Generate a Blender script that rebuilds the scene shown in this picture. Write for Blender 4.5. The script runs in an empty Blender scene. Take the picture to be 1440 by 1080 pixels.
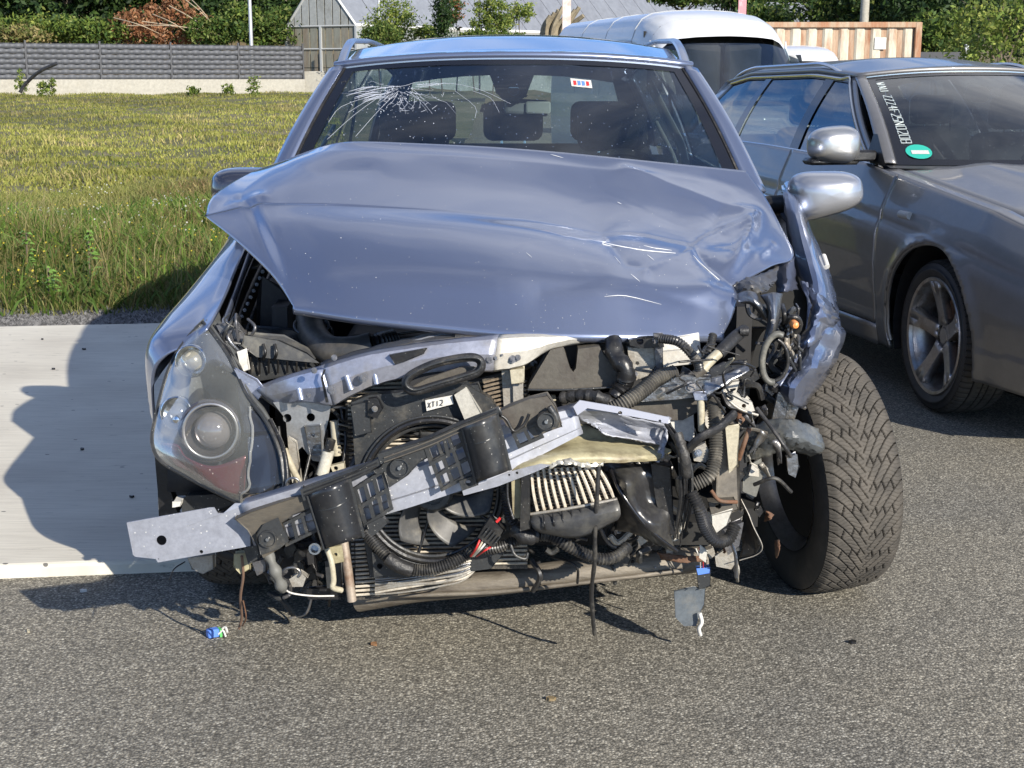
import bpy, math, random
import numpy as np
from mathutils import Vector, Matrix, geometry
from mathutils.bvhtree import BVHTree
R = math.radians
sc = bpy.context.scene
COL = sc.collection
rnd = random.Random(7)
# ---------------- camera, sky, sun, exposure ----------------
CAMZ = 1.38; PITCH = R(12.2); FPX = 2000.0
cam = bpy.data.cameras.new('camera'); cam.lens = 50.0; cam.sensor_width = 36.0
cam.clip_start = 0.05; cam.clip_end = 2000.0
camo = bpy.data.objects.new('camera', cam); COL.objects.link(camo)
camo.location = (0, 0, CAMZ); camo.rotation_euler = (R(90) - PITCH, 0, 0)
sc.camera = camo
SUN = Vector((1.2, -1.7, 1.0)).normalized()          # towards the sun
SUN_EL = math.asin(SUN.z); SUN_ROT = math.atan2(SUN.x, SUN.y)
w = bpy.data.worlds.new('World'); sc.world = w; w.use_nodes = True
nt = w.node_tree; nt.nodes.clear()
N = nt.nodes.new; L = nt.links.new
out = N('ShaderNodeOutputWorld'); bg = N('ShaderNodeBackground'); sky = N('ShaderNodeTexSky')
sky.sky_type = 'NISHITA'; sky.sun_disc = False; sky.sun_elevation = SUN_EL; sky.sun_rotation = SUN_ROT
sky.air_density = 0.55; sky.dust_density = 0.08; sky.ozone_density = 3.5; sky.altitude = 600
tc = N('ShaderNodeTexCoord'); sep = N('ShaderNodeSeparateXYZ'); L(tc.outputs['Generated'], sep.inputs[0])
mx = N('ShaderNodeMath'); mx.operation = 'MAXIMUM'; mx.inputs[1].default_value = 0.06; L(sep.outputs[2], mx.inputs[0])
dv = N('ShaderNodeVectorMath'); dv.operation = 'DIVIDE'; L(tc.outputs['Generated'], dv.inputs[0])
cb = N('ShaderNodeCombineXYZ'); cb.inputs[2].default_value = 1.0
L(mx.outputs[0], cb.inputs[0]); L(mx.outputs[0], cb.inputs[1]); L(cb.outputs[0], dv.inputs[1])
no = N('ShaderNodeTexNoise'); no.inputs['Scale'].default_value = 0.75; no.inputs['Detail'].default_value = 7
no.inputs['Roughness'].default_value = 0.58; no.inputs['Distortion'].default_value = 0.5; L(dv.outputs[0], no.inputs['Vector'])
rp = N('ShaderNodeValToRGB'); rp.color_ramp.elements[0].position = 0.45; rp.color_ramp.elements[1].position = 0.68
rp.color_ramp.elements[1].color = (0.75, 0.75, 0.75, 1); L(no.outputs[0], rp.inputs[0])
mix = N('ShaderNodeMix'); mix.data_type = 'RGBA'; hs = N('ShaderNodeHueSaturation'); hs.inputs['Saturation'].default_value = 1.12; hs.inputs['Value'].default_value = 1.0; L(sky.outputs[0], hs.inputs['Color'])
L(rp.outputs[0], mix.inputs[0]); L(hs.outputs[0], mix.inputs[6])
mix.inputs[7].default_value = (6.0, 6.0, 6.1, 1)
L(mix.outputs[2], bg.inputs[0]); bg.inputs[1].default_value = 0.15; L(bg.outputs[0], out.inputs[0])
sl = bpy.data.lights.new('sun', 'SUN'); sl.energy = 5.0; sl.angle = R(0.5); sl.color = (1.0, 0.93, 0.82)
so = bpy.data.objects.new('sun', sl); COL.objects.link(so); so.rotation_euler = SUN.to_track_quat('Z', 'Y').to_euler()
so.location = SUN * 60
vs = sc.view_settings; vs.view_transform = 'Standard'; vs.look = 'None'; vs.exposure = 0.6; vs.gamma = 1.0; vs.use_curve_mapping = False
sc.cycles.max_bounces = 7; sc.cycles.transparent_max_bounces = 16; sc.cycles.glossy_bounces = 4; sc.cycles.transmission_bounces = 6
sc.cycles.caustics_reflective = False; sc.cycles.caustics_refractive = False

# ---------------- picture helpers ----------------
CP, SP = math.cos(PITCH), math.sin(PITCH)
def ray(px, py):
    u = (px - 720) / FPX; v = (540 - py) / FPX
    return Vector((u, CP + v * SP, -SP + v * CP))
def P(px, py, Y):
    d = ray(px, py); return Vector((0, 0, CAMZ)) + d * (Y / d.y)
def G(px, py, z=0.0):
    d = ray(px, py); return Vector((0, 0, CAMZ)) + d * ((z - CAMZ) / d.z)

# ---------------- mesh helpers ----------------
def catmull(pts, n=6, closed=False):
    pts = [Vector(p) for p in pts]
    if len(pts) < 3 and not closed: 
        return [pts[0].lerp(pts[-1], i / n) for i in range(n + 1)]
    m = len(pts); res = []
    rng = range(m) if closed else range(m - 1)
    for i in rng:
        if closed: a, b, c, d = pts[i - 1], pts[i], pts[(i + 1) % m], pts[(i + 2) % m]
        else:
            b, c = pts[i], pts[i + 1]
            a = pts[i - 1] if i > 0 else b * 2 - c
            d = pts[i + 2] if i + 2 < m else c * 2 - b
        for k in range(n):
            t = k / n
            res.append(0.5 * ((2 * b) + (c - a) * t + (2 * a - 5 * b + 4 * c - d) * t * t + (3 * b - a - 3 * c + d) * t ** 3))
    if not closed: res.append(pts[-1].copy())
    return res

class M:
    def __init__(s): s.v = []; s.f = []
    def add(s, vs_, fs):
        o = len(s.v); s.v += [Vector(p) for p in vs_]; s.f += [tuple(i + o for i in f) for f in fs]; return s
    def box(s, c, size, rot=None):
        c = Vector(c); hx, hy, hz = size[0] / 2, size[1] / 2, size[2] / 2
        vs_ = [Vector((x * hx, y * hy, z * hz)) for x in (-1, 1) for y in (-1, 1) for z in (-1, 1)]
        if rot is not None: vs_ = [rot @ p for p in vs_]
        return s.add([c + p for p in vs_], [(0, 1, 3, 2), (4, 6, 7, 5), (0, 4, 5, 1), (2, 3, 7, 6), (0, 2, 6, 4), (1, 5, 7, 3)])
    def grid(s, fn, nu, nv, keep=None, snap=None):
        vs_ = [Vector(fn(i / nu, j / nv)) for j in range(nv + 1) for i in range(nu + 1)]
        fs = []
        for j in range(nv):
            for i in range(nu):
                if keep and not keep((i + .5) / nu, (j + .5) / nv): continue
                a = j * (nu + 1) + i
                fs.append((a, a + 1, a + nu + 2, a + nu + 1))
        return s.add(vs_, fs)
    def tube(s, pts, r, n=10, closed=False, cap=True, rf=None, smooth=6, flat=None):
        pp = catmull(pts, smooth, closed) if smooth else [Vector(p) for p in pts]
        m = len(pp); vs_ = []
        up = None
        for i, p in enumerate(pp):
            if closed: t = pp[(i + 1) % m] - pp[i - 1]
            else: t = pp[min(i + 1, m - 1)] - pp[max(i - 1, 0)]
            if t.length < 1e-9: t = Vector((0, 0, 1))
            t.normalize()
            if up is None:
                up = Vector((0, 0, 1)) if abs(t.z) < .9 else Vector((1, 0, 0))
            x = up - t * up.dot(t)
            if x.length < 1e-6: x = t.orthogonal()
            x.normalize(); up = x; y = t.cross(x)
            rr = rf(i / max(1, m - 1)) * r if rf else r
            ry = rr * (flat if flat else 1)
            for k in range(n):
                a = 2 * math.pi * k / n
                vs_.append(p + x * math.cos(a) * rr + y * math.sin(a) * ry)
        fs = []
        for i in range(m if closed else m - 1):
            i2 = (i + 1) % m
            for k in range(n):
                k2 = (k + 1) % n
                fs.append((i * n + k, i * n + k2, i2 * n + k2, i2 * n + k))
        if cap and not closed:
            fs.append(tuple(range(n))[::-1]); fs.append(tuple((m - 1) * n + k for k in range(n)))
        return s.add(vs_, fs)
    def cor(s, pts, r, pitch=.006, n=10, depth=.14):
        """corrugated hose"""
        pp = catmull(pts, 10); ln = [0]
        for a, b in zip(pp, pp[1:]): ln.append(ln[-1] + (b - a).length)
        k = max(4, int(ln[-1] / pitch) * 2); q = []; j = 0
        for i in range(k + 1):
            t = ln[-1] * i / k
            while j < len(ln) - 2 and ln[j + 1] < t: j += 1
            f = (t - ln[j]) / max(1e-9, ln[j + 1] - ln[j]); q.append(pp[j].lerp(pp[j + 1], f))
        return s.tube(q, r, n, smooth=0, rf=lambda t, k=k: 1 + (depth if int(round(t * k)) % 2 else -depth * .6))
    def cyl(s, a, b, r0, r1=None, n=20, cap=True):
        r1 = r0 if r1 is None else r1
        return s.tube([a, b], 1.0, n, smooth=0, cap=cap, rf=lambda t: r0 + (r1 - r0) * t)
    def lathe(s, c, axis, prof, n=28, arc=2 * math.pi, start=0):
        """prof: (radius, along-axis)"""
        c = Vector(c); ax = Vector(axis).normalized(); x = ax.orthogonal().normalized(); y = ax.cross(x)
        full = abs(arc - 2 * math.pi) < 1e-6; cols = n if full else n + 1; vs_ = []
        for k in range(cols):
            a = start + arc * k / n; d = x * math.cos(a) + y * math.sin(a)
            for r_, h in prof: vs_.append(c + d * r_ + ax * h)
        m = len(prof); fs = []
        for k in range(n):
            k2 = (k + 1) % cols
            for j in range(m - 1): fs.append((k * m + j, k * m + j + 1, k2 * m + j + 1, k2 * m + j))
        return s.add(vs_, fs)
    def plate(s, outer, tv, holes=()):
        """polygon with holes given as 3D points, thickened by the vector tv"""
        loops = [[Vector(p) for p in outer]] + [[Vector(p) for p in h] for h in holes]
        tris = geometry.tessellate_polygon(loops); flat = [p for l in loops for p in l]; n = len(flat); tv = Vector(tv)
        fs = [tuple(t) for t in tris] + [tuple(i + n for i in reversed(t)) for t in tris]; o = 0
        for l in loops:
            k = len(l)
            for i in range(k): a, b = o + i, o + (i + 1) % k; fs.append((a, b, b + n, a + n))
            o += k
        return s.add(flat + [p + tv for p in flat], fs)
    def xf(s, Mx): s.v = [Mx @ p for p in s.v]; return s

ROOTINV = {}
def link(o, parent=None):
    COL.objects.link(o)
    if parent is not None: o.parent = parent
    return o
def tag(o, label=None, cat=None, group=None, kind=None):
    if label: o['label'] = label
    if cat: o['category'] = cat
    if group: o['group'] = group
    if kind: o['kind'] = kind
    return o
def thing(name, label, cat, loc=(0, 0, 0), rz=0, group=None):
    o = bpy.data.objects.new(name, None); COL.objects.link(o); o.location = loc; o.rotation_euler = (0, 0, rz)
    o.empty_display_size = .2
    tag(o, label, cat, group); ROOTINV[o.name] = (Matrix.Translation(loc) @ Matrix.Rotation(rz, 4, 'Z')).inverted(); return o
def inv_of(p):
    while p is not None:
        if p.name in ROOTINV: return ROOTINV[p.name]
        p = p.parent
    return None
def obj(name, m, mat, parent=None, world=True, smooth=40, solid=0, off=-1, bevel=0, seg=1, label=None, sub=0):
    me = bpy.data.meshes.new(name)
    iv = inv_of(parent) if (world and parent is not None) else None
    vv = [iv @ p for p in m.v] if iv is not None else m.v
    me.from_pydata([tuple(p) for p in vv], [], m.f); me.validate()
    if smooth:
        me.shade_smooth()
        if smooth < 180: me.set_sharp_from_angle(angle=R(smooth))
    me.materials.append(mat)
    o = bpy.data.objects.new(name, me); link(o, parent)
    if solid:
        d = o.modifiers.new('solid', 'SOLIDIFY'); d.thickness = solid; d.offset = off
    if sub:
        d = o.modifiers.new('sub', 'SUBSURF'); d.levels = sub; d.render_levels = sub
    if bevel:
        d = o.modifiers.new('bevel', 'BEVEL'); d.width = bevel; d.segments = seg; d.limit_method = 'ANGLE'; d.angle_limit = R(35); d.use_clamp_overlap = True
    if label: o['label'] = label
    return o
def np_obj(name, V, F, mat, parent=None, smooth=False, attrs=None):
    """V (n,3), F (m,k) numpy"""
    me = bpy.data.meshes.new(name); k = F.shape[1]
    me.vertices.add(len(V)); me.vertices.foreach_set('co', V.astype(np.float32).ravel())
    me.loops.add(F.size); me.loops.foreach_set('vertex_index', F.astype(np.int32).ravel())
    me.polygons.add(len(F)); me.polygons.foreach_set('loop_start', np.arange(0, F.size, k, dtype=np.int32))
    me.polygons.foreach_set('loop_total', np.full(len(F), k, dtype=np.int32))
    if smooth: me.polygons.foreach_set('use_smooth', np.ones(len(F), dtype=bool))
    if attrs is not None:
        a = me.color_attributes.new('tint', 'FLOAT_COLOR', 'POINT'); a.data.foreach_set('color', attrs.astype(np.float32).ravel())
    me.update(calc_edges=True); me.materials.append(mat)
    o = bpy.data.objects.new(name, me); return link(o, parent)

# ---------------- materials ----------------
def newmat(name):
    m = bpy.data.materials.new(name); m.use_nodes = True; t = m.node_tree
    return m, t, t.nodes['Principled BSDF'], t.nodes.new, t.links.new
def setp(b, **k):
    for a, v in k.items():
        s_ = b.inputs[a.replace('_', ' ')]
        s_.default_value = v
def c4(c): return (c[0], c[1], c[2], 1)
def mat(name, col, rough=.5, metal=0.0, col2=None, vs_=6.0, amt=.5, bump=0.0, bs=60.0, coat=0.0, speck=None, spec=.5, detail=6, stretch=None, r2=None, grime=.5):
    m, t, b, N, L = newmat(name)
    setp(b, Base_Color=c4(col), Roughness=rough, Metallic=metal, Coat_Weight=coat, Coat_Roughness=.04, Specular_IOR_Level=spec)
    tc = N('ShaderNodeTexCoord'); vec = tc.outputs['Object']
    if stretch:
        mp = N('ShaderNodeMapping'); mp.inputs['Scale'].default_value = stretch; L(vec, mp.inputs[0]); vec2 = mp.outputs[0]
    else: vec2 = vec
    last = None
    if col2 is not None:
        n = N('ShaderNodeTexNoise'); n.inputs['Scale'].default_value = vs_; n.inputs['Detail'].default_value = detail; n.inputs['Roughness'].default_value = .65
        L(vec2, n.inputs['Vector'])
        r = N('ShaderNodeValToRGB'); r.color_ramp.elements[0].position = max(0, .66 - amt * .36); r.color_ramp.elements[1].position = min(1, .86 - amt * .26)
        L(n.outputs[0], r.inputs[0])
        x = N('ShaderNodeMix'); x.data_type = 'RGBA'; x.inputs[6].default_value = c4(col); x.inputs[7].default_value = c4(col2)
        L(r.outputs[0], x.inputs[0]); last = x.outputs[2]
        n9 = N('ShaderNodeTexNoise'); n9.inputs['Scale'].default_value = vs_ * 7; n9.inputs['Detail'].default_value = 8; n9.inputs['Roughness'].default_value = .75; L(vec2, n9.inputs['Vector'])
        r9 = N('ShaderNodeValToRGB'); r9.color_ramp.elements[0].position = .32; r9.color_ramp.elements[1].position = .68; r9.color_ramp.elements[0].color = (.58, .57, .55, 1); r9.color_ramp.elements[1].color = (1.3, 1.29, 1.26, 1); L(n9.outputs[0], r9.inputs[0])
        x9 = N('ShaderNodeMix'); x9.data_type = 'RGBA'; x9.blend_type = 'MULTIPLY'; x9.inputs[0].default_value = grime; L(last, x9.inputs[6]); L(r9.outputs[0], x9.inputs[7]); last = x9.outputs[2]
        if r2 is not None:
            y = N('ShaderNodeMix'); y.data_type = 'FLOAT'; y.inputs[2].default_value = rough; y.inputs[3].default_value = r2
            L(r.outputs[0], y.inputs[0]); L(y.outputs[0], b.inputs['Roughness'])
    if speck:
        scs, thr, sc_ = speck
        v = N('ShaderNodeTexVoronoi'); v.inputs['Scale'].default_value = scs; L(vec, v.inputs['Vector'])
        mth = N('ShaderNodeMath'); mth.operation = 'LESS_THAN'; mth.inputs[1].default_value = thr; L(v.outputs['Distance'], mth.inputs[0])
        x = N('ShaderNodeMix'); x.data_type = 'RGBA'; x.inputs[7].default_value = c4(sc_)
        if last: L(last, x.inputs[6])
        else: x.inputs[6].default_value = c4(col)
        L(mth.outputs[0], x.inputs[0]); last = x.outputs[2]
        sub = N('ShaderNodeMath'); sub.operation = 'MULTIPLY_ADD'; sub.inputs[1].default_value = -metal; sub.inputs[2].default_value = metal
        L(mth.outputs[0], sub.inputs[0]); L(sub.outputs[0], b.inputs['Metallic'])
    if last: L(last, b.inputs['Base Color'])
    if bump:
        n = N('ShaderNodeTexNoise'); n.inputs['Scale'].default_value = bs; n.inputs['Detail'].default_value = 5; L(vec2, n.inputs['Vector'])
        bp = N('ShaderNodeBump'); bp.inputs['Strength'].default_value = bump; bp.inputs['Distance'].default_value = .01
        L(n.outputs[0], bp.inputs['Height']); L(bp.outputs[0], b.inputs['Normal'])
    return m
def glassmat(name, tint, rough=.0, ior=1.5, dirt=None, dirtamt=.1, mul=1.0):
    m, t, b, N, L = newmat(name); t.nodes.remove(b); o = t.nodes['Material Output']
    tr = N('ShaderNodeBsdfTransparent'); tr.inputs[0].default_value = c4(tint)
    gl = N('ShaderNodeBsdfGlossy'); gl.inputs['Roughness'].default_value = rough
    fr = N('ShaderNodeFresnel'); fr.inputs[0].default_value = ior
    mu = N('ShaderNodeMath'); mu.operation = 'MULTIPLY'; mu.inputs[1].default_value = mul; mu.use_clamp = True; L(fr.outputs[0], mu.inputs[0])
    mx = N('ShaderNodeMixShader'); L(mu.outputs[0], mx.inputs[0]); L(tr.outputs[0], mx.inputs[1]); L(gl.outputs[0], mx.inputs[2])
    last = mx
    if dirt:
        df = N('ShaderNodeBsdfDiffuse'); df.inputs[0].default_value = c4(dirt)
        tc = N('ShaderNodeTexCoord'); n = N('ShaderNodeTexNoise'); n.inputs['Scale'].default_value = 5; n.inputs['Detail'].default_value = 8
        L(tc.outputs['Object'], n.inputs['Vector'])
        v = N('ShaderNodeTexVoronoi'); v.inputs['Scale'].default_value = 45; L(tc.outputs['Object'], v.inputs['Vector'])
        lt = N('ShaderNodeMath'); lt.operation = 'LESS_THAN'; lt.inputs[1].default_value = .09; L(v.outputs['Distance'], lt.inputs[0])
        a = N('ShaderNodeMath'); a.operation = 'MULTIPLY'; a.inputs[1].default_value = dirtamt * 2; L(n.outputs[0], a.inputs[0])
        ad = N('ShaderNodeMath'); ad.operation = 'MULTIPLY_ADD'; ad.inputs[1].default_value = .25; ad.use_clamp = True; L(lt.outputs[0], ad.inputs[0]); L(a.outputs[0], ad.inputs[2])
        m2 = N('ShaderNodeMixShader'); L(ad.outputs[0], m2.inputs[0]); L(mx.outputs[0], m2.inputs[1]); L(df.outputs[0], m2.inputs[2]); last = m2
    L(last.outputs[0], o.inputs[0]); return m
def leafmat(name, hue=None):
    m, t, b, N, L = newmat(name)
    at = N('ShaderNodeAttribute'); at.attribute_name = 'tint'; L(at.outputs['Color'], b.inputs['Base Color'])
    setp(b, Roughness=.6, Specular_IOR_Level=.3)
    tl = N('ShaderNodeBsdfTranslucent'); L(at.outputs['Color'], tl.inputs[0])
    mx = N('ShaderNodeMixShader'); mx.inputs[0].default_value = .35; L(b.outputs[0], mx.inputs[1]); L(tl.outputs[0], mx.inputs[2])
    L(mx.outputs[0], t.nodes['Material Output'].inputs[0]); return m

DUST = (.30, .26, .20)
paint = mat('blue_silver_paint', (.19, .225, .325), .30, .70, coat=1.0, speck=(42, .034, (.55, .55, .54)), bump=.012, bs=900)
paint_in = mat('paint_inner', (.36, .40, .52), .34, .7, col2=(.30, .29, .27), vs_=9, amt=.35, speck=(60, .07, (.6, .58, .52)), bump=.05, bs=40)
paint_beam = mat('beam_primer_silver', (.31, .325, .375), .42, .3, col2=(.24, .235, .23), vs_=7, amt=.3, speck=(70, .10, (.6, .6, .58)))
paint_lit = mat('sunlit_white_primer', (.52, .50, .45), .5, .1, col2=(.45, .40, .32), vs_=12, amt=.4)  # sunlight on the slam panel's right end put into the colour; also white scraps
paint_grey = mat('dark_grey_car_paint', (.25, .242, .235), .42, .7, coat=.55, col2=(.23, .22, .20), vs_=3, amt=.3, bump=.012, bs=900, grime=.15)
paint_white = mat('white_vehicle_paint', (.62, .63, .64), .35, 0, coat=.6, col2=(.52, .52, .50), vs_=2, amt=.3, grime=.1)
chrome = mat('trim_metal', (.62, .64, .66), .22, 1.0)
steel = mat('worn_steel', (.27, .28, .30), .32, .9, col2=DUST, vs_=26, amt=.5, bump=.2, bs=80)
steel_dark = mat('dark_steel', (.16, .16, .17), .42, .7, col2=DUST, vs_=16, amt=.4, bump=.2, bs=70)
alu = mat('dirty_aluminium', (.36, .34, .30), .45, .35, col2=(.26, .22, .17), vs_=25, amt=.55, bump=.2, bs=90)
rust = mat('rusty_steel', (.15, .075, .042), .8, .1, col2=(.14, .09, .06), vs_=20, amt=.6, bump=.4, bs=60)
member = mat('muddy_crossmember', (.20, .175, .14), .62, .25, col2=(.085, .07, .055), vs_=9, amt=.6, bump=.3, bs=50, stretch=(.5, 2, 2))
black = mat('black_plastic', (.013, .013, .014), .36, 0, col2=(.055, .052, .046), vs_=14, amt=.45, bump=.1, bs=120, speck=(90, .09, (.2, .19, .17)))
blackgloss = mat('black_gloss', (.012, .012, .014), .18, 0, coat=.4)
grey_pl = mat('grey_dusty_plastic', (.032, .034, .036), .38, 0, col2=(.10, .093, .08), vs_=22, amt=.36, bump=.1, bs=120, speck=(100, .1, (.3, .29, .26)))
brown_pl = mat('brown_dusty_plastic', (.085, .077, .064), .6, 0, col2=(.06, .05, .042), vs_=18, amt=.55, bump=.15, bs=60)
rubber = mat('rubber', (.018, .018, .019), .5, 0, col2=(.07, .065, .058), vs_=12, amt=.45, bump=.4, bs=70)
hose_m = mat('conduit_black', (.026, .026, .027), .36, 0, col2=(.15, .14, .12), vs_=22, amt=.45)
beige = mat('beige_plastic', (.42, .385, .29), .5, 0, col2=(.30, .26, .18), vs_=22, amt=.45, bump=.1, bs=90)
cream = mat('cream_primer', (.37, .335, .21), .5, 0, col2=(.12, .09, .05), vs_=9, amt=.5, bump=.12, bs=50)
whitepl = mat('white_plastic', (.60, .59, .56), .45, 0, col2=(.45, .43, .38), vs_=18, amt=.35)
fin = mat('radiator_fin', (.42, .34, .25), .5, .5, col2=(.13, .10, .08), vs_=60, amt=.6)
fin_lt = mat('cooler_bar', (.66, .60, .50), .5, .2, col2=(.34, .29, .22), vs_=50, amt=.5)
core = mat('cooler_core_dark', (.05, .045, .04), .7, .2, col2=(.16, .14, .11), vs_=220, amt=.6)
orange = mat('amber_bulb', (.75, .28, .08), .3, 0)
redw = mat('red_wire', (.55, .03, .03), .4); bluew = mat('blue_connector', (.10, .22, .62), .4)
seatm = mat('dark_seat_fabric', (.03, .03, .034), .85); trim_in = mat('light_cabin_trim', (.42, .43, .40), .7)
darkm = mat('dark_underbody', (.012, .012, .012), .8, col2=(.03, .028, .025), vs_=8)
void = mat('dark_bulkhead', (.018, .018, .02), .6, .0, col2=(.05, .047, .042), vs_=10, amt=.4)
tread_m = mat('dusty_tread_rubber', (.125, .11, .09), .85, 0, col2=(.07, .062, .054), vs_=14, amt=.6, bump=.12, bs=300)
def treadmat():
    m, t, b, N, L = newmat('dusty_tread_rubber'); at = N('ShaderNodeAttribute'); at.attribute_name = 'tint'
    tc = N('ShaderNodeTexCoord'); n = N('ShaderNodeTexNoise'); n.inputs['Scale'].default_value = 16; n.inputs['Detail'].default_value = 8; L(tc.outputs['Object'], n.inputs['Vector'])
    r = N('ShaderNodeValToRGB'); e = r.color_ramp.elements; e[0].position = .3; e[1].position = .75; e[0].color = (1.15, 1.1, 1.05, 1); e[1].color = (.55, .55, .56, 1); L(n.outputs[0], r.inputs[0])
    x = N('ShaderNodeMix'); x.data_type = 'RGBA'; x.blend_type = 'MULTIPLY'; x.inputs[0].default_value = 1; L(at.outputs['Color'], x.inputs[6]); L(r.outputs[0], x.inputs[7]); L(x.outputs[2], b.inputs['Base Color']); setp(b, Roughness=.85, Specular_IOR_Level=.2); return m
tread_m = treadmat()
side_m = mat('tyre_sidewall_rubber', (.028, .028, .029), .6, 0, col2=(.06, .055, .05), vs_=9, amt=.5, bump=.06, bs=90)
rim_m = mat('alloy_rim_dusty', (.46, .44, .42), .34, .75, col2=(.24, .18, .13), vs_=12, amt=.5)
disc_m = mat('brake_disc', (.22, .13, .09), .5, .6, col2=(.16, .09, .06), vs_=10)
glass_w = glassmat('windscreen_glass', (.58, .66, .66), 0, 1.55, (.30, .40, .62), .022, 2.1)
glass_c = glassmat('clear_cabin_glass', (.74, .82, .78), 0, 1.5, (.5, .5, .5), .004, .8)
glass_s = glassmat('side_glass', (.30, .34, .34), 0, 1.5, (.5, .5, .5), .006, .9)
glass_a = glassmat('dark_car_glass', (.26, .30, .30), 0, 1.5, (.5, .5, .5), .004, .34)
crackm = mat('glass_fracture', (.50, .53, .60), .25, 0, spec=.9)
scratch = mat('bare_scratch', (.86, .86, .84), .5)
# ---------------- setting ----------------
def attr(n): pass
def groundmats():
    m, t, b, N, L = newmat('asphalt')
    tc = N('ShaderNodeTexCoord'); ob = tc.outputs['Object']
    v = N('ShaderNodeTexVoronoi'); v.inputs['Scale'].default_value = 165; v.inputs['Randomness'].default_value = 1; L(ob, v.inputs['Vector'])
    v2 = N('ShaderNodeTexVoronoi'); v2.inputs['Scale'].default_value = 330; L(ob, v2.inputs['Vector'])
    s1 = N('ShaderNodeSeparateColor'); L(v.outputs['Color'], s1.inputs[0]); s2 = N('ShaderNodeSeparateColor'); L(v2.outputs['Color'], s2.inputs[0])
    r = N('ShaderNodeValToRGB'); e = r.color_ramp.elements
    e[0].color = (.155, .15, .132, 1); e[1].color = (.53, .515, .455, 1); e[1].position = 1
    a = e.new(.55); a.color = (.26, .247, .215, 1); a = e.new(.86); a.color = (.39, .37, .32, 1)
    L(s1.outputs[0], r.inputs[0])
    r2 = N('ShaderNodeValToRGB'); e = r2.color_ramp.elements; e[0].color = (.68, .68, .68, 1); e[1].color = (1.32, 1.31, 1.28, 1); L(s2.outputs[0], r2.inputs[0])
    mu = N('ShaderNodeMix'); mu.data_type = 'RGBA'; mu.blend_type = 'MULTIPLY'; mu.inputs[0].default_value = 1; L(r.outputs[0], mu.inputs[6]); L(r2.outputs[0], mu.inputs[7])
    # dark tar between the stones
    tr = N('ShaderNodeValToRGB'); tr.color_ramp.elements[0].position = .30; tr.color_ramp.elements[1].position = .75
    tr.color_ramp.elements[0].color = (1, 1, 1, 1); tr.color_ramp.elements[1].color = (.35, .34, .33, 1)
    vd = N('ShaderNodeMath'); vd.operation = 'MULTIPLY'; vd.inputs[1].default_value = 1.0; L(v.outputs['Distance'], vd.inputs[0]); L(vd.outputs[0], tr.inputs[0])
    m3 = N('ShaderNodeMix'); m3.data_type = 'RGBA'; m3.blend_type = 'MULTIPLY'; m3.inputs[0].default_value = .8; L(mu.outputs[2], m3.inputs[6]); L(tr.outputs[0], m3.inputs[7])
    n = N('ShaderNodeTexNoise'); n.inputs['Scale'].default_value = 1.1; n.inputs['Detail'].default_value = 7; L(ob, n.inputs['Vector'])
    r3 = N('ShaderNodeValToRGB'); e = r3.color_ramp.elements; e[0].position = .3; e[1].position = .7; e[0].color = (.80, .80, .80, 1); e[1].color = (1.10, 1.06, .97, 1); L(n.outputs[0], r3.inputs[0])
    m4 = N('ShaderNodeMix'); m4.data_type = 'RGBA'; m4.blend_type = 'MULTIPLY'; m4.inputs[0].default_value = 1; L(m3.outputs[2], m4.inputs[6]); L(r3.outputs[0], m4.inputs[7])
    L(m4.outputs[2], b.inputs['Base Color']); setp(b, Roughness=.8, Specular_IOR_Level=.35)
    hs = N('ShaderNodeMath'); hs.operation = 'MULTIPLY_ADD'; hs.inputs[1].default_value = -1.0; L(v.outputs['Distance'], hs.inputs[0])
    hr = N('ShaderNodeMath'); hr.operation = 'MULTIPLY'; hr.inputs[1].default_value = .5; L(s1.outputs[1], hr.inputs[0]); L(hr.outputs[0], hs.inputs[2])
    n2 = N('ShaderNodeTexNoise'); n2.inputs['Scale'].default_value = 500; L(ob, n2.inputs['Vector'])
    ad = N('ShaderNodeMath'); ad.operation = 'MULTIPLY_ADD'; ad.inputs[1].default_value = .5; L(n2.outputs[0], ad.inputs[0]); L(hs.outputs[0], ad.inputs[2])
    bp = N('ShaderNodeBump'); bp.inputs['Strength'].default_value = .6; bp.inputs['Distance'].default_value = .003; L(ad.outputs[0], bp.inputs['Height']); L(bp.outputs[0], b.inputs['Normal'])
    asphalt = m
    m, t, b, N, L = newmat('concrete')
    tc = N('ShaderNodeTexCoord'); ob = tc.outputs['Object']
    mp = N('ShaderNodeMapping'); mp.inputs['Scale'].default_value = (6, 90, 6); L(ob, mp.inputs[0])
    n = N('ShaderNodeTexNoise'); n.inputs['Scale'].default_value = 1; n.inputs['Detail'].default_value = 6; L(mp.outputs[0], n.inputs['Vector'])
    n1 = N('ShaderNodeTexNoise'); n1.inputs['Scale'].default_value = 2.0; n1.inputs['Detail'].default_value = 8; L(ob, n1.inputs['Vector'])
    r = N('ShaderNodeValToRGB'); e = r.color_ramp.elements; e[0].position = .3; e[1].position = .7; e[0].color = (.52, .485, .41, 1); e[1].color = (.66, .625, .53, 1); L(n1.outputs[0], r.inputs[0])
    r2 = N('ShaderNodeValToRGB'); e = r2.color_ramp.elements; e[0].position = .3; e[1].position = .62; e[0].color = (.86, .86, .86, 1); e[1].color = (1, 1, 1, 1); L(n.outputs[0], r2.inputs[0])
    mu = N('ShaderNodeMix'); mu.data_type = 'RGBA'; mu.blend_type = 'MULTIPLY'; mu.inputs[0].default_value = 1; L(r.outputs[0], mu.inputs[6]); L(r2.outputs[0], mu.inputs[7])
    mp2 = N('ShaderNodeMapping'); mp2.inputs['Scale'].default_value = (9, 16, 9); L(ob, mp2.inputs[0])
    v = N('ShaderNodeTexVoronoi'); v.inputs['Scale'].default_value = 1; L(mp2.outputs[0], v.inputs['Vector'])
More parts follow.
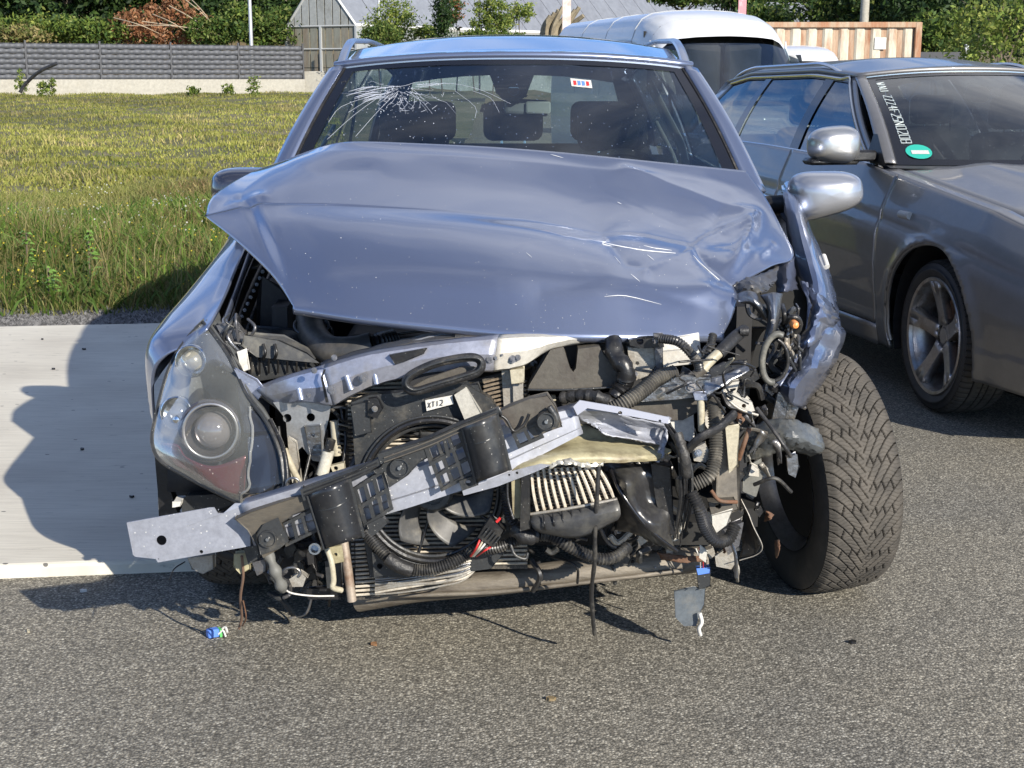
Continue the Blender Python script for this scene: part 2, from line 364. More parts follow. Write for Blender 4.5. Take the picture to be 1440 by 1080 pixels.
    lt = N('ShaderNodeMath'); lt.operation = 'LESS_THAN'; lt.inputs[1].default_value = .075; L(v.outputs['Distance'], lt.inputs[0])
    n7 = N('ShaderNodeTexNoise'); n7.inputs['Scale'].default_value = 22; n7.inputs['Detail'].default_value = 9; n7.inputs['Roughness'].default_value = .7; mp7 = N('ShaderNodeMapping'); mp7.inputs['Scale'].default_value = (.45, 1.6, 1); L(ob, mp7.inputs[0]); L(mp7.outputs[0], n7.inputs['Vector'])
    r7 = N('ShaderNodeValToRGB'); r7.color_ramp.elements[0].position = .60; r7.color_ramp.elements[1].position = .74; r7.color_ramp.elements[1].color = (.6, .6, .6, 1); L(n7.outputs[0], r7.inputs[0])
    mx7 = N('ShaderNodeMath'); mx7.operation = 'MAXIMUM'; L(lt.outputs[0], mx7.inputs[0]); L(r7.outputs[0], mx7.inputs[1])
    mm = N('ShaderNodeMix'); mm.data_type = 'RGBA'; L(mx7.outputs[0], mm.inputs[0]); L(mu.outputs[2], mm.inputs[6]); mm.inputs[7].default_value = (.12, .115, .105, 1)
    L(mm.outputs[2], b.inputs['Base Color']); setp(b, Roughness=.85)
    bp = N('ShaderNodeBump'); bp.inputs['Strength'].default_value = .35; bp.inputs['Distance'].default_value = .004; L(n.outputs[0], bp.inputs['Height']); L(bp.outputs[0], b.inputs['Normal'])
    return asphalt, m
asphalt, concrete = groundmats()
soil = mat('lawn_soil', (.10, .10, .04), .9, 0, col2=(.22, .18, .11), vs_=1.2, amt=.6, bump=.6, bs=30, detail=10)
m = M(); m.grid(lambda u, v: (-300 + 600 * u, -40 + 640 * v, 0), 6, 6)
tag(obj('asphalt_ground', m, asphalt, smooth=0), 'grey coarse asphalt of the parking area', kind='structure')
# concrete slab left of the wreck, its near and far edges slightly askew
SX = -.86; n0 = [(-9, 2.9), (SX, 3.86)]; n1 = [(-9, 6.9), (SX, 7.95)]
m = M(); a, b_ = n0; c, d = n1[1], n1[0]; h = .04
m.add([(a[0], a[1], -.1), (b_[0], b_[1], -.1), (c[0], c[1], -.1), (d[0], d[1], -.1), (a[0], a[1], h), (b_[0], b_[1], h), (c[0], c[1], h), (d[0], d[1], h)],
      [(0, 1, 5, 4), (1, 2, 6, 5), (2, 3, 7, 6), (3, 0, 4, 7), (4, 5, 6, 7)])
tag(obj('concrete_pavement', m, concrete, smooth=0, bevel=.012, seg=2), 'pale low concrete slab running left of the silver wreck', kind='structure')
def lawn_edge(x): return 6.9 + (x + 9) * (1.05 / (9 + SX))
def lawn_z(x, y):
    t = max(0.0, min(1.0, (y - 12) / 38)); n = .075 + .04 * math.sin(x * 1.7 + y * .9) + .03 * math.sin(y * 2.3 - x)
    return .02 + .66 * t * t * (3 - 2 * t) + n * min(1, max(0, (y - 8.2) / 2)) 
def lf(u, v):
    x = -60 + 59.2 * u; e = 6.9 + (max(x, -9) + 9) * (1.05 / (9 + SX)) - .05; y = e + (60 - e) * v ** 1.6; return (x, y, lawn_z(x, y))
m = M(); m.grid(lf, 90, 70); tag(obj('lawn', m, soil, smooth=180), 'rough sunlit meadow behind the concrete slab', kind='structure')
# gravel strip between slab and meadow
def gravel():
    n = 26000; rg = np.random.default_rng(3)
    x = rg.uniform(-5.5, -.9, n); e = 6.9 + (x + 9) * (1.05 / (9 + SX)); y = e + np.abs(rg.normal(0, .38, n)); s = rg.uniform(.006, .022, n)
    base = np.array([[1, 0, 0], [-.5, .87, 0], [-.5, -.87, 0], [.1, .05, .9], ], float)
    V = np.zeros((n, 4, 3)); 
    for k in range(4):
        q = base[k] * rg.uniform(.6, 1.2, (n, 1)); V[:, k, 0] = x + q[:, 0] * s; V[:, k, 1] = y + q[:, 1] * s; V[:, k, 2] = .035 + q[:, 2] * s
    F = np.array([[0, 1, 3], [1, 2, 3], [2, 0, 3]]); F = (np.arange(n)[:, None, None] * 4 + F[None]).reshape(-1, 3)
    g = rg.uniform(.04, .24, n); tint = np.ones((n, 4, 4)); tint[:, :, 0] = g[:, None]; tint[:, :, 1] = g[:, None] * .98; tint[:, :, 2] = g[:, None] * .95
    mt, t, b, N, L = newmat('gravel'); at = N('ShaderNodeAttribute'); at.attribute_name = 'tint'; L(at.outputs['Color'], b.inputs['Base Color']); setp(b, Roughness=.8)
    tag(np_obj('gravel', V.reshape(-1, 3), F, mt, attrs=tint.reshape(-1, 4)), 'grey gravel strip along the far slab edge', kind='stuff')
gravel()
leaf = leafmat('leaf')
def lawn_znp(x, y):
    t = np.clip((y - 12) / 38, 0, 1); n = .075 + .04 * np.sin(x * 1.7 + y * .9) + .03 * np.sin(y * 2.3 - x)
    return .02 + .66 * t * t * (3 - 2 * t) + n * np.clip((y - 8.2) / 2, 0, 1)
def blades(name, n, yr, hr, wr, seed, label, pal, lean=.45, xspan=None, dens=1.0):
    rg = np.random.default_rng(seed); y = yr[0] + (yr[1] - yr[0]) * rg.random(n) ** dens
    xl = -.48 * y - 1.8; xr = np.where(y < 9, -1.15, -.13 * y + .35); x = xl + (xr - xl) * rg.random(n)
    e = 6.9 + (np.maximum(x, -9) + 9) * (1.05 / (9 + SX)); ok = y > e + .25 + .35 * rg.random(n); x, y = x[ok], y[ok]; n = len(x)
    big = np.sin(x * .7 + .4 * y) * np.sin(y * .55 - x * .3 + 1); keep_ = rg.random(n) < .55 + .45 * (np.sin(x * 3.1 + y) * np.sin(y * 2.7 - x * 1.3) > -.25); x, y = x[keep_], y[keep_]; big = big[keep_]; n = len(x)
    cl = .7 * big + np.sin(x * 2.1 + 1.3 * np.sin(y * 1.1)) * np.sin(y * 1.7 + x * .6) + .6 * np.sin(x * 5.3 + y * 3.1) * np.sin(y * 4.4)
    h = rg.uniform(hr[0], hr[1], n) * (1 + .35 * cl); wd = rg.uniform(wr[0], wr[1], n); a = rg.uniform(0, 2 * np.pi, n); z = lawn_znp(x, y)
    lx, ly = rg.normal(0, lean, n) * h, rg.normal(0, lean, n) * h
    V = np.zeros((n, 5, 3)); dx, dy = np.cos(a) * wd, np.sin(a) * wd
    V[:, 0] = np.c_[x - dx, y - dy, z - .01]; V[:, 1] = np.c_[x + dx, y + dy, z - .01]
    V[:, 2] = np.c_[x - dx * .8 + lx * .35, y - dy * .8 + ly * .35, z + h * .6]; V[:, 3] = np.c_[x + dx * .8 + lx * .35, y + dy * .8 + ly * .35, z + h * .6]
    V[:, 4] = np.c_[x + lx, y + ly, z + h]
    F = np.array([[0, 1, 3], [0, 3, 2], [2, 3, 4]]); F = (np.arange(n)[:, None, None] * 5 + F[None]).reshape(-1, 3)
    pal = np.array(pal); k = np.clip(((cl + 1.3) / 2.6 * .7 + rg.random(n) * .5) * (len(pal) - 1), 0, len(pal) - 1.001); i = k.astype(int); f = (k - i)[:, None]
    c = (pal[i] * (1 - f) + pal[i + 1] * f) * rg.uniform(.7, 1.3, (n, 1)) * (1 + .32 * (np.sin(x * .5 + y * .33) * np.sin(y * .42 + 2 + x * .2)))[:, None]; T = np.ones((n, 5, 4)); T[:, :, :3] = c[:, None, :]
    return tag(np_obj(name, V.reshape(-1, 3), F, leaf, attrs=T.reshape(-1, 4)), label, kind='stuff')
PAL = [(.060, .115, .022), (.12, .17, .035), (.27, .27, .07), (.15, .17, .045), (.36, .32, .13), (.12, .17, .035), (.24, .17, .08)]
blades('grass', 125000, (7.5, 16), (.025, .13), (.002, .0045), 1, 'short patchy yellow green meadow grass behind the slab', PAL, .7)
blades('grass', 125000, (15, 55), (.025, .075), (.006, .013), 2, 'short dry grass of the meadow up to the wall', [(.085, .14, .024), (.20, .22, .045), (.33, .31, .08), (.17, .20, .04), (.38, .32, .13)], .5, dens=1.3)
blades('weed_stalks', 4200, (7.6, 12.5), (.14, .34), (.0018, .003), 3, 'thin brown and green weed stalks standing above the grass', [(.20, .12, .06), (.30, .22, .10), (.16, .17, .04), (.36, .30, .14)], .3)
blades('weed_tufts', 15000, (7.6, 14), (.05, .20), (.005, .011), 4, 'broad leafed green weed tufts in the grass', [(.04, .09, .015), (.08, .15, .025), (.14, .22, .035)], .7)
# flower dots
def dots(name, n, yr, z0, col, s, seed, label, clump=None):
    rg = np.random.default_rng(seed); y = rg.uniform(yr[0], yr[1], n); x = (-.38 * y - .3) + (.22 * y) * rg.random(n)
    if clump: k = rg.integers(0, len(clump), n); c = np.array(clump)[k]; x = c[:, 0] + rg.normal(0, .25, n); y = c[:, 1] + rg.normal(0, .7, n)
    z = lawn_znp(x, y) + z0 * rg.uniform(.6, 1.2, n); ss = s * rg.uniform(.6, 1.3, n)
    V = np.zeros((n, 4, 3))
    for k, (dx, dz) in enumerate([(-1, 0), (0, -1), (1, 0), (0, 1)]): V[:, k] = np.c_[x + dx * ss, y + dz * ss * .6, z + dz * ss * .8]
    F = np.arange(n * 4).reshape(n, 4); T = np.ones((n, 4, 4)); T[:, :, :3] = np.array(col) * rg.uniform(.7, 1.1, (n, 1, 1))
    tag(np_obj(name, V.reshape(-1, 3), F, leaf, attrs=T.reshape(-1, 4)), label, kind='stuff')
dots('yellow_flowers', 260, (8.6, 14), .14, (.62, .50, .06), .007, 5, 'small yellow flowers among the weeds')
dots('white_flowers', 220, (11, 16), .12, (.6, .6, .53), .008, 6, 'small white flowers in loose patches', clump=[(-3.4, 13.4), (-2.9, 13), (-3.9, 12.2), (-2.6, 12.6), (-4.4, 14.5)])

# ---------------- foliage ----------------
def leaves(pts, size, pal, rg, shade=None):
    n = len(pts); a = rg.normal(size=(n, 3)); a /= np.linalg.norm(a, axis=1)[:, None]; b = np.cross(a, rg.normal(size=(n, 3))); b /= np.linalg.norm(b, axis=1)[:, None]
    s = (size * rg.uniform(.5, 1.3, n))[:, None]; V = np.zeros((n, 4, 3)); V[:, 0] = pts - a * s; V[:, 1] = pts - b * s * .45; V[:, 2] = pts + a * s; V[:, 3] = pts + b * s * .45
    pal = np.array(pal); i = rg.integers(0, len(pal), n); c = pal[i] * rg.uniform(.75, 1.3, (n, 1)); T = np.ones((n, 4, 4)); T[:, :, :3] = c[:, None]
    return V.reshape(-1, 3), T.reshape(-1, 4)
barkm = mat('bark', (.14, .11, .08), .9, 0, col2=(.07, .055, .04), vs_=8, amt=.6, bump=.5, bs=20)
def clumps(c, rad, k, per, seed, spread=.3, shape='ball'):
    """leaf positions: k clumps spread through the crown, per leaves in each"""
    rg = np.random.default_rng(seed); c = np.array(c, float); rad = np.array(rad, float)
    d = rg.normal(size=(k, 3)); d /= np.linalg.norm(d, axis=1)[:, None]; rr = rg.random((k, 1)) ** .4
    q = d * rr
    if shape == 'cone': q[:, 2] = rg.random(k) ** 1.3 * 2 - 1; q[:, :2] *= ((1 - q[:, 2:3]) / 2)
    cc = c + q * rad; sp = rad.mean() * spread * rg.uniform(.5, 1.3, (k, 1, 1)) * np.array([1, 1, .7])
    return (cc[:, None, :] + rg.normal(size=(k, per, 3)) * .6 * sp).reshape(-1, 3), rg
def tree(name, label, cat, base, c, rad, k, per, lsize, pal, seed, group=None, shape='ball', trunk=.12, spread=.3, limbs=6):
    t = thing(name, label, cat, tuple(base), group=group); pts, rg = clumps(c, rad, k, per, seed, spread, shape)
    V, T = leaves(pts, lsize, pal, rg); V = V - np.array(base)[None]
    F = np.arange(len(V)).reshape(-1, 4); o = np_obj('crown', V, F, leaf, t, attrs=T)
    m = M(); r0 = random.Random(seed); b = Vector(base); cv = Vector(c)
    m.tube([b + Vector((0, 0, -.1)), b.lerp(cv, .5) + Vector((r0.uniform(-.1, .1), 0, 0)), cv + Vector((0, 0, rad[2] * .5))], trunk, 7, rf=lambda u: 1 - .75 * u)
    for i in range(limbs):
        s0 = b.lerp(cv, r0.uniform(.4, 1.0)); e = cv + Vector((r0.uniform(-.8, .8) * rad[0], r0.uniform(-.8, .8) * rad[1], r0.uniform(-.4, .8) * rad[2]))
        m.tube([s0, s0.lerp(e, .5) + Vector((0, 0, .05 * rad[2])), e], trunk * .35, 5, rf=lambda u: 1 - .8 * u)
    obj('trunk', m, barkm, t); return t
DK = [(.012, .030, .010), (.020, .045, .014), (.030, .060, .018), (.05, .085, .022)]
MG = [(.04, .08, .018), (.07, .12, .025), (.11, .16, .03), (.16, .19, .05)]
YG = [(.16, .22, .04), (.24, .30, .06), (.30, .33, .08), (.12, .18, .035)]
BR = [(.26, .11, .05), (.32, .15, .07), (.20, .09, .045), (.38, .22, .12)]
# hillside behind the fence, climbing to the left
hill_m = mat('dry_hillside', (.17, .13, .07), .95, 0, col2=(.07, .085, .03), vs_=.6, amt=.6, bump=.7, bs=6)
def hf(u, v):
    x = -75 + 190 * u; y = 57 + 60 * v; k = 1 / (1 + math.exp((x + 6) / 3.0)); k2 = 1 / (1 + math.exp(-(x - 14) / 4))
    return (x, y, .3 + (1.9 * k) * min(1, v * 9) + 6 * k * v + k2 * 5 * v + .25 * math.sin(x * .9 + y * .4))
m = M(); m.grid(hf, 90, 24); tag(obj('hillside', m, hill_m, smooth=180), 'dry grassy bank rising behind the fence', kind='structure')
kk = 0
for px, Y, hh, wd in [(-210, 66, 9, 3.4), (-90, 64, 8, 3.2), (20, 66, 9, 3.3), (95, 63, 8, 2.8), (170, 67, 9, 3.4), (250, 64, 7.5, 3), (318, 68, 9, 3.2), (385, 71, 9.5, 3.2)]:
    b = P(px, 58, Y); lab = ['tall dark conifer on the bank, outermost left behind the fence', 'dark conifer on the bank beyond the left picture edge', 'dark conifer at the far left on the bank behind the fence', 'dark bushy conifer between left edge and brown dead bush', 'dark conifer rising behind the brown dead bush', 'dark conifer just right of the brown dead bush', 'dark conifer directly left of the thin lamp post', 'dark tree between lamp post and greenhouse gable'][kk]
    tree('conifer', lab, 'tree', (b.x, Y, b.z - 1.2), (b.x, Y, b.z + hh * .36), (wd, 2.4, hh * .5), 240, 42, .16, DK + [MG[0], MG[1]], 20 + kk, 'dark trees on the bank', trunk=.2, spread=.2); kk += 1
for i, (px, py, Y, rx, rz, pal, lab, nm) in enumerate([
    (60, 40, 60, 2.0, .5, MG + YG, 'low yellow green scrub above the fence at far left', 'shrub'), (130, 44, 59.5, 1.6, .45, MG + YG[:1], 'green scrub above the fence left of the dead bush', 'shrub'),
    (228, 36, 60, 2.2, .95, BR, 'dead reddish brown bush leaning above the fence', 'dead_bush'), (300, 44, 59, 1.4, .6, MG, 'green shrub between dead bush and lamp post', 'shrub'),
    (335, 30, 60, 1.0, .7, YG[:1] + MG, 'light green shrub left of the lamp post', 'shrub'), (385, 42, 60, 1.3, .9, MG, 'green shrub between lamp post and greenhouse', 'shrub'),
    (20, 52, 58.6, 1.6, .35, [(.3, .24, .11), (.22, .2, .07), (.12, .15, .04)], 'dry straw coloured scrub just above the fence', 'shrub')]):
    c = P(px, py, Y); tree(nm, lab, 'bush', (c.x, Y, c.z - rz - .6), tuple(c), (rx, .9, rz), 70, 40, .10, pal, 60 + i, trunk=.05, spread=.3)
# bare fallen branches beside the dead bush
t = thing('fallen_branches', 'pale bare fallen branches right of the brown dead bush', 'branch', tuple(P(262, 52, 58.8)))
twig = mat('pale_twig', (.40, .32, .22), .9)
for i, (a, b) in enumerate([((200, 30), (330, 55)), ((238, 8), (300, 48)), ((255, -5), (310, 45)), ((180, 36), (290, 42)), ((270, 0), (302, 40)), ((215, 20), (270, 50)), ((160, 25), (230, 50))]):
    m = M(); m.tube([P(a[0], a[1], 58.9), P((a[0] + b[0]) / 2, (a[1] + b[1]) / 2 - 3, 58.5 - .1 * i), P(b[0], b[1], 58.9)], .02, 6, rf=lambda u: 1.1 - .5 * u); obj('branch', m, twig, t)

# ---------------- wall and fence ----------------
wallm = mat('wall_render', (.36, .345, .30), .85, 0, col2=(.33, .31, .26), vs_=1.5, amt=.4, bump=.2, bs=20)
FA, FB = P(-200, 104, 47), P(427, 112, 54.5)   # top line of wall
FA.z = 1.30; FB.z = 1.28
d = (FB - FA).normalized(); nrm = Vector((d.y, -d.x, 0))
ang = math.atan2(d.y, d.x); Rf = Matrix.Rotation(ang, 3, 'Z')
m = M(); c = (FA + FB) / 2; Ln = (FB - FA).length; m.box((c.x, c.y, .5), (Ln, .24, 1.56), Rf)
tag(obj('garden_wall', m, wallm, bevel=.01), 'low cream rendered wall under the grey fence', 'wall')
fm = mat('anthracite_strip', (.095, .10, .112), .6, 0, col2=(.075, .08, .088), vs_=3, amt=.5, grime=.2); fp = mat('fence_post_dark', (.05, .052, .058), .5, .3)
fence = thing('fence', 'grey woven strip privacy fence standing on the cream wall', 'fence', (FA.x, FA.y, 1.28), ang)
pw = 2.5; npan = int(Ln / pw); hgt = 1.2; rows = 7; rh = hgt / rows
def strip(ph):
    m = M(); n = 50
    vs_ = []; fs = []
    for i in range(n + 1):
        x = pw * i / n; y = .032 * math.sin(x / .2 * math.pi + ph * math.pi)
        vs_ += [(x, y, .004), (x, y - .012 * 1, rh * .5), (x, y, rh - .006)]
    for i in range(n): a = i * 3; fs += [(a, a + 3, a + 4, a + 1), (a + 1, a + 4, a + 5, a + 2)]
    m.add(vs_, fs); return m
sm = []
for ph in (0, 1):
    o = obj('privacy_strip', strip(ph), fm, smooth=60, solid=.003); sm.append(o)
first = [True, True]
ms = Ln - npan * pw
for i in range(npan + 1):
    x = ms + i * pw; m = M(); m.box((x, 0, .62), (.06, .06, 1.32)); m.box((x, 0, 1.29), (.07, .07, .02)); obj('fence_post', m, fp, fence, world=False)
    if i == npan: break
    m = M()
    for r_ in range(rows + 1): m.box((x + pw / 2, .028, r_ * rh + .01), (pw - .08, .008, .008)); m.box((x + pw / 2, -.028, r_ * rh + .01), (pw - .08, .008, .008))
    for k in range(12): m.box((x + .2 + k * .2, .0, .6), (.006, .006, 1.2))
    pan = obj('fence_panel', m, fp, fence, world=False, smooth=0)
    for r_ in range(rows):
        k = r_ % 2
        if first[k]: o = sm[k]; first[k] = False
        else: o = sm[k].copy(); COL.objects.link(o)
        o.parent = pan; o.location = (x + .03, 0, r_ * rh + .005); o.scale = ((pw - .06) / pw, 1, 1)
# white block right of fence end
m = M(); c = P(441, 100, 55); m.box((c.x, 55, .95), (.85, .5, 1.25)); tag(obj('utility_box', m, wallm, bevel=.02), 'plain white utility box at the right end of the fence', 'box')
# lamp post
b = P(354, 80, 57); galv = mat('galvanised', (.52, .53, .54), .45, .6)
lp = thing('lamp_post', 'thin grey lamp post rising behind the fence', 'lamp post', (b.x, 57, .6))
m = M(); m.cyl((b.x, 57, .6), (b.x, 57, 8), .085, .055, 14); obj('pole', m, galv, lp)
m = M(); m.tube([(b.x, 57, 7.9), (b.x, 56.7, 8.3), (b.x, 56, 8.4)], .04, 8); obj('arm', m, galv, lp)
m = M(); m.box((b.x, 55.8, 8.4), (.25, .6, .1)); obj('lamp_head', m, galv, lp, bevel=.03)
# bent hose
m = M(); m.tube([P(28, 130, 45), P(36, 118, 45), P(55, 101, 44.8), P(80, 89, 44.7)], .055, 8)
tag(obj('drain_hose', m, rubber), 'bent black hose sticking out of weeds by the wall', 'hose')
for i, (px, py, hh, lab) in enumerate([(30, 128, .75, 'leafy weed with the black hose at the wall foot'), (60, 128, .5, 'small weed right of the bent black hose'), (357, 136, .6, 'thin dark green weed at the wall below the lamp post'), (320, 136, .35, 'small weed on the wall foot left of the thin weed'), (272, 138, .3, 'low green tuft at the middle of the wall foot'), (72, 124, .55, 'thin stalked weed against the wall near its left end')]):
    c = P(px, py, 46.5 + i * .3); z = lawn_z(c.x, c.y); t = thing('weed', lab, 'plant', (c.x, c.y, z)); pts, rg = clumps((c.x, c.y, z + hh * .55), (.22, .2, hh * .55), 30, 12, 90 + i, .3)
    V, T = leaves(pts, .05, MG + YG, rg); np_obj('leaves', V - np.array([c.x, c.y, z]), np.arange(len(V)).reshape(-1, 4), leaf, t, attrs=T)
    m = M(); m.tube([(c.x, c.y, z), (c.x + .03, c.y, z + hh)], .012, 5); obj('stem', m, barkm, t)
# broad leafed weed near the slab
for i, (px, py, Y, hh, lab) in enumerate([(128, 425, 8.9, .38, 'bright green leafy weed at the edge of the wreck shadow'), (70, 440, 8.4, .22, 'low green weed near the gravel left of the shadow'), (40, 400, 9.6, .3, 'green weed clump near the left edge above the gravel')]):
    g = P(px, py, Y); g.z = .05; t = thing('weed', lab, 'plant', tuple(g)); m = M(); r0 = random.Random(i)
    for k in range(46):
        a = r0.uniform(0, 6.28); z = hh * r0.uniform(.05, 1); l = .10 * (1.2 - z / hh * .6); p0 = g + Vector((0, 0, z)); dv_ = Vector((math.cos(a), math.sin(a), .35)) * l; sd = Vector((-math.sin(a), math.cos(a), 0)) * .012
        m.add([p0, p0 + dv_ * .5 + sd + Vector((0, 0, .01)), p0 + dv_ - Vector((0, 0, .02)), p0 + dv_ * .5 - sd], [(0, 1, 2, 3)])
    obj('leaves', m, mat('bright_leaf', (.13, .24, .04), .5), t, smooth=0); m = M(); m.tube([g, g + Vector((.01, 0, hh))], .005, 5); obj('stem', m, barkm, t)

# ---------------- greenhouse ----------------
gh_glass = mat('weathered_greenhouse_glass', (.20, .20, .165), .35, 0, col2=(.17, .12, .08), vs_=.7, amt=.6, stretch=(3, 3, .6))
gh_up = mat('greenhouse_gable_sheet', (.30, .31, .30), .4, 0, col2=(.22, .22, .2), vs_=1.2, amt=.5)
gh_roof = mat('greenhouse_roof_sheet', (.20, .215, .245), .35, 0, col2=(.17, .18, .205), vs_=.4, amt=.5, spec=.6)
gh_fr = mat('greenhouse_frame', (.50, .51, .50), .5, .4)
A = P(403, 43, 60); B = P(501, 31, 58.5); Ap = P(452, -38, 59.3); gb = 0.5
gx = (B - A); gx.z = 0; gwid = gx.length; gx.normalize(); gy = Vector((.62, .78, 0)).normalized()   # length direction
eave = (A.z + B.z) / 2; A.z = B.z = eave
gh = thing('greenhouse', 'weathered glass greenhouse with brownish gable and long pale roof', 'greenhouse', (A.x, A.y, gb))
GL = 42.0
npn = 9
for i in range(npn):
    a, b2 = i / npn + .008, (i + 1) / npn - .008
    p, q = A + gx * gwid * a, A + gx * gwid * b2; mid = (eave - .9)
    for z0, z1, mt in ((gb, mid - .75, gh_glass), (mid - .72, mid - .02, gh_glass), (mid + .02, eave - .02, gh_glass)):
        m = M(); m.plate([(p.x, p.y, z0), (q.x, q.y, z0), (q.x, q.y, z1), (p.x, p.y, z1)], gy * .02); obj('gable_pane', m, mt, gh, smooth=0)
    def rz(t): return eave + (Ap.z - eave) * (1 - abs(t - .5) * 2)
    pts = [(p.x, p.y, eave + .03), (q.x, q.y, eave + .03), (q.x, q.y, max(eave + .05, rz(b2)))]
    if a < .5 < b2: k = A + gx * gwid * .5; pts.append((k.x, k.y, Ap.z))
    pts.append((p.x, p.y, max(eave + .05, rz(a))))
    m = M(); m.plate(pts, gy * .02); obj('gable_pane', m, gh_up, gh, smooth=0)
m = M()
for t_ in (0, .5, 1): p = A + gx * gwid * t_ - gy * .03; m.box((p.x, p.y, (gb + eave) / 2), (.09, .09, eave - gb), Matrix.Rotation(math.atan2(gx.y, gx.x), 3, 'Z'))
for z in (eave, eave - .9): m.tube([A + Vector((0, 0, z - eave)) - gy * .03, B + Vector((0, 0, z - eave)) - gy * .03], .045, 4, smooth=0)
ridge = A + gx * gwid * .5; ridge.z = Ap.z
m.tube([A, ridge], .06, 4, smooth=0); m.tube([B, ridge], .06, 4, smooth=0); obj('gable_frame', m, gh_fr, gh, smooth=0)
# second, lower slope runs far back: roof panes
nr = 30
for side, E in ((0, B), (1, A)):
    for i in range(nr):
        a, b2 = GL * i / nr + .02, GL * (i + 1) / nr - .02
        m = M(); m.plate([E + gy * a, E + gy * b2, ridge + gy * b2, ridge + gy * a], (0, 0, -.02)); obj('roof_pane', m, gh_roof, gh, smooth=0)
m = M(); m.tube([B + gy * .0, B + gy * GL], .09, 4, smooth=0); m.tube([ridge, ridge + gy * GL], .06, 4, smooth=0); obj('gutter', m, mat('white_gutter', (.72, .72, .70), .5), gh, smooth=0)
m = M(); e2 = B + gy * GL; m.plate([(B.x, B.y, gb), (e2.x, e2.y, gb), (e2.x, e2.y, eave), (B.x, B.y, eave)], (-.02, .02, 0)); obj('side_wall', m, mat('greenhouse_side', (.30, .32, .33), .4, col2=(.10, .12, .08), vs_=.8), gh, smooth=0)
# plants in front of the greenhouse
for i, (px, py, Y, rx, rz, pal, nm, lab, k, sp) in enumerate([
    (553, 30, 52, .72, .75, YG + [MG[2]], 'willow_shrub', 'pale yellow green bushy shrub in front of the greenhouse', 90, .3),
    (535, 42, 50, .5, .35, MG, 'shrub', 'dark green low part shrub left of the pale shrub', 50, .3),
    (603, 42, 52, .35, .25, MG + YG, 'palm_shrub', 'small spiky green plant left of the ivy column', 26, .3),
    (622, 18, 50, .12, .85, DK + [MG[0]], 'ivy_column', 'narrow dark ivy covered post before the pale roof', 60, .45),
    (640, 12, 54, .25, .7, MG[:2] + BR[:1], 'sapling', 'thin sparse sapling right of the ivy column', 22, .25),
    (692, 20, 52, .55, .85, YG + MG[1:], 'bamboo_shrub', 'tall yellow green feathery shrub at the middle of the roof', 80, .25),
    (730, 12, 53, .45, .35, MG[2:] + YG, 'feathery_sapling', 'airy sapling leaning right beside the tall yellow green shrub', 24, .3),
    (668, 44, 51, .5, .15, MG, 'shrub', 'low dark green shrub under the tall yellow green one', 30, .3),
    (706, 46, 51, .6, .12, MG, 'shrub', 'low green shrub between tall shrub and grey stump', 30, .3)]):
    c = P(px, py, Y); c.z -= .15; tree(nm, lab, 'plant', (c.x, Y, .6), tuple(c), (rx * 1.3, .5, rz * 1.25), int(k * 1.5), 34, .06, pal, 120 + i, trunk=.03, spread=sp, limbs=4)
m = M(); c = P(674, 20, 53); m.cyl((c.x, 53, .6), (c.x, 53, 4.2), .035, .03, 8); tag(obj('thin_pole', m, fp), 'thin dark pole standing in the tall yellow green shrub', 'pole')
m = M(); c = P(533, 20, 55); m.cyl((c.x, 55, .6), (c.x, 55, 4.6), .05, .04, 8); tag(obj('thin_pole', m, galv), 'thin white pole behind the pale shrub by the greenhouse', 'pole')
t = thing('dead_stump', 'grey weathered dead stump left of the white van', 'stump', tuple(P(785, 60, 40)))
for i in range(9):
    m = M(); x0 = 766 + i * 4.6; m.tube([P(x0 - 4, 60, 40), P(x0 - 1, 38, 40 + .1 * (i % 3)), P(x0 + 8 + i * 1.2, 22 - (i % 4) * 4, 40)], .09, 6, rf=lambda u: 1 - .35 * u); obj('root', m, mat('grey_driftwood', (.26, .22, .15), .95, col2=(.12, .10, .07), vs_=5, amt=.6, bump=.6, bs=12), t)
m = M(); c = P(797, 0, 39); m.box((c.x, 39, 2.9), (.22, .1, 1.1)); tag(obj('advert_flag', m, mat('flag_cream', (.66, .60, .55), .7, col2=(.55, .25, .2), vs_=3, amt=.5), smooth=0), 'cream and reddish banner strip above the grey stump', 'banner')

# ---------------- container, right background ----------------
rustw = mat('rusty_cream_container', (.52, .48, .385), .6, 0, col2=(.36, .19, .10), vs_=3.2, amt=.55, stretch=(1.5, 1.5, .35), bump=.1, bs=20)
rust_o = mat('container_rust_groove', (.33, .16, .085), .75, 0, col2=(.42, .34, .24), vs_=3, amt=.75, stretch=(2, 2, .4))
rust_g = mat('container_groove', (.40, .29, .20), .7, 0, col2=(.26, .12, .06), vs_=3, amt=.7, stretch=(2, 2, .4))
c1 = P(1296, 31, 33); c0x = c1.x - 6.1
ct = thing('shipping_container', 'rust streaked cream shipping container behind the parked cars', 'container', (c0x, 33, 0))
zt = c1.z; zb_ = zt - 2.6
m = M(); m.box(((c0x + c1.x) / 2, 33.02, zt - .06), (6.1, .12, .12)); m.box(((c0x + c1.x) / 2, 33.02, zb_ + .08), (6.1, .12, .16))
for x in (c0x + .06, c1.x - .06): m.box((x, 33.02, (zt + zb_) / 2), (.14, .14, 2.59))
obj('frame', m, rust_o, ct, bevel=.01)
m = M(); m.box(((c0x + c1.x) / 2, 34.2, (zt + zb_) / 2 - .02), (6.0, 2.2, 2.5)); obj('shell', m, rustw, ct)
nrib = 16; pr = (6.1 - .3) / nrib
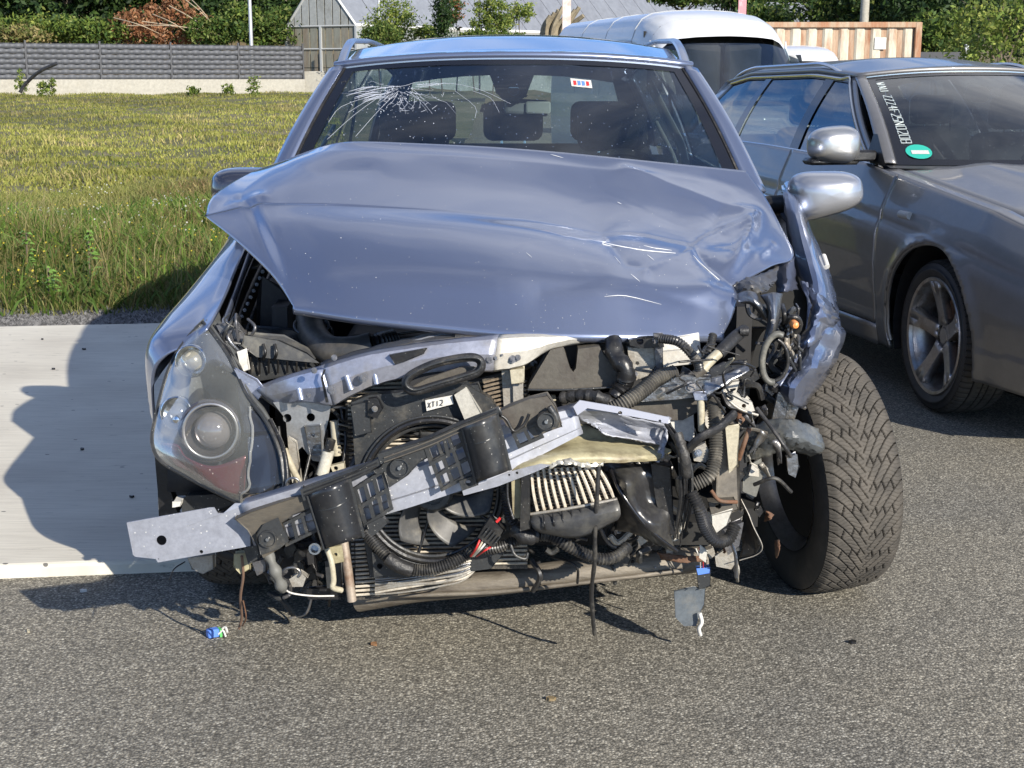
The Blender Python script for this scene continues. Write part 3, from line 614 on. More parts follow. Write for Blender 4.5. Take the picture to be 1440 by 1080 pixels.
for i in range(nrib):
    x = c0x + .15 + i * pr
    m = M(); m.plate([(x, 33.06, zb_ + .16), (x + pr * .32, 33.06, zb_ + .16), (x + pr * .32, 33.06, zt - .12), (x, 33.06, zt - .12)], (0, .02, 0))
    obj('corrugation_groove', m, rust_g, ct, smooth=0)
    m = M(); z0, z1 = zb_ + .17, zt - .13; xa, xb = x + pr * .33, x + pr * .99
    m.add([(xa, 33.06, z0), (xa + .05, 33.02, z0), (xb - .05, 33.02, z0), (xb, 33.06, z0), (xa, 33.06, z1), (xa + .05, 33.02, z1), (xb - .05, 33.02, z1), (xb, 33.06, z1)], [(0, 1, 5, 4), (1, 2, 6, 5), (2, 3, 7, 6)])
    obj('corrugation_rib', m, rustw, ct, smooth=0, solid=.004)
m = M(); q = P(1238, 61, 33.0); m.box((q.x, 33.0, q.z), (.26, .015, .26)); obj('white_sign', m, whitepl, ct)
m = M(); q = P(1322, 70, 36); m.box((q.x, 36, q.z - .6), (1.3, .06, 1.7)); 
bf = thing('dark_fence', 'black slatted fence between container and green tree', 'fence', (q.x, 36, 0))
for i in range(9): m = M(); m.box((q.x, 36, .2 + i * .21), (1.25, .03, .18)); obj('fence_slat', m, fp, bf)
for s_ in (-.66, .66): m = M(); m.box((q.x + s_, 36, 1.05), (.09, .09, 2.2)); obj('fence_post', m, galv if s_ > 0 else fp, bf)
# grey tent roof behind van
m = M(); a = P(1055, 18, 60); b = P(1080, 3, 60); c = P(1140, 4, 60); d = P(1152, 28, 60)
m.plate([(a.x, 60, 2), (d.x, 60, 2), tuple(d), tuple(c), tuple(b), tuple(a)], (0, 9, 0)); tag(obj('storage_shed', m, gh_roof, smooth=0), 'grey sheet shed roof between van and container', 'shed')
RL = [(1075, 30, 55, 1.0, .6, MG, 'green bush below the grey shed roof'), (1180, 8, 52, 2.2, 1.1, DK + MG, 'dark green tree above the container left of the pale post'), (1120, -8, 68, 2.2, 1.2, MG, 'green tree behind the grey shed roof'),
      (1262, 12, 50, 1.8, 1.2, DK + MG, 'dark tree right of the pale post above the container'), (1330, 10, 48, 1.9, 1.4, DK + MG[:1], 'dark tree behind the black slatted fence'), (1315, 50, 44, .9, .7, MG + YG[:1], 'mid green bush over the black slatted fence'),
      (1405, 0, 58, 2.6, 2.4, DK, 'dark tree far right behind the bright green shrub'), (1480, 10, 50, 2.2, 2.0, DK, 'dark tree beyond the right picture edge'), (1230, -20, 62, 3, 1.6, DK, 'tall dark tree behind the pale post'), (1040, -10, 66, 1.6, .7, DK + MG, 'distant green tree above the white van'), (1345, -15, 60, 3.2, 2.2, DK, 'large dark tree behind the far right trees'), (960, -6, 70, 1.6, .35, MG, 'distant green tree tops above the van roof')]
for i, (px, py, Y, rx, rz, pal, lab) in enumerate(RL):
    c = P(px, py, Y); tree('tree', lab, 'tree', (c.x, Y, .4), tuple(c), (rx, 1.4, rz), 110, 44, .11, pal, 200 + i, trunk=.12, spread=.27)
c = P(1408, 42, 26); tree('shrub', 'bright yellow green leafy shrub at the right picture edge', 'bush', (c.x, 26, 0), tuple(c), (.95, .7, .95), 90, 34, .055, YG + MG[2:], 230, trunk=.05, spread=.26)
m = M(); q = P(1216, 15, 48); m.cyl((q.x, 48, .3), (q.x, 48, 4.2), .16, .14, 12); tag(obj('concrete_post', m, wallm), 'pale thick post among trees above the container', 'post')
m = M(); q = P(1044, 4, 30); m.box((q.x, 30, 2.6), (.16, .05, 1.0)); tag(obj('advert_flag', m, mat('flag_red', (.6, .25, .28), .7, col2=(.7, .6, .6), vs_=6, amt=.5), smooth=0), 'pinkish banner strip just above the van roof', 'banner')

# wooded ridge added far behind, raised to darken sky reflections in car paint
wood_m = mat('far_wood_floor', (.03, .045, .02), .95)
m = M(); m.grid(lambda u, v: (-160 + 330 * u, 118 + 60 * v, -1 + 21 * min(1, v * 2.2) + 2.5 * math.sin(u * 9) + 1.5 * math.sin(u * 23 + 1)), 60, 10); tag(obj('added_wooded_hill', m, wood_m, smooth=180), 'added dark wooded hill, raised to darken paint reflections', kind='structure')
rg = np.random.default_rng(77); n = 42000; u = rg.random(n); v = rg.random(n) ** .8; x = -160 + 330 * u; y = 117 + 45 * v; z = -1 + 21 * np.minimum(1, (v * .75) * 2.2) + 2.5 * np.sin(u * 9) + 1.5 * np.sin(u * 23 + 1)
pts = np.c_[x, y, z + rg.random(n) * 5 * (.6 + .4 * np.sin(x * .9) * np.sin(y * .5))]; V, T_ = leaves(pts, 1.1, DK + MG[:2], rg); tag(np_obj('added_far_wood', V, np.arange(len(V)).reshape(-1, 4), leaf, attrs=T_), 'far dark woodland covering the added hill', kind='stuff')
# ---------------- wheels ----------------
def tyre(Rr, wd, rim, N=60, pattern='vee', nu=720, nt_=96):
    """numpy tyre with real grooves, axis = local Y, centre at origin; returns (V,F tread), (V,F sidewall)"""
    hw_ = wd / 2; v = np.linspace(-1, 1, nt_ + 1)
    ty = v * hw_ * .93; tr = Rr - .010 * np.abs(v) ** 2.6 - .006 * np.clip(np.abs(v) - .82, 0, 1) / .18 
    th = np.linspace(0, 2 * np.pi, nu, endpoint=False); TH, VV = np.meshgrid(th, v, indexing='ij')
    av = np.abs(VV); ph = TH * N / (2 * np.pi)
    dep = np.zeros_like(TH)
    if pattern == 'vee':
        off = np.where(VV > 0, .5, 0.0); curve = 3.6 * (1 - av) ** 1.45
        s = (ph + curve + off) % 1.0
        gw = .13 - .03 * av
        lat = (s < gw); dep[lat & (av > .02)] = .0085
        k = np.floor(ph + curve + off).astype(int)
        for pos, par in ((.20, 0), (.42, 1), (.68, 0)):
            sl = np.abs(av - pos + .07 * (s - .5)) < .016; dep[sl & ((k + par) % 2 == 0) & (s > .1)] = .006
        ph2 = (ph * 3.0 + .6 * np.sin(av * 9)) % 1.0; sip = (ph2 < .22) & (av > .04) & ~lat; dep[sip] = np.maximum(dep[sip], .0014)
    else:
        for pos in (.12, .52): dep[np.abs(av - pos) < .035] = .006
        s = (ph + .5 * (VV > 0) + .3 * av) % 1.0; dep[(s < .16) & (av > .55)] = .005; dep[(s < .10) & (av <= .48)] = .003
    rad = tr[None, :] - dep
    V = np.stack([rad * np.cos(TH), np.broadcast_to(ty[None, :], TH.shape), rad * np.sin(TH)], -1).reshape(-1, 3)
    def gf(nu_, m_):
        i, j = np.meshgrid(np.arange(nu_), np.arange(m_ - 1), indexing='ij'); i2 = (i + 1) % nu_
        return np.stack([i * m_ + j, i * m_ + j + 1, i2 * m_ + j + 1, i2 * m_ + j], -1).reshape(-1, 4)
    F = gf(nu, nt_ + 1)
    e = tr[0]; pr = [(e - .002, .93), (e - .010, .975), (e - .028, 1.0), ((e + rim) / 2 + .01, 1.04), (rim + .03, 1.0), (rim + .012, .93), (rim + .004, .90), (rim - .004, .80)]
    SV = []; SF = []; nn = 120; o = 0
    for sg in (-1, 1):
        t2 = np.linspace(0, 2 * np.pi, nn, endpoint=False)
        A = np.stack([np.stack([r_ * np.cos(t2), np.full(nn, sg * y_ * hw_), r_ * np.sin(t2)], -1) for r_, y_ in pr], 1)
        SV.append(A.reshape(-1, 3)); f = gf(nn, len(pr)) + o; SF.append(f); o += nn * len(pr)
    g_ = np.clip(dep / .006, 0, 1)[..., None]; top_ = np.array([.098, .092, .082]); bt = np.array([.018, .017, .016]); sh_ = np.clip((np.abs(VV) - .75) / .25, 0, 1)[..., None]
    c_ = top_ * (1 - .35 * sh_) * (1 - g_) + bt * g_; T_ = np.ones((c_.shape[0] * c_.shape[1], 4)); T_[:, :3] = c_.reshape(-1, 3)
    return (V, F, T_), (np.concatenate(SV), np.concatenate(SF))
def wheel(parent, pos, rot, Rr=.325, wd=.215, rim=.205, style='star', pattern='vee', N=60, out=1, nu=720, name='wheel', label=None, tread=None):
    """pos in parent-local coords, rot a 3x3 Matrix; out=+1: the visible face looks along +Y of the wheel"""
    (V, F, TT), (SV, SF) = tyre(Rr, wd, rim, N, pattern, nu)
    Rm = np.array(rot); p = np.array(pos)
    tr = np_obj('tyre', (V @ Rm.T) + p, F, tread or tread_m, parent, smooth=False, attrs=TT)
    if label: tr['label'] = label
    sw = np_obj('sidewall', (SV @ Rm.T) + p, SF, side_m, tr, smooth=True)
    Mx = Matrix.Translation(pos) @ rot.to_4x4(); o = out; h = wd / 2
    m = M(); prof = [(rim - .004, -h * .82), (rim, -h * .9), (rim - .012, -h * .7), (rim - .03, -h * .4), (rim - .035, h * .3), (rim - .012, h * .75), (rim + .004, h * .92), (rim + .001, h * .96), (rim - .012, h * .93), (rim - .018, h * .8)]
    m.lathe((0, 0, 0), (0, o, 0), prof, 64); m.xf(Mx); rm = obj('rim', m, rim_m, parent, world=False)
    if style == 'star':
        for k in range(5):
            a = math.radians(72 * k + 96); u = Vector((math.cos(a), 0, math.sin(a))); s_ = Vector((-math.sin(a), 0, math.cos(a))); Y = Vector((0, o, 0))
            m = M(); r0, r1 = .045, rim - .012; n = 6; vs_ = []; 
            for i in range(n + 1):
                t = i / n; r_ = r0 + (r1 - r0) * t; hw_ = .027 - .008 * math.sin(t * math.pi) + .008 * t; yy = h * (.45 + .38 * t ** 1.5)
                vs_ += [u * r_ + s_ * q * hw_ + Y * (yy + dz) for q, dz in ((-1, -.022), (-.85, .004), (-.2, .004), (0, -.004), (.2, .004), (.85, .004), (1, -.022))]
            fs = [(i * 7 + j, i * 7 + j + 1, i * 7 + j + 8, i * 7 + j + 7) for i in range(n) for j in range(6)]
            m.add(vs_, fs); m.xf(Mx); obj('spoke', m, rim_m, rm, world=False, smooth=50, solid=.012)
        m = M(); m.lathe((0, 0, 0), (0, o, 0), [(.0, h * .52), (.032, h * .52), (.036, h * .47), (.062, h * .44), (.066, h * .30), (.05, h * .1)], 30); m.xf(Mx); obj('hub_cap', m, rim_m, rm, world=False)
        m = M()
        for k in range(5):
            a = math.radians(72 * k + 60); c = Vector((math.cos(a) * .052, 0, math.sin(a) * .052)); m.cyl(c + Vector((0, o * h * .3, 0)), c + Vector((0, o * h * .47, 0)), .012, n=10)
        m.xf(Mx); obj('wheel_bolt', m, darkm, rm, world=False)
    else:
        m = M(); m.lathe((0, 0, 0), (0, o, 0), [(.0, h * .5), (.08, h * .5), (.15, h * .3), (rim - .02, h * .1)], 40); m.xf(Mx); obj('wheel_disc', m, steel_dark, rm, world=False)
    m = M(); m.lathe((0, 0, 0), (0, o, 0), [(.03, h * .05), (.15, h * .05), (.15, -h * .1), (.03, -h * .1)], 48); m.xf(Mx); obj('brake_disc', m, disc_m, rm, world=False)
    # closed back of the barrel
    m = M(); m.lathe((0, 0, 0), (0, o, 0), [(.0, -h * .55), (rim - .03, -h * .5)], 40); m.xf(Mx); obj('barrel_back', m, darkm, rm, world=False)
    return tr

# ---------------- car shell ----------------
def smooth01(t): t = max(0.0, min(1.0, t)); return t * t * (3 - 2 * t)
def interp(x, tab):
    if x <= tab[0][0]: return tab[0][1]
    for (a, p), (b, q) in zip(tab, tab[1:]):
        if x <= b: return p + (q - p) * smooth01((x - a) / (b - a)) if False else p + (q - p) * (x - a) / (b - a)
    return tab[-1][1]
def car_shell(root, T, D, body, glass, sides=(1, -1)):
    """T: matrix from car coordinates (x forward of the front axle, y left, z up) to root coordinates"""
    def put(name, m, mt, par=root, **k): m.xf(T); return obj(name, m, mt, par, world=False, **k)
    hw, wb, Ra, zc = D['hw'], D['wb'], D['Ra'], D['zc']
    xe, xn, xA0, xA1, zA0, zA1, yA0, yA1 = D['xe'], D['xn'], D['xA0'], D['xA1'], D['zA0'], D['zA1'], D['yA0'], D['yA1']
    zs = .21
    belt = lambda x: interp(x, D['belt'])
    sect = [(.15, .93), (.30, .965), (.45, .985), (.60, 1.0), (.72, .998), (.80, .985), (.88, .955), (1.0, .90)]
    def plan(x):
        k = 1.0
        if x > .25: k -= .14 * ((x - .25) / .73) ** 2
        if x < -wb: k -= .12 * ((-wb - x) / 1.0) ** 2
        return k
    def side(x, z, sg):
        zz = (z - 0) / (belt(x)) ; y = hw * plan(x) * interp(zz, sect)
        for xc in (0, -wb):
            r = math.hypot(x - xc, z - zc); y += .016 * math.exp(-((r - Ra) / .035) ** 2) if r > Ra - .03 else 0
        if z < .34: y += .004
        cr = D.get('crease', .74); y -= .010 * math.exp(-((z / belt(x) - cr) / .02) ** 2)
        return y * sg
    def sidepanel(name, xa, xb, sg, seam=0.0, z0=zs, mt=body):
        nu = max(6, int(abs(xb - xa) / .018)); nv = 42; m = M()
        def fn(u, v):
            x = xa + (xb - xa) * u; zb = belt(x); z = z0 + (zb - z0) * v
            if seam: x += seam * math.sin(v * math.pi) * (1 - abs(2 * u - 1))
            for xc in (0, -wb):
                r = math.hypot(x - xc, z - zc)
                if Ra - .04 < r < Ra: k = Ra / max(r, 1e-4); x = xc + (x - xc) * k; z = max(z0, zc + (z - zc) * k)
            return (x, side(x, z, sg), z)
        def keep(u, v):
            x = xa + (xb - xa) * u; z = z0 + (belt(x) - z0) * v
            return all(math.hypot(x - xc, z - zc) > Ra - .005 for xc in (0, -wb))
        m.grid(fn, nu, nv, keep); return put(name, m, mt, solid=.012, off=-1 if sg > 0 else 1)
    g = .004; doors = D['doors']
    for sg in sides:
        if D.get('front_fender', True): sidepanel('front_fender', doors[0] + g, D['xf'], sg)
        a = sidepanel('front_door', doors[1] + g, doors[0] - g, sg, z0=.30); b = sidepanel('rear_door', doors[2] + g, doors[1] - g, sg, z0=.30)
        sidepanel('rear_quarter', xe + .12, doors[2] - g, sg)
        m = M(); m.grid(lambda u, v: (doors[2] + (doors[0] - doors[2]) * u, sg * (hw * (.945 + .02 * v)), .20 + .095 * v), 12, 4); put('sill', m, body, solid=.02, off=-1 if sg > 0 else 1)
        for dr, xa in ((a, doors[1] + .10), (b, doors[2] + .10)):
            yy = hw * .965; zz = belt(xa) * .80
            m = M(); m.tube([(xa, sg * yy, zz), (xa + .02, sg * (yy + .035), zz), (xa + .17, sg * (yy + .035), zz + .005), (xa + .19, sg * yy, zz + .005)], .012, 8, flat=1.3); put('door_handle', m, body, dr)
        for xc in (0, -wb):
            if xc == 0 and not D.get('front_fender', True): continue
            aa = [a for a in np.linspace(R(-20), R(200), 40) if zc + Ra * math.sin(a) > zs + .005]
            m = M(); m.tube([(xc + (Ra + .001) * math.cos(a), side(xc + Ra * math.cos(a), zc + Ra * math.sin(a), sg) - sg * .004, zc + (Ra + .001) * math.sin(a)) for a in aa], .009, 8, smooth=1); put('arch_lip', m, body)
        # wheel housings
        for xc in (0, -wb):
            if xc == 0 and not D.get('front_fender', True): continue
            m = M(); m.grid(lambda u, v: (xc + (Ra + .02) * math.cos(-.35 + (math.pi + .7) * u), sg * (hw * .95 - .42 * v), zc + (Ra + .02) * math.sin(-.35 + (math.pi + .7) * u)), 24, 3); put('wheel_housing', m, darkm)
            m = M(); m.box((xc, sg * (hw - .46), zc + .08), (Ra * 2.1, .02, Ra * 2)); put('housing_wall', m, darkm)
    # greenhouse
    rail = D['rail']  # x -> (y,z)
    def ry(x): return interp(x, [(a, b) for a, b, c in rail])
    def rz(x): return interp(x, [(a, c) for a, b, c in rail])
    def xA(t): return xA0 + (xA1 - xA0) * (t ** .92)
    def xD(t): return D['xD0'] + (D['xD1'] - D['xD0']) * t
    yb = lambda x: hw * plan(x) * .885
    def Gs(x, t, sg, lat=0):
        zb = belt(x); y0 = yb(x); y1, z1 = ry(x), rz(x)
        y = y0 + (y1 - y0) * t + .02 * math.sin(t * math.pi); return (x, sg * (y + lat), zb + (z1 - zb) * t)
    def patch(name, x0, x1, t0, t1, sg, mt, lat=0, nu=8, nv=8, **k):
        m = M(); m.grid(lambda u, v: Gs(x0(t0 + (t1 - t0) * v) * (1 - u) + x1(t0 + (t1 - t0) * v) * u, t0 + (t1 - t0) * v, sg, lat), nu, nv); return put(name, m, mt, **k)
    Bx, Cx = D['Bx'], D['Cx']; lin = lambda a, b: (lambda t: a + (b - a) * t)
    for sg in sides:
        so_ = -1 if sg > 0 else 1
        # pillar line: A pillar between windscreen edge and door glass
        patch('a_pillar', lambda t: xA(t), lambda t: xA(t) - .075, 0, 1, sg, body, nu=3, nv=16, solid=.02, off=so_)
        patch('window_surround', lambda t: xA(t) - .078, lambda t: xA(t) - .11, 0, .93, sg, blackgloss, -.002, nu=1, nv=16)
        patch('window_surround', lambda t: xA(.95) - .07, lambda t: xD(t) + .07, .93, .95, sg, blackgloss, -.001, nu=40, nv=1)
        patch('roof_frame', lambda t: xA(t) - .07, lambda t: xD(t), .95, 1, sg, body, nu=40, nv=2, solid=.015, off=so_)
        patch('side_window', lambda t: xA(t) - .09, lin(Bx + .05, Bx - .02), .0, .94, sg, glass, -.008, nv=12)
        patch('b_pillar', lin(Bx + .05, Bx - .02), lin(Bx - .06, Bx - .12), 0, .94, sg, blackgloss, 0, nu=2)
        patch('side_window', lin(Bx - .05, Bx - .11), lin(Cx + .05, Cx + .00), .0, .94, sg, glass, -.008)
        patch('c_pillar', lin(Cx + .05, Cx), lin(Cx - .05, Cx - .09), 0, .94, sg, blackgloss, 0, nu=2)
        patch('side_window', lin(Cx - .05, Cx - .09), lambda t: xD(t) + .20 - .05 * t, .0, .94, sg, glass, -.008)
        patch('d_pillar', lambda t: xD(t) + .21 - .05 * t, lambda t: xD(t), 0, .95, sg, body, nu=4, solid=.02, off=so_)
        if D.get('trim', True):
            pt = [Gs(xA(t) - .07, t, sg, .006) for t in [i / 12 for i in range(13)]] + [Gs(x, .965, sg, .004) for x in np.linspace(xA1 - .15, D['xD1'] + .1, 14)]
            m = M(); m.tube(pt, .008, 6, smooth=2); put('window_trim', m, chrome)
            m = M(); m.tube([Gs(x, .005, sg, .008) for x in np.linspace(xA0 - .06, D['xD0'] + .2, 16)], .008, 6, smooth=1); put('window_trim', m, chrome)
        # roof rail
        xr0, xr1 = D['rail0'], D['rail1']; n = 16; pts = []
        for i in range(n + 1):
            t = i / n; x = xr0 + (xr1 - xr0) * t; up = D['rail_h'] * min(1, min(t, 1 - t) * 7) ** .6
            pts.append((x, sg * (ry(x) - .02), rz(x) + .012 + up))
        m = M(); m.tube(pts, .010, 8, flat=1.6, smooth=2); put('roof_rail', m, D.get('rail_mat', chrome))
    # roof
    cr = D['crown']
    def xf_(s): return xA1 + D['bow'] * (1 - s * s)
    def roof(u, v):
        s = 2 * u - 1; x = xf_(s) + (D['xD1'] - .02 - xf_(s)) * v; return (x, s * ry(x), rz(x) + cr * (1 - abs(s) ** 2.4) * (.55 + .45 * min(1, v * 3)))
    m = M(); m.grid(roof, 24, 40); put('roof', m, body, solid=.02, off=1)
    m = M(); m.tube([(lambda p: (p[0] + .006, p[1], p[2] - .002))(roof(i / 20, 0)) for i in range(21)], .0045, 6, smooth=2); put('roof_front_trim', m, D.get('rail_mat', chrome))
    # windscreen
    def ws(s, t, off=0):
        b0 = Vector((xA0 + D['bow0'] * (1 - s * s), s * yA0, zA0 - D.get('zdip', .0) * (1 - s * s))); t0 = Vector(roof((s + 1) / 2, 0))
        t0.x += .012; t0.z -= .006; p = b0.lerp(t0, t); bul = math.sin(t * math.pi) * .025
        n = Vector((t0.z - b0.z, 0, b0.x - t0.x)).normalized(); return p + n * (bul + off)
    e = .875
    for sg in (-1, 1):
        m = M(); m.grid(lambda u, v: ws(sg * (.945 + .075 * u), v * 1.0, .006 + .006 * math.sin(u * math.pi)), 4, 20); put('a_pillar', m, body, solid=.012, off=0)
    m = M(); m.grid(lambda u, v: ws(-.94 + 1.88 * u, v), 36, 24); scr = put('windscreen', m, D.get('wglass', glass), smooth=180)
    m = M()
    for s0, s1, t0, t1 in ((-.94, -e, 0, 1), (e, .94, 0, 1), (-e, e, .955, .995), (-e, e, 0, .05)):
        m.grid(lambda u, v: ws(s0 + (s1 - s0) * u, t0 + (t1 - t0) * v, .0025), 3 if s1 - s0 < 1 else 24, 3 if t1 - t0 < .5 else 20)
    put('windscreen_frit', m, blackgloss, scr)
    # seal between screen and pillar
    m = M()
    for s in (-1, 1): m = M(); m.tube([ws(s * .942, t / 12, .004) for t in range(13)], .004, 6, smooth=1, flat=1.6); put('screen_seal', m, rubber, scr)
    # tailgate with rear window
    xR = D['xD1']
    def tg(s, t): 
        top = Vector((xR - .02, s * ry(xR), rz(xR) + cr * (1 - abs(s) ** 2.4) - .0)); bot = Vector((xe + .10 * s * s, s * hw * .82, .92)); p = top.lerp(bot, t); p.x -= .05 * (1 - s * s); return p
    m = M()
    for s0, s1, t0, t1 in ((-1, -.86, 0, 1), (.86, 1, 0, 1), (-.86, .86, 0, .12), (-.86, .86, .86, 1)): m.grid(lambda u, v: tg(s0 + (s1 - s0) * u, t0 + (t1 - t0) * v), 8, 8)
    put('tailgate', m, body, solid=.02, off=1)
    m = M(); m.grid(lambda u, v: tg(-.88 + 1.76 * u, .10 + .78 * v), 12, 8); put('rear_window', m, D.get('cglass', glass))
    m = M(); m.grid(lambda u, v: (xe + .12 * (2 * u - 1) ** 2 + .02 * v, (2 * u - 1) * hw * .9, .30 + .63 * v), 16, 8); put('rear_bumper', m, body, solid=.02, off=1)
    # floor, dash, seats
    m = M(); m.box((-wb / 2 - .25, 0, .24), (wb - .2, hw * 1.6, .06)); put('floor', m, darkm)
    m = M(); m.box((-wb - .45, 0, .55), (.9, hw * 1.3, .1)); put('boot_floor', m, darkm)
    m = M(); m.grid(lambda u, v: (xA0 + .12 - .50 * v, (2 * u - 1) * yA0 * .93, zA0 - .09 - .03 * v + .02 * math.sin(u * 9) * v), 16, 6); m.box((xA0 - .42, 0, zA0 - .28), (.05, yA0 * 1.8, .36)); put('dashboard', m, seatm)
    for sy in (-.37, .37):
        for xs in D['seats']:
            if xs == D['seats'][1] and sy < 0: continue
            bench = xs == D['seats'][1]; wd_ = .50 if not bench else 1.2; cy = sy if not bench else 0
            m = M(); m.box((xs + .05, cy, .52), (.5, wd_, .16)); m.box((xs - .26, cy, .80), (.14, wd_, .60), Matrix.Rotation(R(-14), 3, 'Y'))
            st = put('seat', m, seatm, bevel=.05, seg=3)
            for hy in ([cy] if not bench else [-.38, 0, .38]):
                m = M(); m.box((xs - .36, hy, 1.19), (.10, .26, .17)); put('headrest', m, D.get('hr', seatm), st, bevel=.04, seg=3)
                m = M()
                for q in (-.05, .05): m.cyl((xs - .345, hy + q, 1.02), (xs - .355, hy + q, 1.16), .006, n=6)
                put('headrest_post', m, chrome, st)
    for sg in (-1, 1):
        m = M(); m.grid(lambda u, v: (Bx - .09 - .04 * v, sg * (yb(Bx) - .05 - .16 * v) , .5 + .86 * v), 1, 8); put('pillar_trim', m, trim_in, solid=.06)
    m = M(); c = Vector((xA0 - .50, .37, zA0 - .06)); nn = Vector((-.9, 0, .42)).normalized(); u_ = Vector((0, 1, 0)); v_ = nn.cross(u_)
    m.tube([c + u_ * .185 * math.cos(a) + v_ * .185 * math.sin(a) for a in np.linspace(0, 2 * math.pi, 24, endpoint=False)], .014, 8, closed=True, smooth=2)
    m.tube([c - u_ * .17, c + nn * -.02, c + u_ * .17], .022, 8); m.cyl(c, c - nn * .3, .03); put('steering_wheel', m, black)
    return dict(ws=ws, Gs=Gs, side=side, roof=roof, put=put, belt=belt, yb=yb, xA=xA)

def door_mirror(put, root, c, s, shell, sg, out):
    """shell mirror: c centre, s size, in car coords; out lateral sign"""
    m = M(); hx, hy, hz = s
    def fn(u, v):
        a = 2 * math.pi * u; b = math.pi * (v - .5); ce = math.copysign(abs(math.cos(b)) ** .6, 1); ca, sa = math.cos(a), math.sin(a)
        y = math.copysign(abs(ca) ** .7, ca) * ce; z = math.copysign(abs(sa) ** .7, sa) * ce; x = math.sin(b)
        return (c[0] + hx * x * (1.0 if x > 0 else .25), c[1] + hy * y * (1 - .12 * (z > 0) * out * 0) , c[2] + hz * z * (1 + .12 * y * out * -1))
    m.grid(fn, 40, 20); return put('mirror_shell', m, shell, root, smooth=180)
# ---------------- grey parked car ----------------
AU = dict(wglass=glassmat('grey_car_windscreen', (.62, .68, .68), 0, 1.55, (.4, .45, .5), .03, 1.7), hw=.925, wb=2.84, Ra=.372, zc=.335, xe=-3.86, xn=.98, xf=.80, xA0=-.72, xA1=-1.50, zA0=.985, zA1=1.365, yA0=.80, yA1=.585,
          belt=[(-3.9, 1.02), (-2.0, 1.01), (-.8, .985), (-.3, .93), (.3, .865), (.62, .80), (.98, .72)], doors=(-.50, -1.68, -2.62),
          rail=[(-3.5, .54, 1.33), (-3.0, .56, 1.385), (-2.0, .58, 1.40), (-1.5, .585, 1.372)], crown=.065, bow=.11, bow0=.24, xD0=-3.75, xD1=-3.45, Bx=-1.72, Cx=-2.62,
          rail0=-1.72, rail1=-3.4, rail_h=.035, seats=(-1.25, -2.15), crease=.80)
def hood_patch(sh, D, mt, root, x0f, x1, name='bonnet'):
    put = sh['put']; 
    def fn(u, v, e=.93):
        s = (2 * u - 1); x = x0f(s) + (x1 - .10 * s * s - x0f(s)) * v; y = s * sh['yb'](x) * e
        b = sh['belt'](x); return (x, y, b + .055 * (1 - s * s) - .012 * math.exp(-((abs(s) - .62) / .05) ** 2) * 0 + .016 * math.exp(-((abs(s) - .55) / .12) ** 2) + (.0 if v < .85 else -.10 * ((v - .85) / .15) ** 2))
    m = M(); m.grid(fn, 30, 24); put(name, m, mt, root, solid=.01, off=1)
    for sg in (-1, 1):
        m = M(); m.grid(lambda u, v: (lambda x, s: (x, s * sh['yb'](x), sh['belt'](x) + (.055 * (1 - s * s) if abs(s) < .995 else 0) ))(x0f(1) + .0 + (D['xf'] - x0f(1)) * v, sg * (.937 + .075 * u)), 3, 24); put('fender_top', m, mt, root, solid=.01)
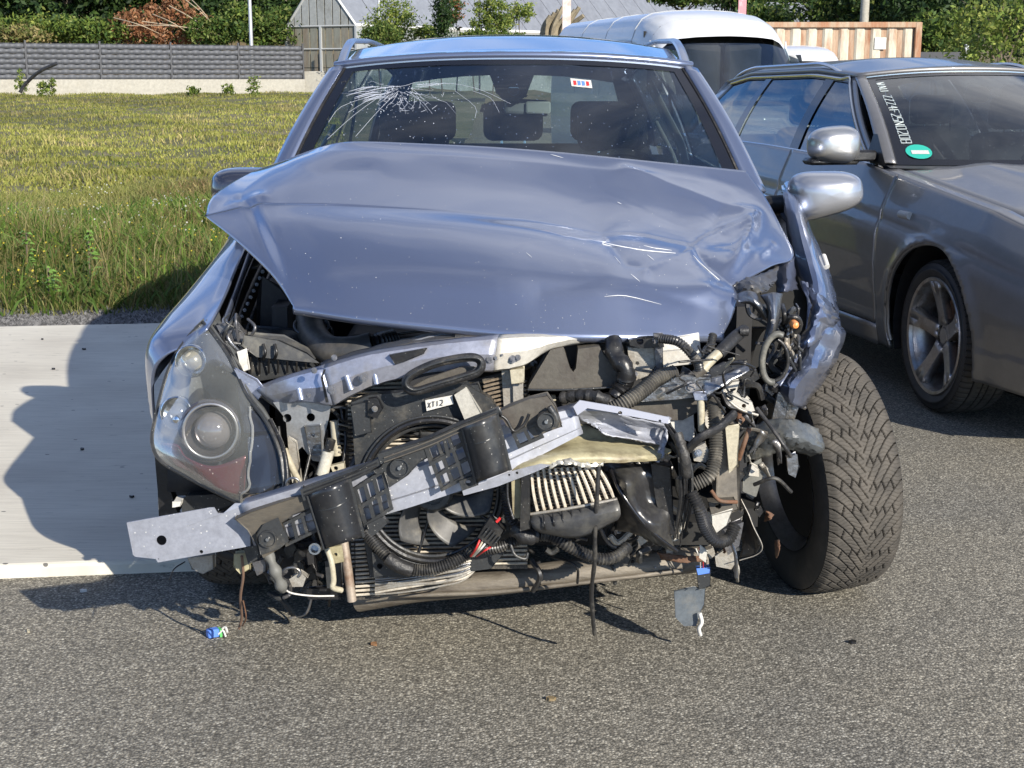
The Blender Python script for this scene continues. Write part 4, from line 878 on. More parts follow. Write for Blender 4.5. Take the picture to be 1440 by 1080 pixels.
def make_grey():
    rt = thing('parked_car', 'grey estate car parked at right with dusty five spoke wheel', 'car', (2.63, 6.02, 0), R(-78))
    sh = car_shell(rt, Matrix.Identity(4), AU, paint_grey, glass_a); put = sh['put']
    hood_patch(sh, AU, paint_grey, rt, lambda s: AU['xA0'] + .06 + AU['bow0'] * (1 - s * s), .86)
    m = M(); m.grid(lambda u, v: (AU['xA0'] + .02 + .245 * (1 - (2 * u - 1) ** 2) + .05 * v, (2 * u - 1) * .80, .975 + .01 * (1 - v) + .0), 20, 3); put('cowl', m, black, rt)
    for y0 in (-.1, .45):
        m = M(); m.tube([(AU['xA0'] + .16, y0 + .1, .985), (AU['xA0'] + .12, y0 - .25, 1.0), (AU['xA0'] + .02, y0 - .55, 1.005)], .009, 6); put('wiper', m, black, rt)
    # front end
    m = M(); m.grid(lambda u, v: (.79 + .19 * (1 - abs(2 * u - 1) ** 3) , (2 * u - 1) * .845, .22 + .36 * v), 30, 8); put('front_bumper', m, paint_grey, rt, solid=.02)
    m = M(); m.grid(lambda u, v: (.78 + .18 * (1 - abs(2 * u - 1) ** 3), (2 * u - 1) * .82, .58 + .18 * v), 30, 5); put('nose_panel', m, paint_grey, rt, solid=.02)
    m = M(); m.grid(lambda u, v: (.99, -.24 + .48 * u, .34 + .42 * v), 2, 2); gr = put('grille', m, black, rt, solid=.02)
    for i in range(8): m = M(); m.box((1.0, 0, .38 + i * .05), (.012, .46, .012)); put('grille_bar', m, chrome, gr)
    for sg in (-1, 1):
        m = M(); m.grid(lambda u, v: (.70 + .25 * (1 - u) ** .5 , sg * (.45 + .40 * u), .60 + .13 * v), 10, 4); put('headlight', m, glass_a, rt, solid=.01)
        for xc in (0, -2.84):
            w_ = wheel(rt, (xc, sg * .79, .322), Matrix.Rotation(R(-3 if xc == 0 else 0), 3, 'Z'), .322, .225, .243, 'star', 'road', 70, sg, 420)
        m = M(); m.tube([Vector((-.33, sg * .905, .80)), Vector((-.24, sg * .905, .80))], .017, 12, flat=1.0); put('side_repeater', m, whitepl, rt)
        ms = door_mirror(put, rt, (-.80, sg * 1.02, 1.075), (.10, .125, .085), paint_lit if False else mat('mirror_silver', (.52, .52, .51), .28, .8, coat=.4), sg, sg)
        m = M(); m.box((-.79, sg * .90, 1.025), (.09, .16, .05)); m.add([(-.86, sg * .83, .985), (-.64, sg * .83, .985), (-.82, sg * .79, 1.12), (-.86, sg * .79, 1.12)], [(0, 1, 2, 3)]); put('mirror_foot', m, black, rt, bevel=.01, smooth=30)
        m = M(); m.box((-.81, sg * 1.02, 1.0), (.11, .24, .03)); put('mirror_base', m, black, rt, bevel=.012)
    # windscreen code, sticker
    ws = sh['ws']
    def on(s, t, o=.004): return Vector(ws(s, t, o))
    pl = on(-.82, .13); m = M(); k = 18; cx, cy = -.81, .115
    m.add([on(cx, cy, .006)] + [on(cx + .068 * math.cos(a), cy + .065 * math.sin(a), .006) for a in np.linspace(0, 2 * math.pi, k, endpoint=False)], [(0, i + 1, (i + 1) % k + 1) for i in range(k)])
    st = put('round_sticker', m, mat('green_sticker', (.03, .42, .32), .4), rt)
    m = M(); m.add([on(cx - .04, cy - .025, .008), on(cx + .05, cy - .025, .008), on(cx + .05, cy + .008, .008), on(cx - .04, cy + .008, .008)], [(0, 1, 2, 3)]); put('sticker_bar', m, whitepl, st)
    code = 'WAU ZZZ4F25N0208'; inkm = mat('windscreen_chalk', (.60, .66, .64), .6)
    SEG = {'W': [((0, 1), (.25, 0)), ((.25, 0), (.5, .6)), ((.5, .6), (.75, 0)), ((.75, 0), (1, 1))], 'A': [((0, 0), (.5, 1)), ((.5, 1), (1, 0)), ((.2, .4), (.8, .4))], 'U': [((0, 1), (0, 0)), ((0, 0), (1, 0)), ((1, 0), (1, 1))],
           'Z': [((0, 1), (1, 1)), ((1, 1), (0, 0)), ((0, 0), (1, 0))], '4': [((.7, 0), (.7, 1)), ((.7, 1), (0, .4)), ((0, .4), (1, .4))], 'F': [((0, 0), (0, 1)), ((0, 1), (1, 1)), ((0, .5), (.8, .5))],
           '2': [((0, 1), (1, 1)), ((1, 1), (1, .5)), ((1, .5), (0, 0)), ((0, 0), (1, 0))], '5': [((1, 1), (0, 1)), ((0, 1), (0, .5)), ((0, .5), (1, .5)), ((1, .5), (1, 0)), ((1, 0), (0, 0))],
           'N': [((0, 0), (0, 1)), ((0, 1), (1, 0)), ((1, 0), (1, 1))], '0': [((0, 0), (0, 1)), ((0, 1), (1, 1)), ((1, 1), (1, 0)), ((1, 0), (0, 0))], '8': [((0, 0), (0, 1)), ((0, 1), (1, 1)), ((1, 1), (1, 0)), ((1, 0), (0, 0)), ((0, .5), (1, .5))], ' ': []}
    m = M()
    for i, ch in enumerate(code):
        t0 = .90 - i * .045; s0 = -.885 + .0 * i
        for (ax, ay), (bx, by) in SEG[ch]:
            # letters stand along the pillar: reading direction runs down the screen
            pa = on(s0 + ay * .055, t0 - ax * .030, .005); pb = on(s0 + by * .055, t0 - bx * .030, .005); m.tube([pa, pb], .0022, 4, smooth=0)
    put('chalk_lettering', m, inkm, rt, smooth=0)
    # inner visors / mirror seen through the screen
    for y in (-.28, .12):
        pass
    for px, py, Y in ((1374, 133, 7.9), (1424, 131, 7.9)): m = M(); m.box(P(px, py, Y), (.13, .05, .085)); obj('pale_headrest', m, mat('pale_fabric', (.5, .52, .46), .8), rt, bevel=.02)
    for px, py, Y in ((1336, 172, 7.4), (1371, 172, 7.4)): m = M(); m.cyl(P(px, py + 12, Y), P(px, py - 10, Y), .006, n=6); obj('headrest_post', m, chrome, rt)
    return rt
grey = make_grey()
def copy_car(src, loc, rz, label, cat, body, group=None):
    r = src.copy(); COL.objects.link(r); r.location = loc; r.rotation_euler = (0, 0, rz); r['label'] = label
    def rec(s, p):
        for c in s.children:
            if c.name.split('.')[0] in ('chalk_lettering', 'round_sticker'): continue
            d = c.copy(); COL.objects.link(d); d.parent = p
            if c.data.materials and c.data.materials[0] == paint_grey: d.material_slots[0].link = 'OBJECT'; d.material_slots[0].material = body
            rec(c, d)
    rec(src, r); return r
g1 = P(1150, 66, 15); 0
g2 = P(1440, 80, 10.5); copy_car(grey, (g2.x + .55, 10.6, 0), R(-84), 'dark car behind the grey estate, only its roof showing at right', 'car', paint_grey)

# ---------------- white van ----------------
def make_van():
    Y0 = 17.6; c = P(1062, 80, Y0); rt = thing('white_van', 'white high roof panel van facing the camera behind the wreck', 'van', (c.x, Y0, 0), R(-90 + 14))
    hw, L0 = 1.0, 5.6
    def put(n, m, mt, par=rt, **k): return obj(n, m, mt, par, world=False, **k)
    def prof(z): return interp(z, [(.4, .97), (1.0, 1.0), (1.5, .985), (1.9, .93), (2.15, .86), (2.26, .74)])
    TOP = 2.24; WT = 1.80
    sec = [(.35, .98), (.9, 1.0), (1.15, .995), (1.4, .985), (1.65, .96), (1.86, .925), (2.0, .875), (2.12, .79), (2.19, .66), (2.22, .45), (2.235, .2), (2.24, 0)]
    def zt(x): return TOP if x < -2.1 else WT + (TOP - WT) * math.sqrt(max(0, 1 - ((x + 2.1) / 1.32) ** 2))
    def body(u, v, z0=.35, x0=-5.6, x1=-1.16):
        x = x0 + (x1 - x0) * v; ring = [(w_ * hw, z) for z, w_ in sec if z >= z0]; ring = ring + [(-y, z) for y, z in reversed(ring[:-1])]
        i = u * (len(ring) - 1); k = min(int(i), len(ring) - 2); f = i - k; y = ring[k][0] * (1 - f) + ring[k + 1][0] * f; z = ring[k][1] * (1 - f) + ring[k + 1][1] * f
        if z > 1.15: z = 1.15 + (z - 1.15) * (zt(x) - 1.15) / (TOP - 1.15)
        fr = max(0, (x + 1.6) / .8); return (x - .28 * (y / hw) ** 2 * fr, y * (1 - .045 * fr), z)
    m = M(); m.grid(body, 66, 40); put('body', m, paint_white, smooth=50)
    m = M(); m.grid(lambda u, v: body(u, v, 1.15, -1.158, -.80), 60, 16, lambda u, v: .0 < u < 1 and (abs(u - .5) < .36 or True)); put('roof_front', m, paint_white, smooth=60)
    def ws(u, v): s = 2 * u - 1; b = Vector((-.22 - .28 * s * s, s * .90, 1.15)); t = Vector((-.79 - .27 * s * s, s * .88, 1.79 - .06 * s ** 4)); return b.lerp(t, v)
    m = M(); m.grid(ws, 20, 8); put('windscreen', m, glass_w)
    for sg in (-1, 1):
        m = M(); m.grid(lambda u, v: Vector(ws(.5 + sg * .5, v)).lerp(Vector((-1.16, sg * hw * interp(1.15 + .68 * v, [(1, 1), (1.5, .98), (1.8, .93)]), 1.15 + .68 * v)), u), 6, 8); put('cab_side', m, paint_white, solid=.02)
        m = M(); m.grid(lambda u, v: (-.55 - .5 * u - .16 * v, sg * (hw * .965 - .05 * v + .015), 1.20 + .45 * v), 3, 3); put('side_window', m, glass_s)
        m = M(); m.grid(lambda u, v: (.75 - 1.9 * u, sg * hw * (.93 + .07 * min(1, u * 3)), .3 + .86 * v), 12, 6); put('cab_lower', m, paint_white, solid=.02)
        m = M(); m.box((-.45, sg * 1.13, 1.35), (.08, .17, .30)); put('mirror', m, black, bevel=.03)
        for xc in (0, -3.6): m = M(); m.lathe((xc, sg * .86, .33), (0, sg, 0), [(.0, .06), (.2, .05), (.22, .1), (.33, .08), (.33, -.12)], 32); put('wheel', m, rubber)
        m = M(); m.grid(lambda u, v: (-1.9 - 2.8 * u, sg * (hw * (.99 - .065 * v) + .006), 1.42 + .42 * v), 6, 3); put('side_panel', m, paint_white, solid=.01)
    m = M(); m.grid(lambda u, v: (.75 - .12 * v - .15 * (2 * u - 1) ** 2 - (.8 * max(0, v - .75) * 4 * .25 if v > .75 else 0), (2 * u - 1) * .93, .3 + .85 * v), 14, 12); put('front_panel', m, paint_white, solid=.02)
    m = M(); m.grid(lambda u, v: (.66 - .9 * v - .2 * (2 * u - 1) ** 2, (2 * u - 1) * .91, 1.10 + .06 * v), 14, 4); put('bonnet', m, paint_white)
    for x in (-1.9, -3.1, -4.3):
        m = M(); m.tube([(x, hw * w_ + .002, z) if True else 0 for z, w_ in sec[2:]] + [(x, -hw * w_ - .002, z) for z, w_ in reversed(sec[2:-1])], .0045, 5, smooth=0); put('roof_rib', m, mat('van_seam', (.48, .49, .50), .5))
    for s in (-.28, .28): m = M(); m.box((-1.05, s, 1.42), (.14, .5, .75)); put('seat', m, seatm, bevel=.05)
    m = M(); m.box((-1.5, 0, 1.2), (.03, 1.8, 1.5)); put('bulkhead', m, darkm)
    m = M(); m.box((-2.8, 0, .38), (5.4, 1.7, .1)); put('floor', m, darkm)
    return rt
van = make_van()
q = P(1120, 66, 31); copy_car(van, (q.x, 29, 0), R(-88), 'second, smaller white van mostly hidden between white van and container', 'van', paint_white).scale = (.9, .9, .9)
# ---------------- the wreck: shell ----------------
WY = 3.75
wr = thing('wrecked_car', 'silver blue estate car with smashed open front and crumpled bonnet', 'car', (0, WY, 0))
WK = dict(cglass=glass_c, hw=.90, wb=2.83, Ra=.36, zc=.32, xe=-3.82, xn=.9, xf=.2, xA0=-.74, xA1=-1.13, zA0=1.02, zA1=1.40, yA0=.775, yA1=.60,
          belt=[(-3.85, 1.04), (-2.0, 1.02), (-.8, 1.0), (-.4, .95), (.2, .88)], doors=(-.42, -1.56, -2.52),
          rail=[(-3.75, .56, 1.36), (-3.2, .585, 1.44), (-2.2, .605, 1.462), (-1.6, .61, 1.45), (-1.13, .60, 1.405)], crown=.062, bow=.13, bow0=.26, xD0=-3.8, xD1=-3.55, Bx=-1.62, Cx=-2.56,
          rail0=-1.16, rail1=-3.45, rail_h=.045, seats=(-1.30, -2.2), front_fender=False, wglass=glass_w, trim=False, rail_mat=mat('rail_metal', (.45, .47, .52), .25, .9), crease=.78)
T0 = Matrix.Translation((.005, 0, 0)) @ Matrix.Rotation(R(-90), 4, 'Z')
WK['bow'] = .10
sh = car_shell(wr, T0, WK, paint, glass_c); wput = sh['put']
def sheet(rows, nu=6, nv=6, noise=0, seed=0, lin=False):
    """crumpled sheet through a table of (px, py, depth) points"""
    tb = [catmull([P(*p) for p in r], nu) for r in rows]; cols = list(zip(*tb)); cs = [(catmull(list(c), nv) if not lin else [a.lerp(b, k / nv) for a, b in zip(c, c[1:]) for k in range(nv)] + [c[-1]]) for c in cols]
    r0 = random.Random(seed); n = len(cs) - 1; m_ = len(cs[0]) - 1
    g = [[cs[i][j] + (Vector((r0.uniform(-1, 1), r0.uniform(-1, 1), r0.uniform(-1, 1))) * noise if noise else Vector()) for i in range(n + 1)] for j in range(m_ + 1)]
    m = M(); m.grid(lambda u, v: g[int(round(v * m_))][int(round(u * n))], n, m_); return m
def pt(l): return [P(*p) for p in l]
def rp(r, Y): return r * Y * .985 / FPX
def W(name, m, mt, par=wr, **k): return obj(name, m, mt, par, **k)
def T(name, pts, r, mt, par=wr, n=10, **k): m = M(); m.tube(pt(pts), rp(r, pts[0][2]), n, **{a: b for a, b in k.items() if a in ('rf', 'flat', 'closed', 'smooth')}); return W(name, m, mt, par)
def Cc(name, pts, r, mt=None, par=wr, pitch=.0062): m = M(); m.cor(pt(pts), rp(r, pts[0][2]), pitch); return W(name, m, mt or hose_m, par)
def PL(name, poly, Y, th, mt, par=wr, holes=(), bevel=.0012, tilt=(0, 0, 0), **k):
    """plate from picture points at depth Y (or with own depths), th thick away from the camera"""
    f = lambda q: P(q[0], q[1], q[2] if len(q) > 2 else Y); m = M()
    hs = [[P(cx + r_ * math.cos(a), cy + r_ * math.sin(a), Y) for a in np.linspace(0, 2 * math.pi, 16, endpoint=False)] for cx, cy, r_ in holes]
    m.plate([f(q) for q in poly], (tilt[0], th, tilt[2]), hs); return W(name, m, mt, par, bevel=bevel, smooth=35, **k)
def bolt(px, py, Y, r, mt=steel_dark, par=wr, h=.008, name='bolt'):
    m = M(); p = P(px, py, Y); d = Vector((0, -1, .15)).normalized(); rr = rp(r, Y)
    m.cyl(p, p + d * h * .3, rr * 1.15, n=16); m.cyl(p, p + d * h, rr * .75, n=6); m.cyl(p + d * h, p + d * h * 1.15, rr * .35, n=8); return W(name, m, mt, par)

# bonnet: Coons patch between its four torn edges
def polyf(pts, n=10):
    c = catmull(pts, n); ln = [0]
    for a, b in zip(c, c[1:]): ln.append(ln[-1] + (b - a).length)
    def f(t):
        t = t * ln[-1]; i = 0
        lo, hi = 0, len(ln) - 1
        while hi - lo > 1:
            md = (lo + hi) // 2
            if ln[md] <= t: lo = md
            else: hi = md
        k = (t - ln[lo]) / max(1e-9, ln[hi] - ln[lo]); return c[lo].lerp(c[hi], k)
    return f
rear = polyf(pt([(400, 225, 4.25), (455, 205, 4.17), (500, 199, 4.12), (600, 202, 4.1), (700, 207, 4.1), (800, 215, 4.1), (930, 228, 4.12), (1050, 240, 4.2)]))
left = polyf(pt([(400, 225, 4.25), (345, 246, 4.12), (300, 276, 3.97), (290, 301, 3.86), (288, 304, 3.85), (291, 306, 3.84), (325, 333, 3.7), (380, 385, 3.5), (412, 430, 3.38)]))
right = polyf(pt([(1050, 240, 4.2), (1075, 275, 4.12), (1098, 318, 4.0), (1116, 360, 3.82), (1085, 374, 3.68), (1040, 402, 3.52), (1038, 418, 3.45), (1030, 445, 3.4), (1018, 469, 3.35)]))
front = polyf(pt([(412, 430, 3.38), (500, 443, 3.3), (600, 454, 3.25), (735, 466, 3.21), (870, 470, 3.22), (960, 470, 3.28), (1018, 469, 3.35)]))
def toP(p):
    d = p - Vector((0, 0, CAMZ)); dep = d.y * CP - d.z * SP; return 720 + FPX * d.x / dep, 540 - FPX * (d.z * CP + d.y * SP) / dep
def segd(px, py, pl):
    best = 1e9; sgn = 1
    for (ax, ay), (bx, by) in zip(pl, pl[1:]):
        dx, dy = bx - ax, by - ay; t = max(0, min(1, ((px - ax) * dx + (py - ay) * dy) / (dx * dx + dy * dy))); ex, ey = px - ax - dx * t, py - ay - dy * t; d = math.hypot(ex, ey)
        if d < best: best = d; sgn = 1 if dx * ey - dy * ex > 0 else -1
    return best, sgn
CRE = [  # polyline, height, width(px), kind
    ([(338, 285), (352, 300), (372, 350), (394, 404)], -.007, 6, 'g'), ([(366, 290), (405, 396)], .005, 10, 'g'),
    ([(296, 302), (330, 293), (372, 286)], .008, 10, 'g'), ([(400, 232), (450, 250), (520, 246)], -.003, 16, 'g'),
    ([(880, 240), (940, 268), (1010, 292), (1062, 306)], .013, 15, 'g'), ([(1062, 306), (1052, 340), (1030, 388)], .024, 11, 'g'), ([(975, 358), (1010, 338), (1052, 322)], .015, 10, 'g'),
    ([(972, 358), (995, 380), (1036, 410)], -.016, 9, 'g'), ([(1085, 350), (1068, 368)], .014, 9, 'g'), ([(846, 340), (880, 390), (915, 396), (972, 360)], -.011, 18, 'g'),
    ([(905, 398), (975, 362)], .009, 7, 'g'), ([(760, 425), (840, 415), (930, 425), (1000, 440)], -.010, 20, 'g'), ([(850, 345), (915, 352), (972, 358)], .006, 8, 'g'),
    ([(1075, 280), (1040, 262), (1000, 250)], -.006, 12, 'g'), ([(1012, 300), (1000, 330)], -.009, 14, 'g')]
BL_ = [(830, 330, 70, -.012), (950, 330, 40, -.010), (870, 400, 45, .008), (1000, 420, 26, .010), (1090, 335, 22, .008)]
NH = (170, 110); HP = []
c00, c10, c01, c11 = rear(0), rear(1), front(0), front(1)
hv = []
for j in range(NH[1] + 1):
    v = j / NH[1]
    for i in range(NH[0] + 1):
        u = i / NH[0]; a = rear(u).lerp(front(u), v); b = left(v).lerp(right(v), u); c = c00.lerp(c10, u).lerp(c01.lerp(c11, u), v); p = a + b - c
        q = toP(p); h = 0
        for pl, am, wd_, kd in CRE:
            d, s_ = segd(q[0], q[1], pl)
            if d < wd_ * 3: h += am * math.exp(-(d / wd_) ** (1.6 if q[0] < 700 else 1.05))
        for bx, by, br, am in BL_: h += am * math.exp(-((q[0] - bx) ** 2 + (q[1] - by) ** 2) / br ** 2)
        h += .035 * math.sin(math.pi * u) ** .8 * math.sin(math.pi * v) ** .8
        h += .0004 * math.sin(q[0] * .05 + math.sin(q[1] * .04) * 2) * math.sin(q[1] * .06)
        edge = min(1, min(u, 1 - u) * 14) * min(1, min(v, 1 - v) * 12 + .0)
        p = p + Vector((0, -.35, .94)) * h * edge
        lift = .026 * math.sin(math.pi * min(1, max(0, u))) ** .5 * (smooth01((v - .25) / .62) if v < .87 else 1 - ((v - .87) / .13) ** 2)
        p = p + Vector((0, 0, lift))
        hv.append(p)
# rolled down front lip
for k, (dy, dz) in enumerate([(-.004, -.006), (-.004, -.014), (.006, -.022), (.02, -.024)]):
    for i in range(NH[0] + 1): b = hv[NH[1] * (NH[0] + 1) + i]; hv.append(b + Vector((0, dy, dz)))
m = M(); nn = NH[0] + 1; m.add(hv, [(j * nn + i, (j + 1) * nn + i, (j + 1) * nn + i + 1, j * nn + i + 1) for j in range(NH[1] + 4) for i in range(NH[0])])
hood = W('bonnet', m, paint, smooth=180, solid=.004, off=-1, label='crumpled silver blue bonnet folded up and dented on its right corner')
HB = BVHTree.FromPolygons(m.v, m.f)
def onh(px, py, off=.003):
    o = Vector((0, 0, CAMZ)); d = ray(px, py).normalized(); h = HB.ray_cast(o, d); return (h[0] - d * off) if h[0] else None
def dec(name, pl, r, mt, par, fn, rf=None):
    q = [fn(*p) for p in pl]; q = [p for p in q if p is not None]
    if len(q) < 2: return
    m = M(); m.tube(q, r, 4, smooth=3, rf=rf); return W(name, m, mt, par, smooth=60)
tp = lambda t: .3 + .7 * math.sin(math.pi * t)
for pl, r in [([(848, 341), (870, 346), (905, 352), (950, 356)], .0016), ([(852, 340), (847, 343), (860, 346)], .0013), ([(915, 348), (945, 352)], .0009), ([(864, 360), (873, 371)], .0009), ([(887, 385), (900, 396)], .001), ([(910, 358), (920, 366)], .0008),
              ([(975, 359), (985, 370), (1005, 388), (1012, 394)], .0014), ([(850, 417), (880, 416), (930, 428)], .0008), ([(774, 217), (792, 222)], .0008), ([(835, 223), (850, 215)], .0008), ([(868, 284), (874, 287)], .0008), ([(740, 355), (748, 362)], .0006), ([(905, 345), (925, 350)], .0006)]:
    dec('scratch', pl, r, scratch, hood, onh, tp)
r0 = random.Random(5); m = M()
for i in range(150):
    px = r0.uniform(330, 1060); py = 470 - abs(r0.gauss(0, 95)); p = onh(px, py, .001)
    if p is None: continue
    s_ = r0.uniform(.0004, .0009); m.box(p, (s_ * r0.uniform(1, 2.4), s_, s_))
W('paint_chips', m, scratch, hood, smooth=0)['kind'] = 'stuff'

# fenders
W('front_fender', sheet([[(358, 292, 4.5), (345, 296, 4.5), (333, 318, 4.5), (328, 380, 4.5), (326, 430, 4.5)],
    [(350, 335, 4.05), (330, 338, 4.05), (300, 365, 4.05), (282, 420, 4.05), (280, 470, 4.05)], [(333, 375, 3.8), (306, 384, 3.8), (262, 412, 3.8), (244, 452, 3.8), (244, 500, 3.8)],
    [(318, 412, 3.62), (294, 420, 3.62), (236, 445, 3.62), (217, 477, 3.64), (217, 535, 3.64)], [(300, 447, 3.46), (272, 462, 3.46), (224, 472, 3.48), (205, 497, 3.5), (208, 560, 3.52)], [(290, 462, 3.42), (262, 485, 3.42), (232, 500, 3.42), (214, 530, 3.44), (216, 600, 3.47)]], 8, 8), paint, solid=.006, smooth=180, label='bent front fender beside the remaining headlight')
W('front_fender', sheet([[(1100, 262, 4.42), (1110, 256, 4.4), (1122, 268, 4.42)], [(1104, 300, 4.2), (1122, 296, 4.14), (1138, 320, 4.2)], [(1112, 350, 4.0), (1136, 345, 3.93), (1160, 368, 4.0)],
    [(1126, 398, 3.85), (1150, 398, 3.74), (1174, 414, 3.85)], [(1140, 428, 3.72), (1150, 440, 3.64), (1180, 452, 3.75)], [(1138, 455, 3.66), (1160, 462, 3.56), (1188, 470, 3.7)], [(1124, 495, 3.56), (1146, 492, 3.50), (1180, 494, 3.64)], [(1108, 520, 3.5), (1138, 520, 3.38), (1170, 516, 3.6)],
    [(1091, 542, 3.42), (1118, 546, 3.36), (1147, 550, 3.5)], [(1104, 562, 3.42), (1116, 570, 3.38), (1126, 574, 3.45)]], 4, 4, .0022, 3), paint, solid=.003, smooth=28, label='crushed silver fender hanging over the splayed wheel')
W('fender_fold', sheet([[(1136, 402, 3.7), (1150, 412, 3.62), (1170, 430, 3.72)], [(1142, 430, 3.6), (1156, 432, 3.54), (1176, 442, 3.68)], [(1134, 462, 3.56), (1150, 452, 3.50), (1178, 452, 3.66)], [(1122, 490, 3.48), (1140, 486, 3.46), (1160, 470, 3.6)]], 5, 5, .004, 8), paint, solid=.003, smooth=40)
W('fender_edge', sheet([[(1126, 395, 3.8), (1136, 398, 3.76)], [(1136, 432, 3.68), (1142, 436, 3.66)], [(1128, 478, 3.56), (1134, 482, 3.54)], [(1092, 538, 3.38), (1098, 544, 3.36)]], 4, 6, .002, 9), paint_in, solid=.003)
# torn strut bits where the fender ends
for i, q in enumerate([[(1096, 545), (1110, 552), (1104, 590), (1086, 592), (1090, 570)], [(1108, 556), (1124, 572), (1116, 592), (1104, 588)]]): PL('torn_metal', q, 3.4 + .02 * i, .012, steel, bevel=.001)
T('side_marker', [(1158, 360, 4.0), (1163, 375, 3.95)], 4, whitepl)
# wheels
wheel(wr, (.835, .02, .320), Matrix.Rotation(R(12), 3, 'Z') @ Matrix.Rotation(R(-5), 3, 'Y') @ Matrix.Rotation(R(-90), 3, 'Z'), .328, .218, .205, 'disc', 'vee', 62, 1, 1860, label='splayed front tyre with chevron tread facing the camera')
wheel(wr, (-.745, .05, .310), Matrix.Rotation(R(-90), 3, 'Z'), .310, .205, .2, 'disc', 'vee', 62, -1, 900)
for s in (-1, 1): wheel(wr, (s * .77, 2.83, .318), Matrix.Rotation(R(-90 * s), 3, 'Z') , .318, .21, .2, 'star', 'road', 70, 1, 300)
def mirr(c, s, mt=None): 
    m = M()
    def fn(u, v):
        a = 2 * math.pi * u; b = math.pi * (v - .5); ce = abs(math.cos(b)) ** .6; ca, sa = math.cos(a), math.sin(a)
        x = math.copysign(abs(ca) ** .6, ca) * ce; z = math.copysign(abs(sa) ** .62, sa) * ce; y = math.sin(b)
        return (c[0] + .112 * x, c[1] - .095 * y * (1 if y > 0 else .25), c[2] + .068 * z * (1 - .22 * x * s * -1 * -1) + .0)
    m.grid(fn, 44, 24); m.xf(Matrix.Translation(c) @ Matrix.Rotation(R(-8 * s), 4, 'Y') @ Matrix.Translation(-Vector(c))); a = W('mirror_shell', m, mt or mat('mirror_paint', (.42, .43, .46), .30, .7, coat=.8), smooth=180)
    m = M(); m.tube([Vector(c) + Vector((-s * .06, .0, -.03)), Vector(c) + Vector((-s * .20, .06, -.045))], .03, 10, flat=.7); W('mirror_foot', m, black); return a
mirr((.945, 4.32, 1.035), 1); mirr((-.80, 4.34, 1.045), -1, mat('shaded_mirror_paint', (.035, .04, .06), .15, .3, coat=1))  # left shell: body paint darkened to stand for its shade side

# windscreen details
wsv = None
for c in wr.children:
    if c.name.startswith('windscreen'): scr = c
WB = BVHTree.FromPolygons([wr.matrix_world @ v.co + Vector((0, 0, 0)) for v in scr.data.vertices] if False else [v.co + Vector((0, WY, 0)) for v in scr.data.vertices], [tuple(p.vertices) for p in scr.data.polygons])
def onw(px, py, off=.003):
    d = ray(px, py).normalized(); h = WB.ray_cast(Vector((0, 0, CAMZ)), d); return (h[0] - d * off) if h[0] else None
r0 = random.Random(11)
cx, cy = 568, 122
for k in range(40):
    a = R(r0.uniform(-12, 192)); q0 = r0.uniform(4, 34); ln = q0 + r0.uniform(8, 36) * (1.2 if abs(math.cos(a)) > .6 else .8); pl = []; n_ = 4
    ox, oy = r0.gauss(0, 7), r0.gauss(0, 3); a1 = a
    for i in range(n_ + 1):
        d_ = q0 + (ln - q0) * i / n_; pl.append((cx + ox + d_ * math.cos(a1) * 1.15, cy + oy + d_ * .8 * math.sin(a1))); a1 += r0.uniform(-.09, .09)
    dec('crack', pl, .0007, crackm, scr, onw, lambda t: .9 - .6 * t)
for k in range(30):
    a = R(r0.uniform(0, 175)); d_ = r0.uniform(10, 52); dec('crack', [(cx + d_ * math.cos(a + q) * 1.15, cy + d_ * .8 * math.sin(a + q)) for q in (0, .09, .18)], .0006, crackm, scr, onw, tp)
for pl in [[(665, 128), (690, 138), (702, 158)], [(640, 128), (668, 150), (668, 166)], [(560, 128), (590, 140), (608, 160)], [(490, 158), (520, 140), (560, 125)], [(460, 196), (500, 160), (545, 128)], [(500, 192), (530, 158), (560, 128)], [(600, 118), (640, 118), (680, 128), (718, 146)], [(462, 172), (480, 150), (530, 132)]]: dec('crack', pl, .0005, crackm, scr, onw)
for k in range(11):
    y = 121 + r0.uniform(0, 19); x = 486 + r0.uniform(0, 30); dec('crack', [(x, y + 4), (x + 18, y - 1), (x + 34, y - 3)], .0014, crackm, scr, onw, tp)
m = M()
for k in range(260):
    a = R(r0.uniform(-10, 190)); d_ = abs(r0.gauss(0, 42)); p = onw(cx - 20 + d_ * math.cos(a) * 1.3, cy + d_ * math.sin(a) * .9)
    if p: s_ = r0.uniform(.0008, .0026); m.box(p, (s_, s_ * .4, s_ * r0.uniform(.5, 1.2)))
for k in range(70):
    p = onw(r0.uniform(450, 1000), r0.uniform(105, 230))
    if p: s_ = r0.uniform(.0007, .0016); m.box(p, (s_, s_ * .4, s_))
W('glass_splinters', m, crackm, scr, smooth=0)['kind'] = 'stuff'
def wpoly(name, poly, mt, off=.004, par=scr):
    q = [onw(x, y, off) for x, y in poly]
    if any(p is None for p in q): return
    m = M(); m.plate(q, (0, .0015, 0)); return W(name, m, mt, par, smooth=0)
s1 = wpoly('sticker', [(473, 106), (497, 105), (496, 115), (490, 120), (479, 121), (471, 116)], whitepl); wpoly('sticker_mark', [(479, 115), (486, 113), (488, 115), (481, 116)], black, .006)
s2 = wpoly('sticker', [(802, 110), (831, 113), (833, 124), (804, 121)], whitepl)
for k, (x, mt) in enumerate([(806, redw), (812, bluew), (818, bluew), (824, redw)]): wpoly('sticker_mark', [(x, 113 + k * .4), (x + 4, 113.5 + k * .4), (x + 5, 119 + k * .4), (x + 1, 119.5 + k * .4)], mt, .006)
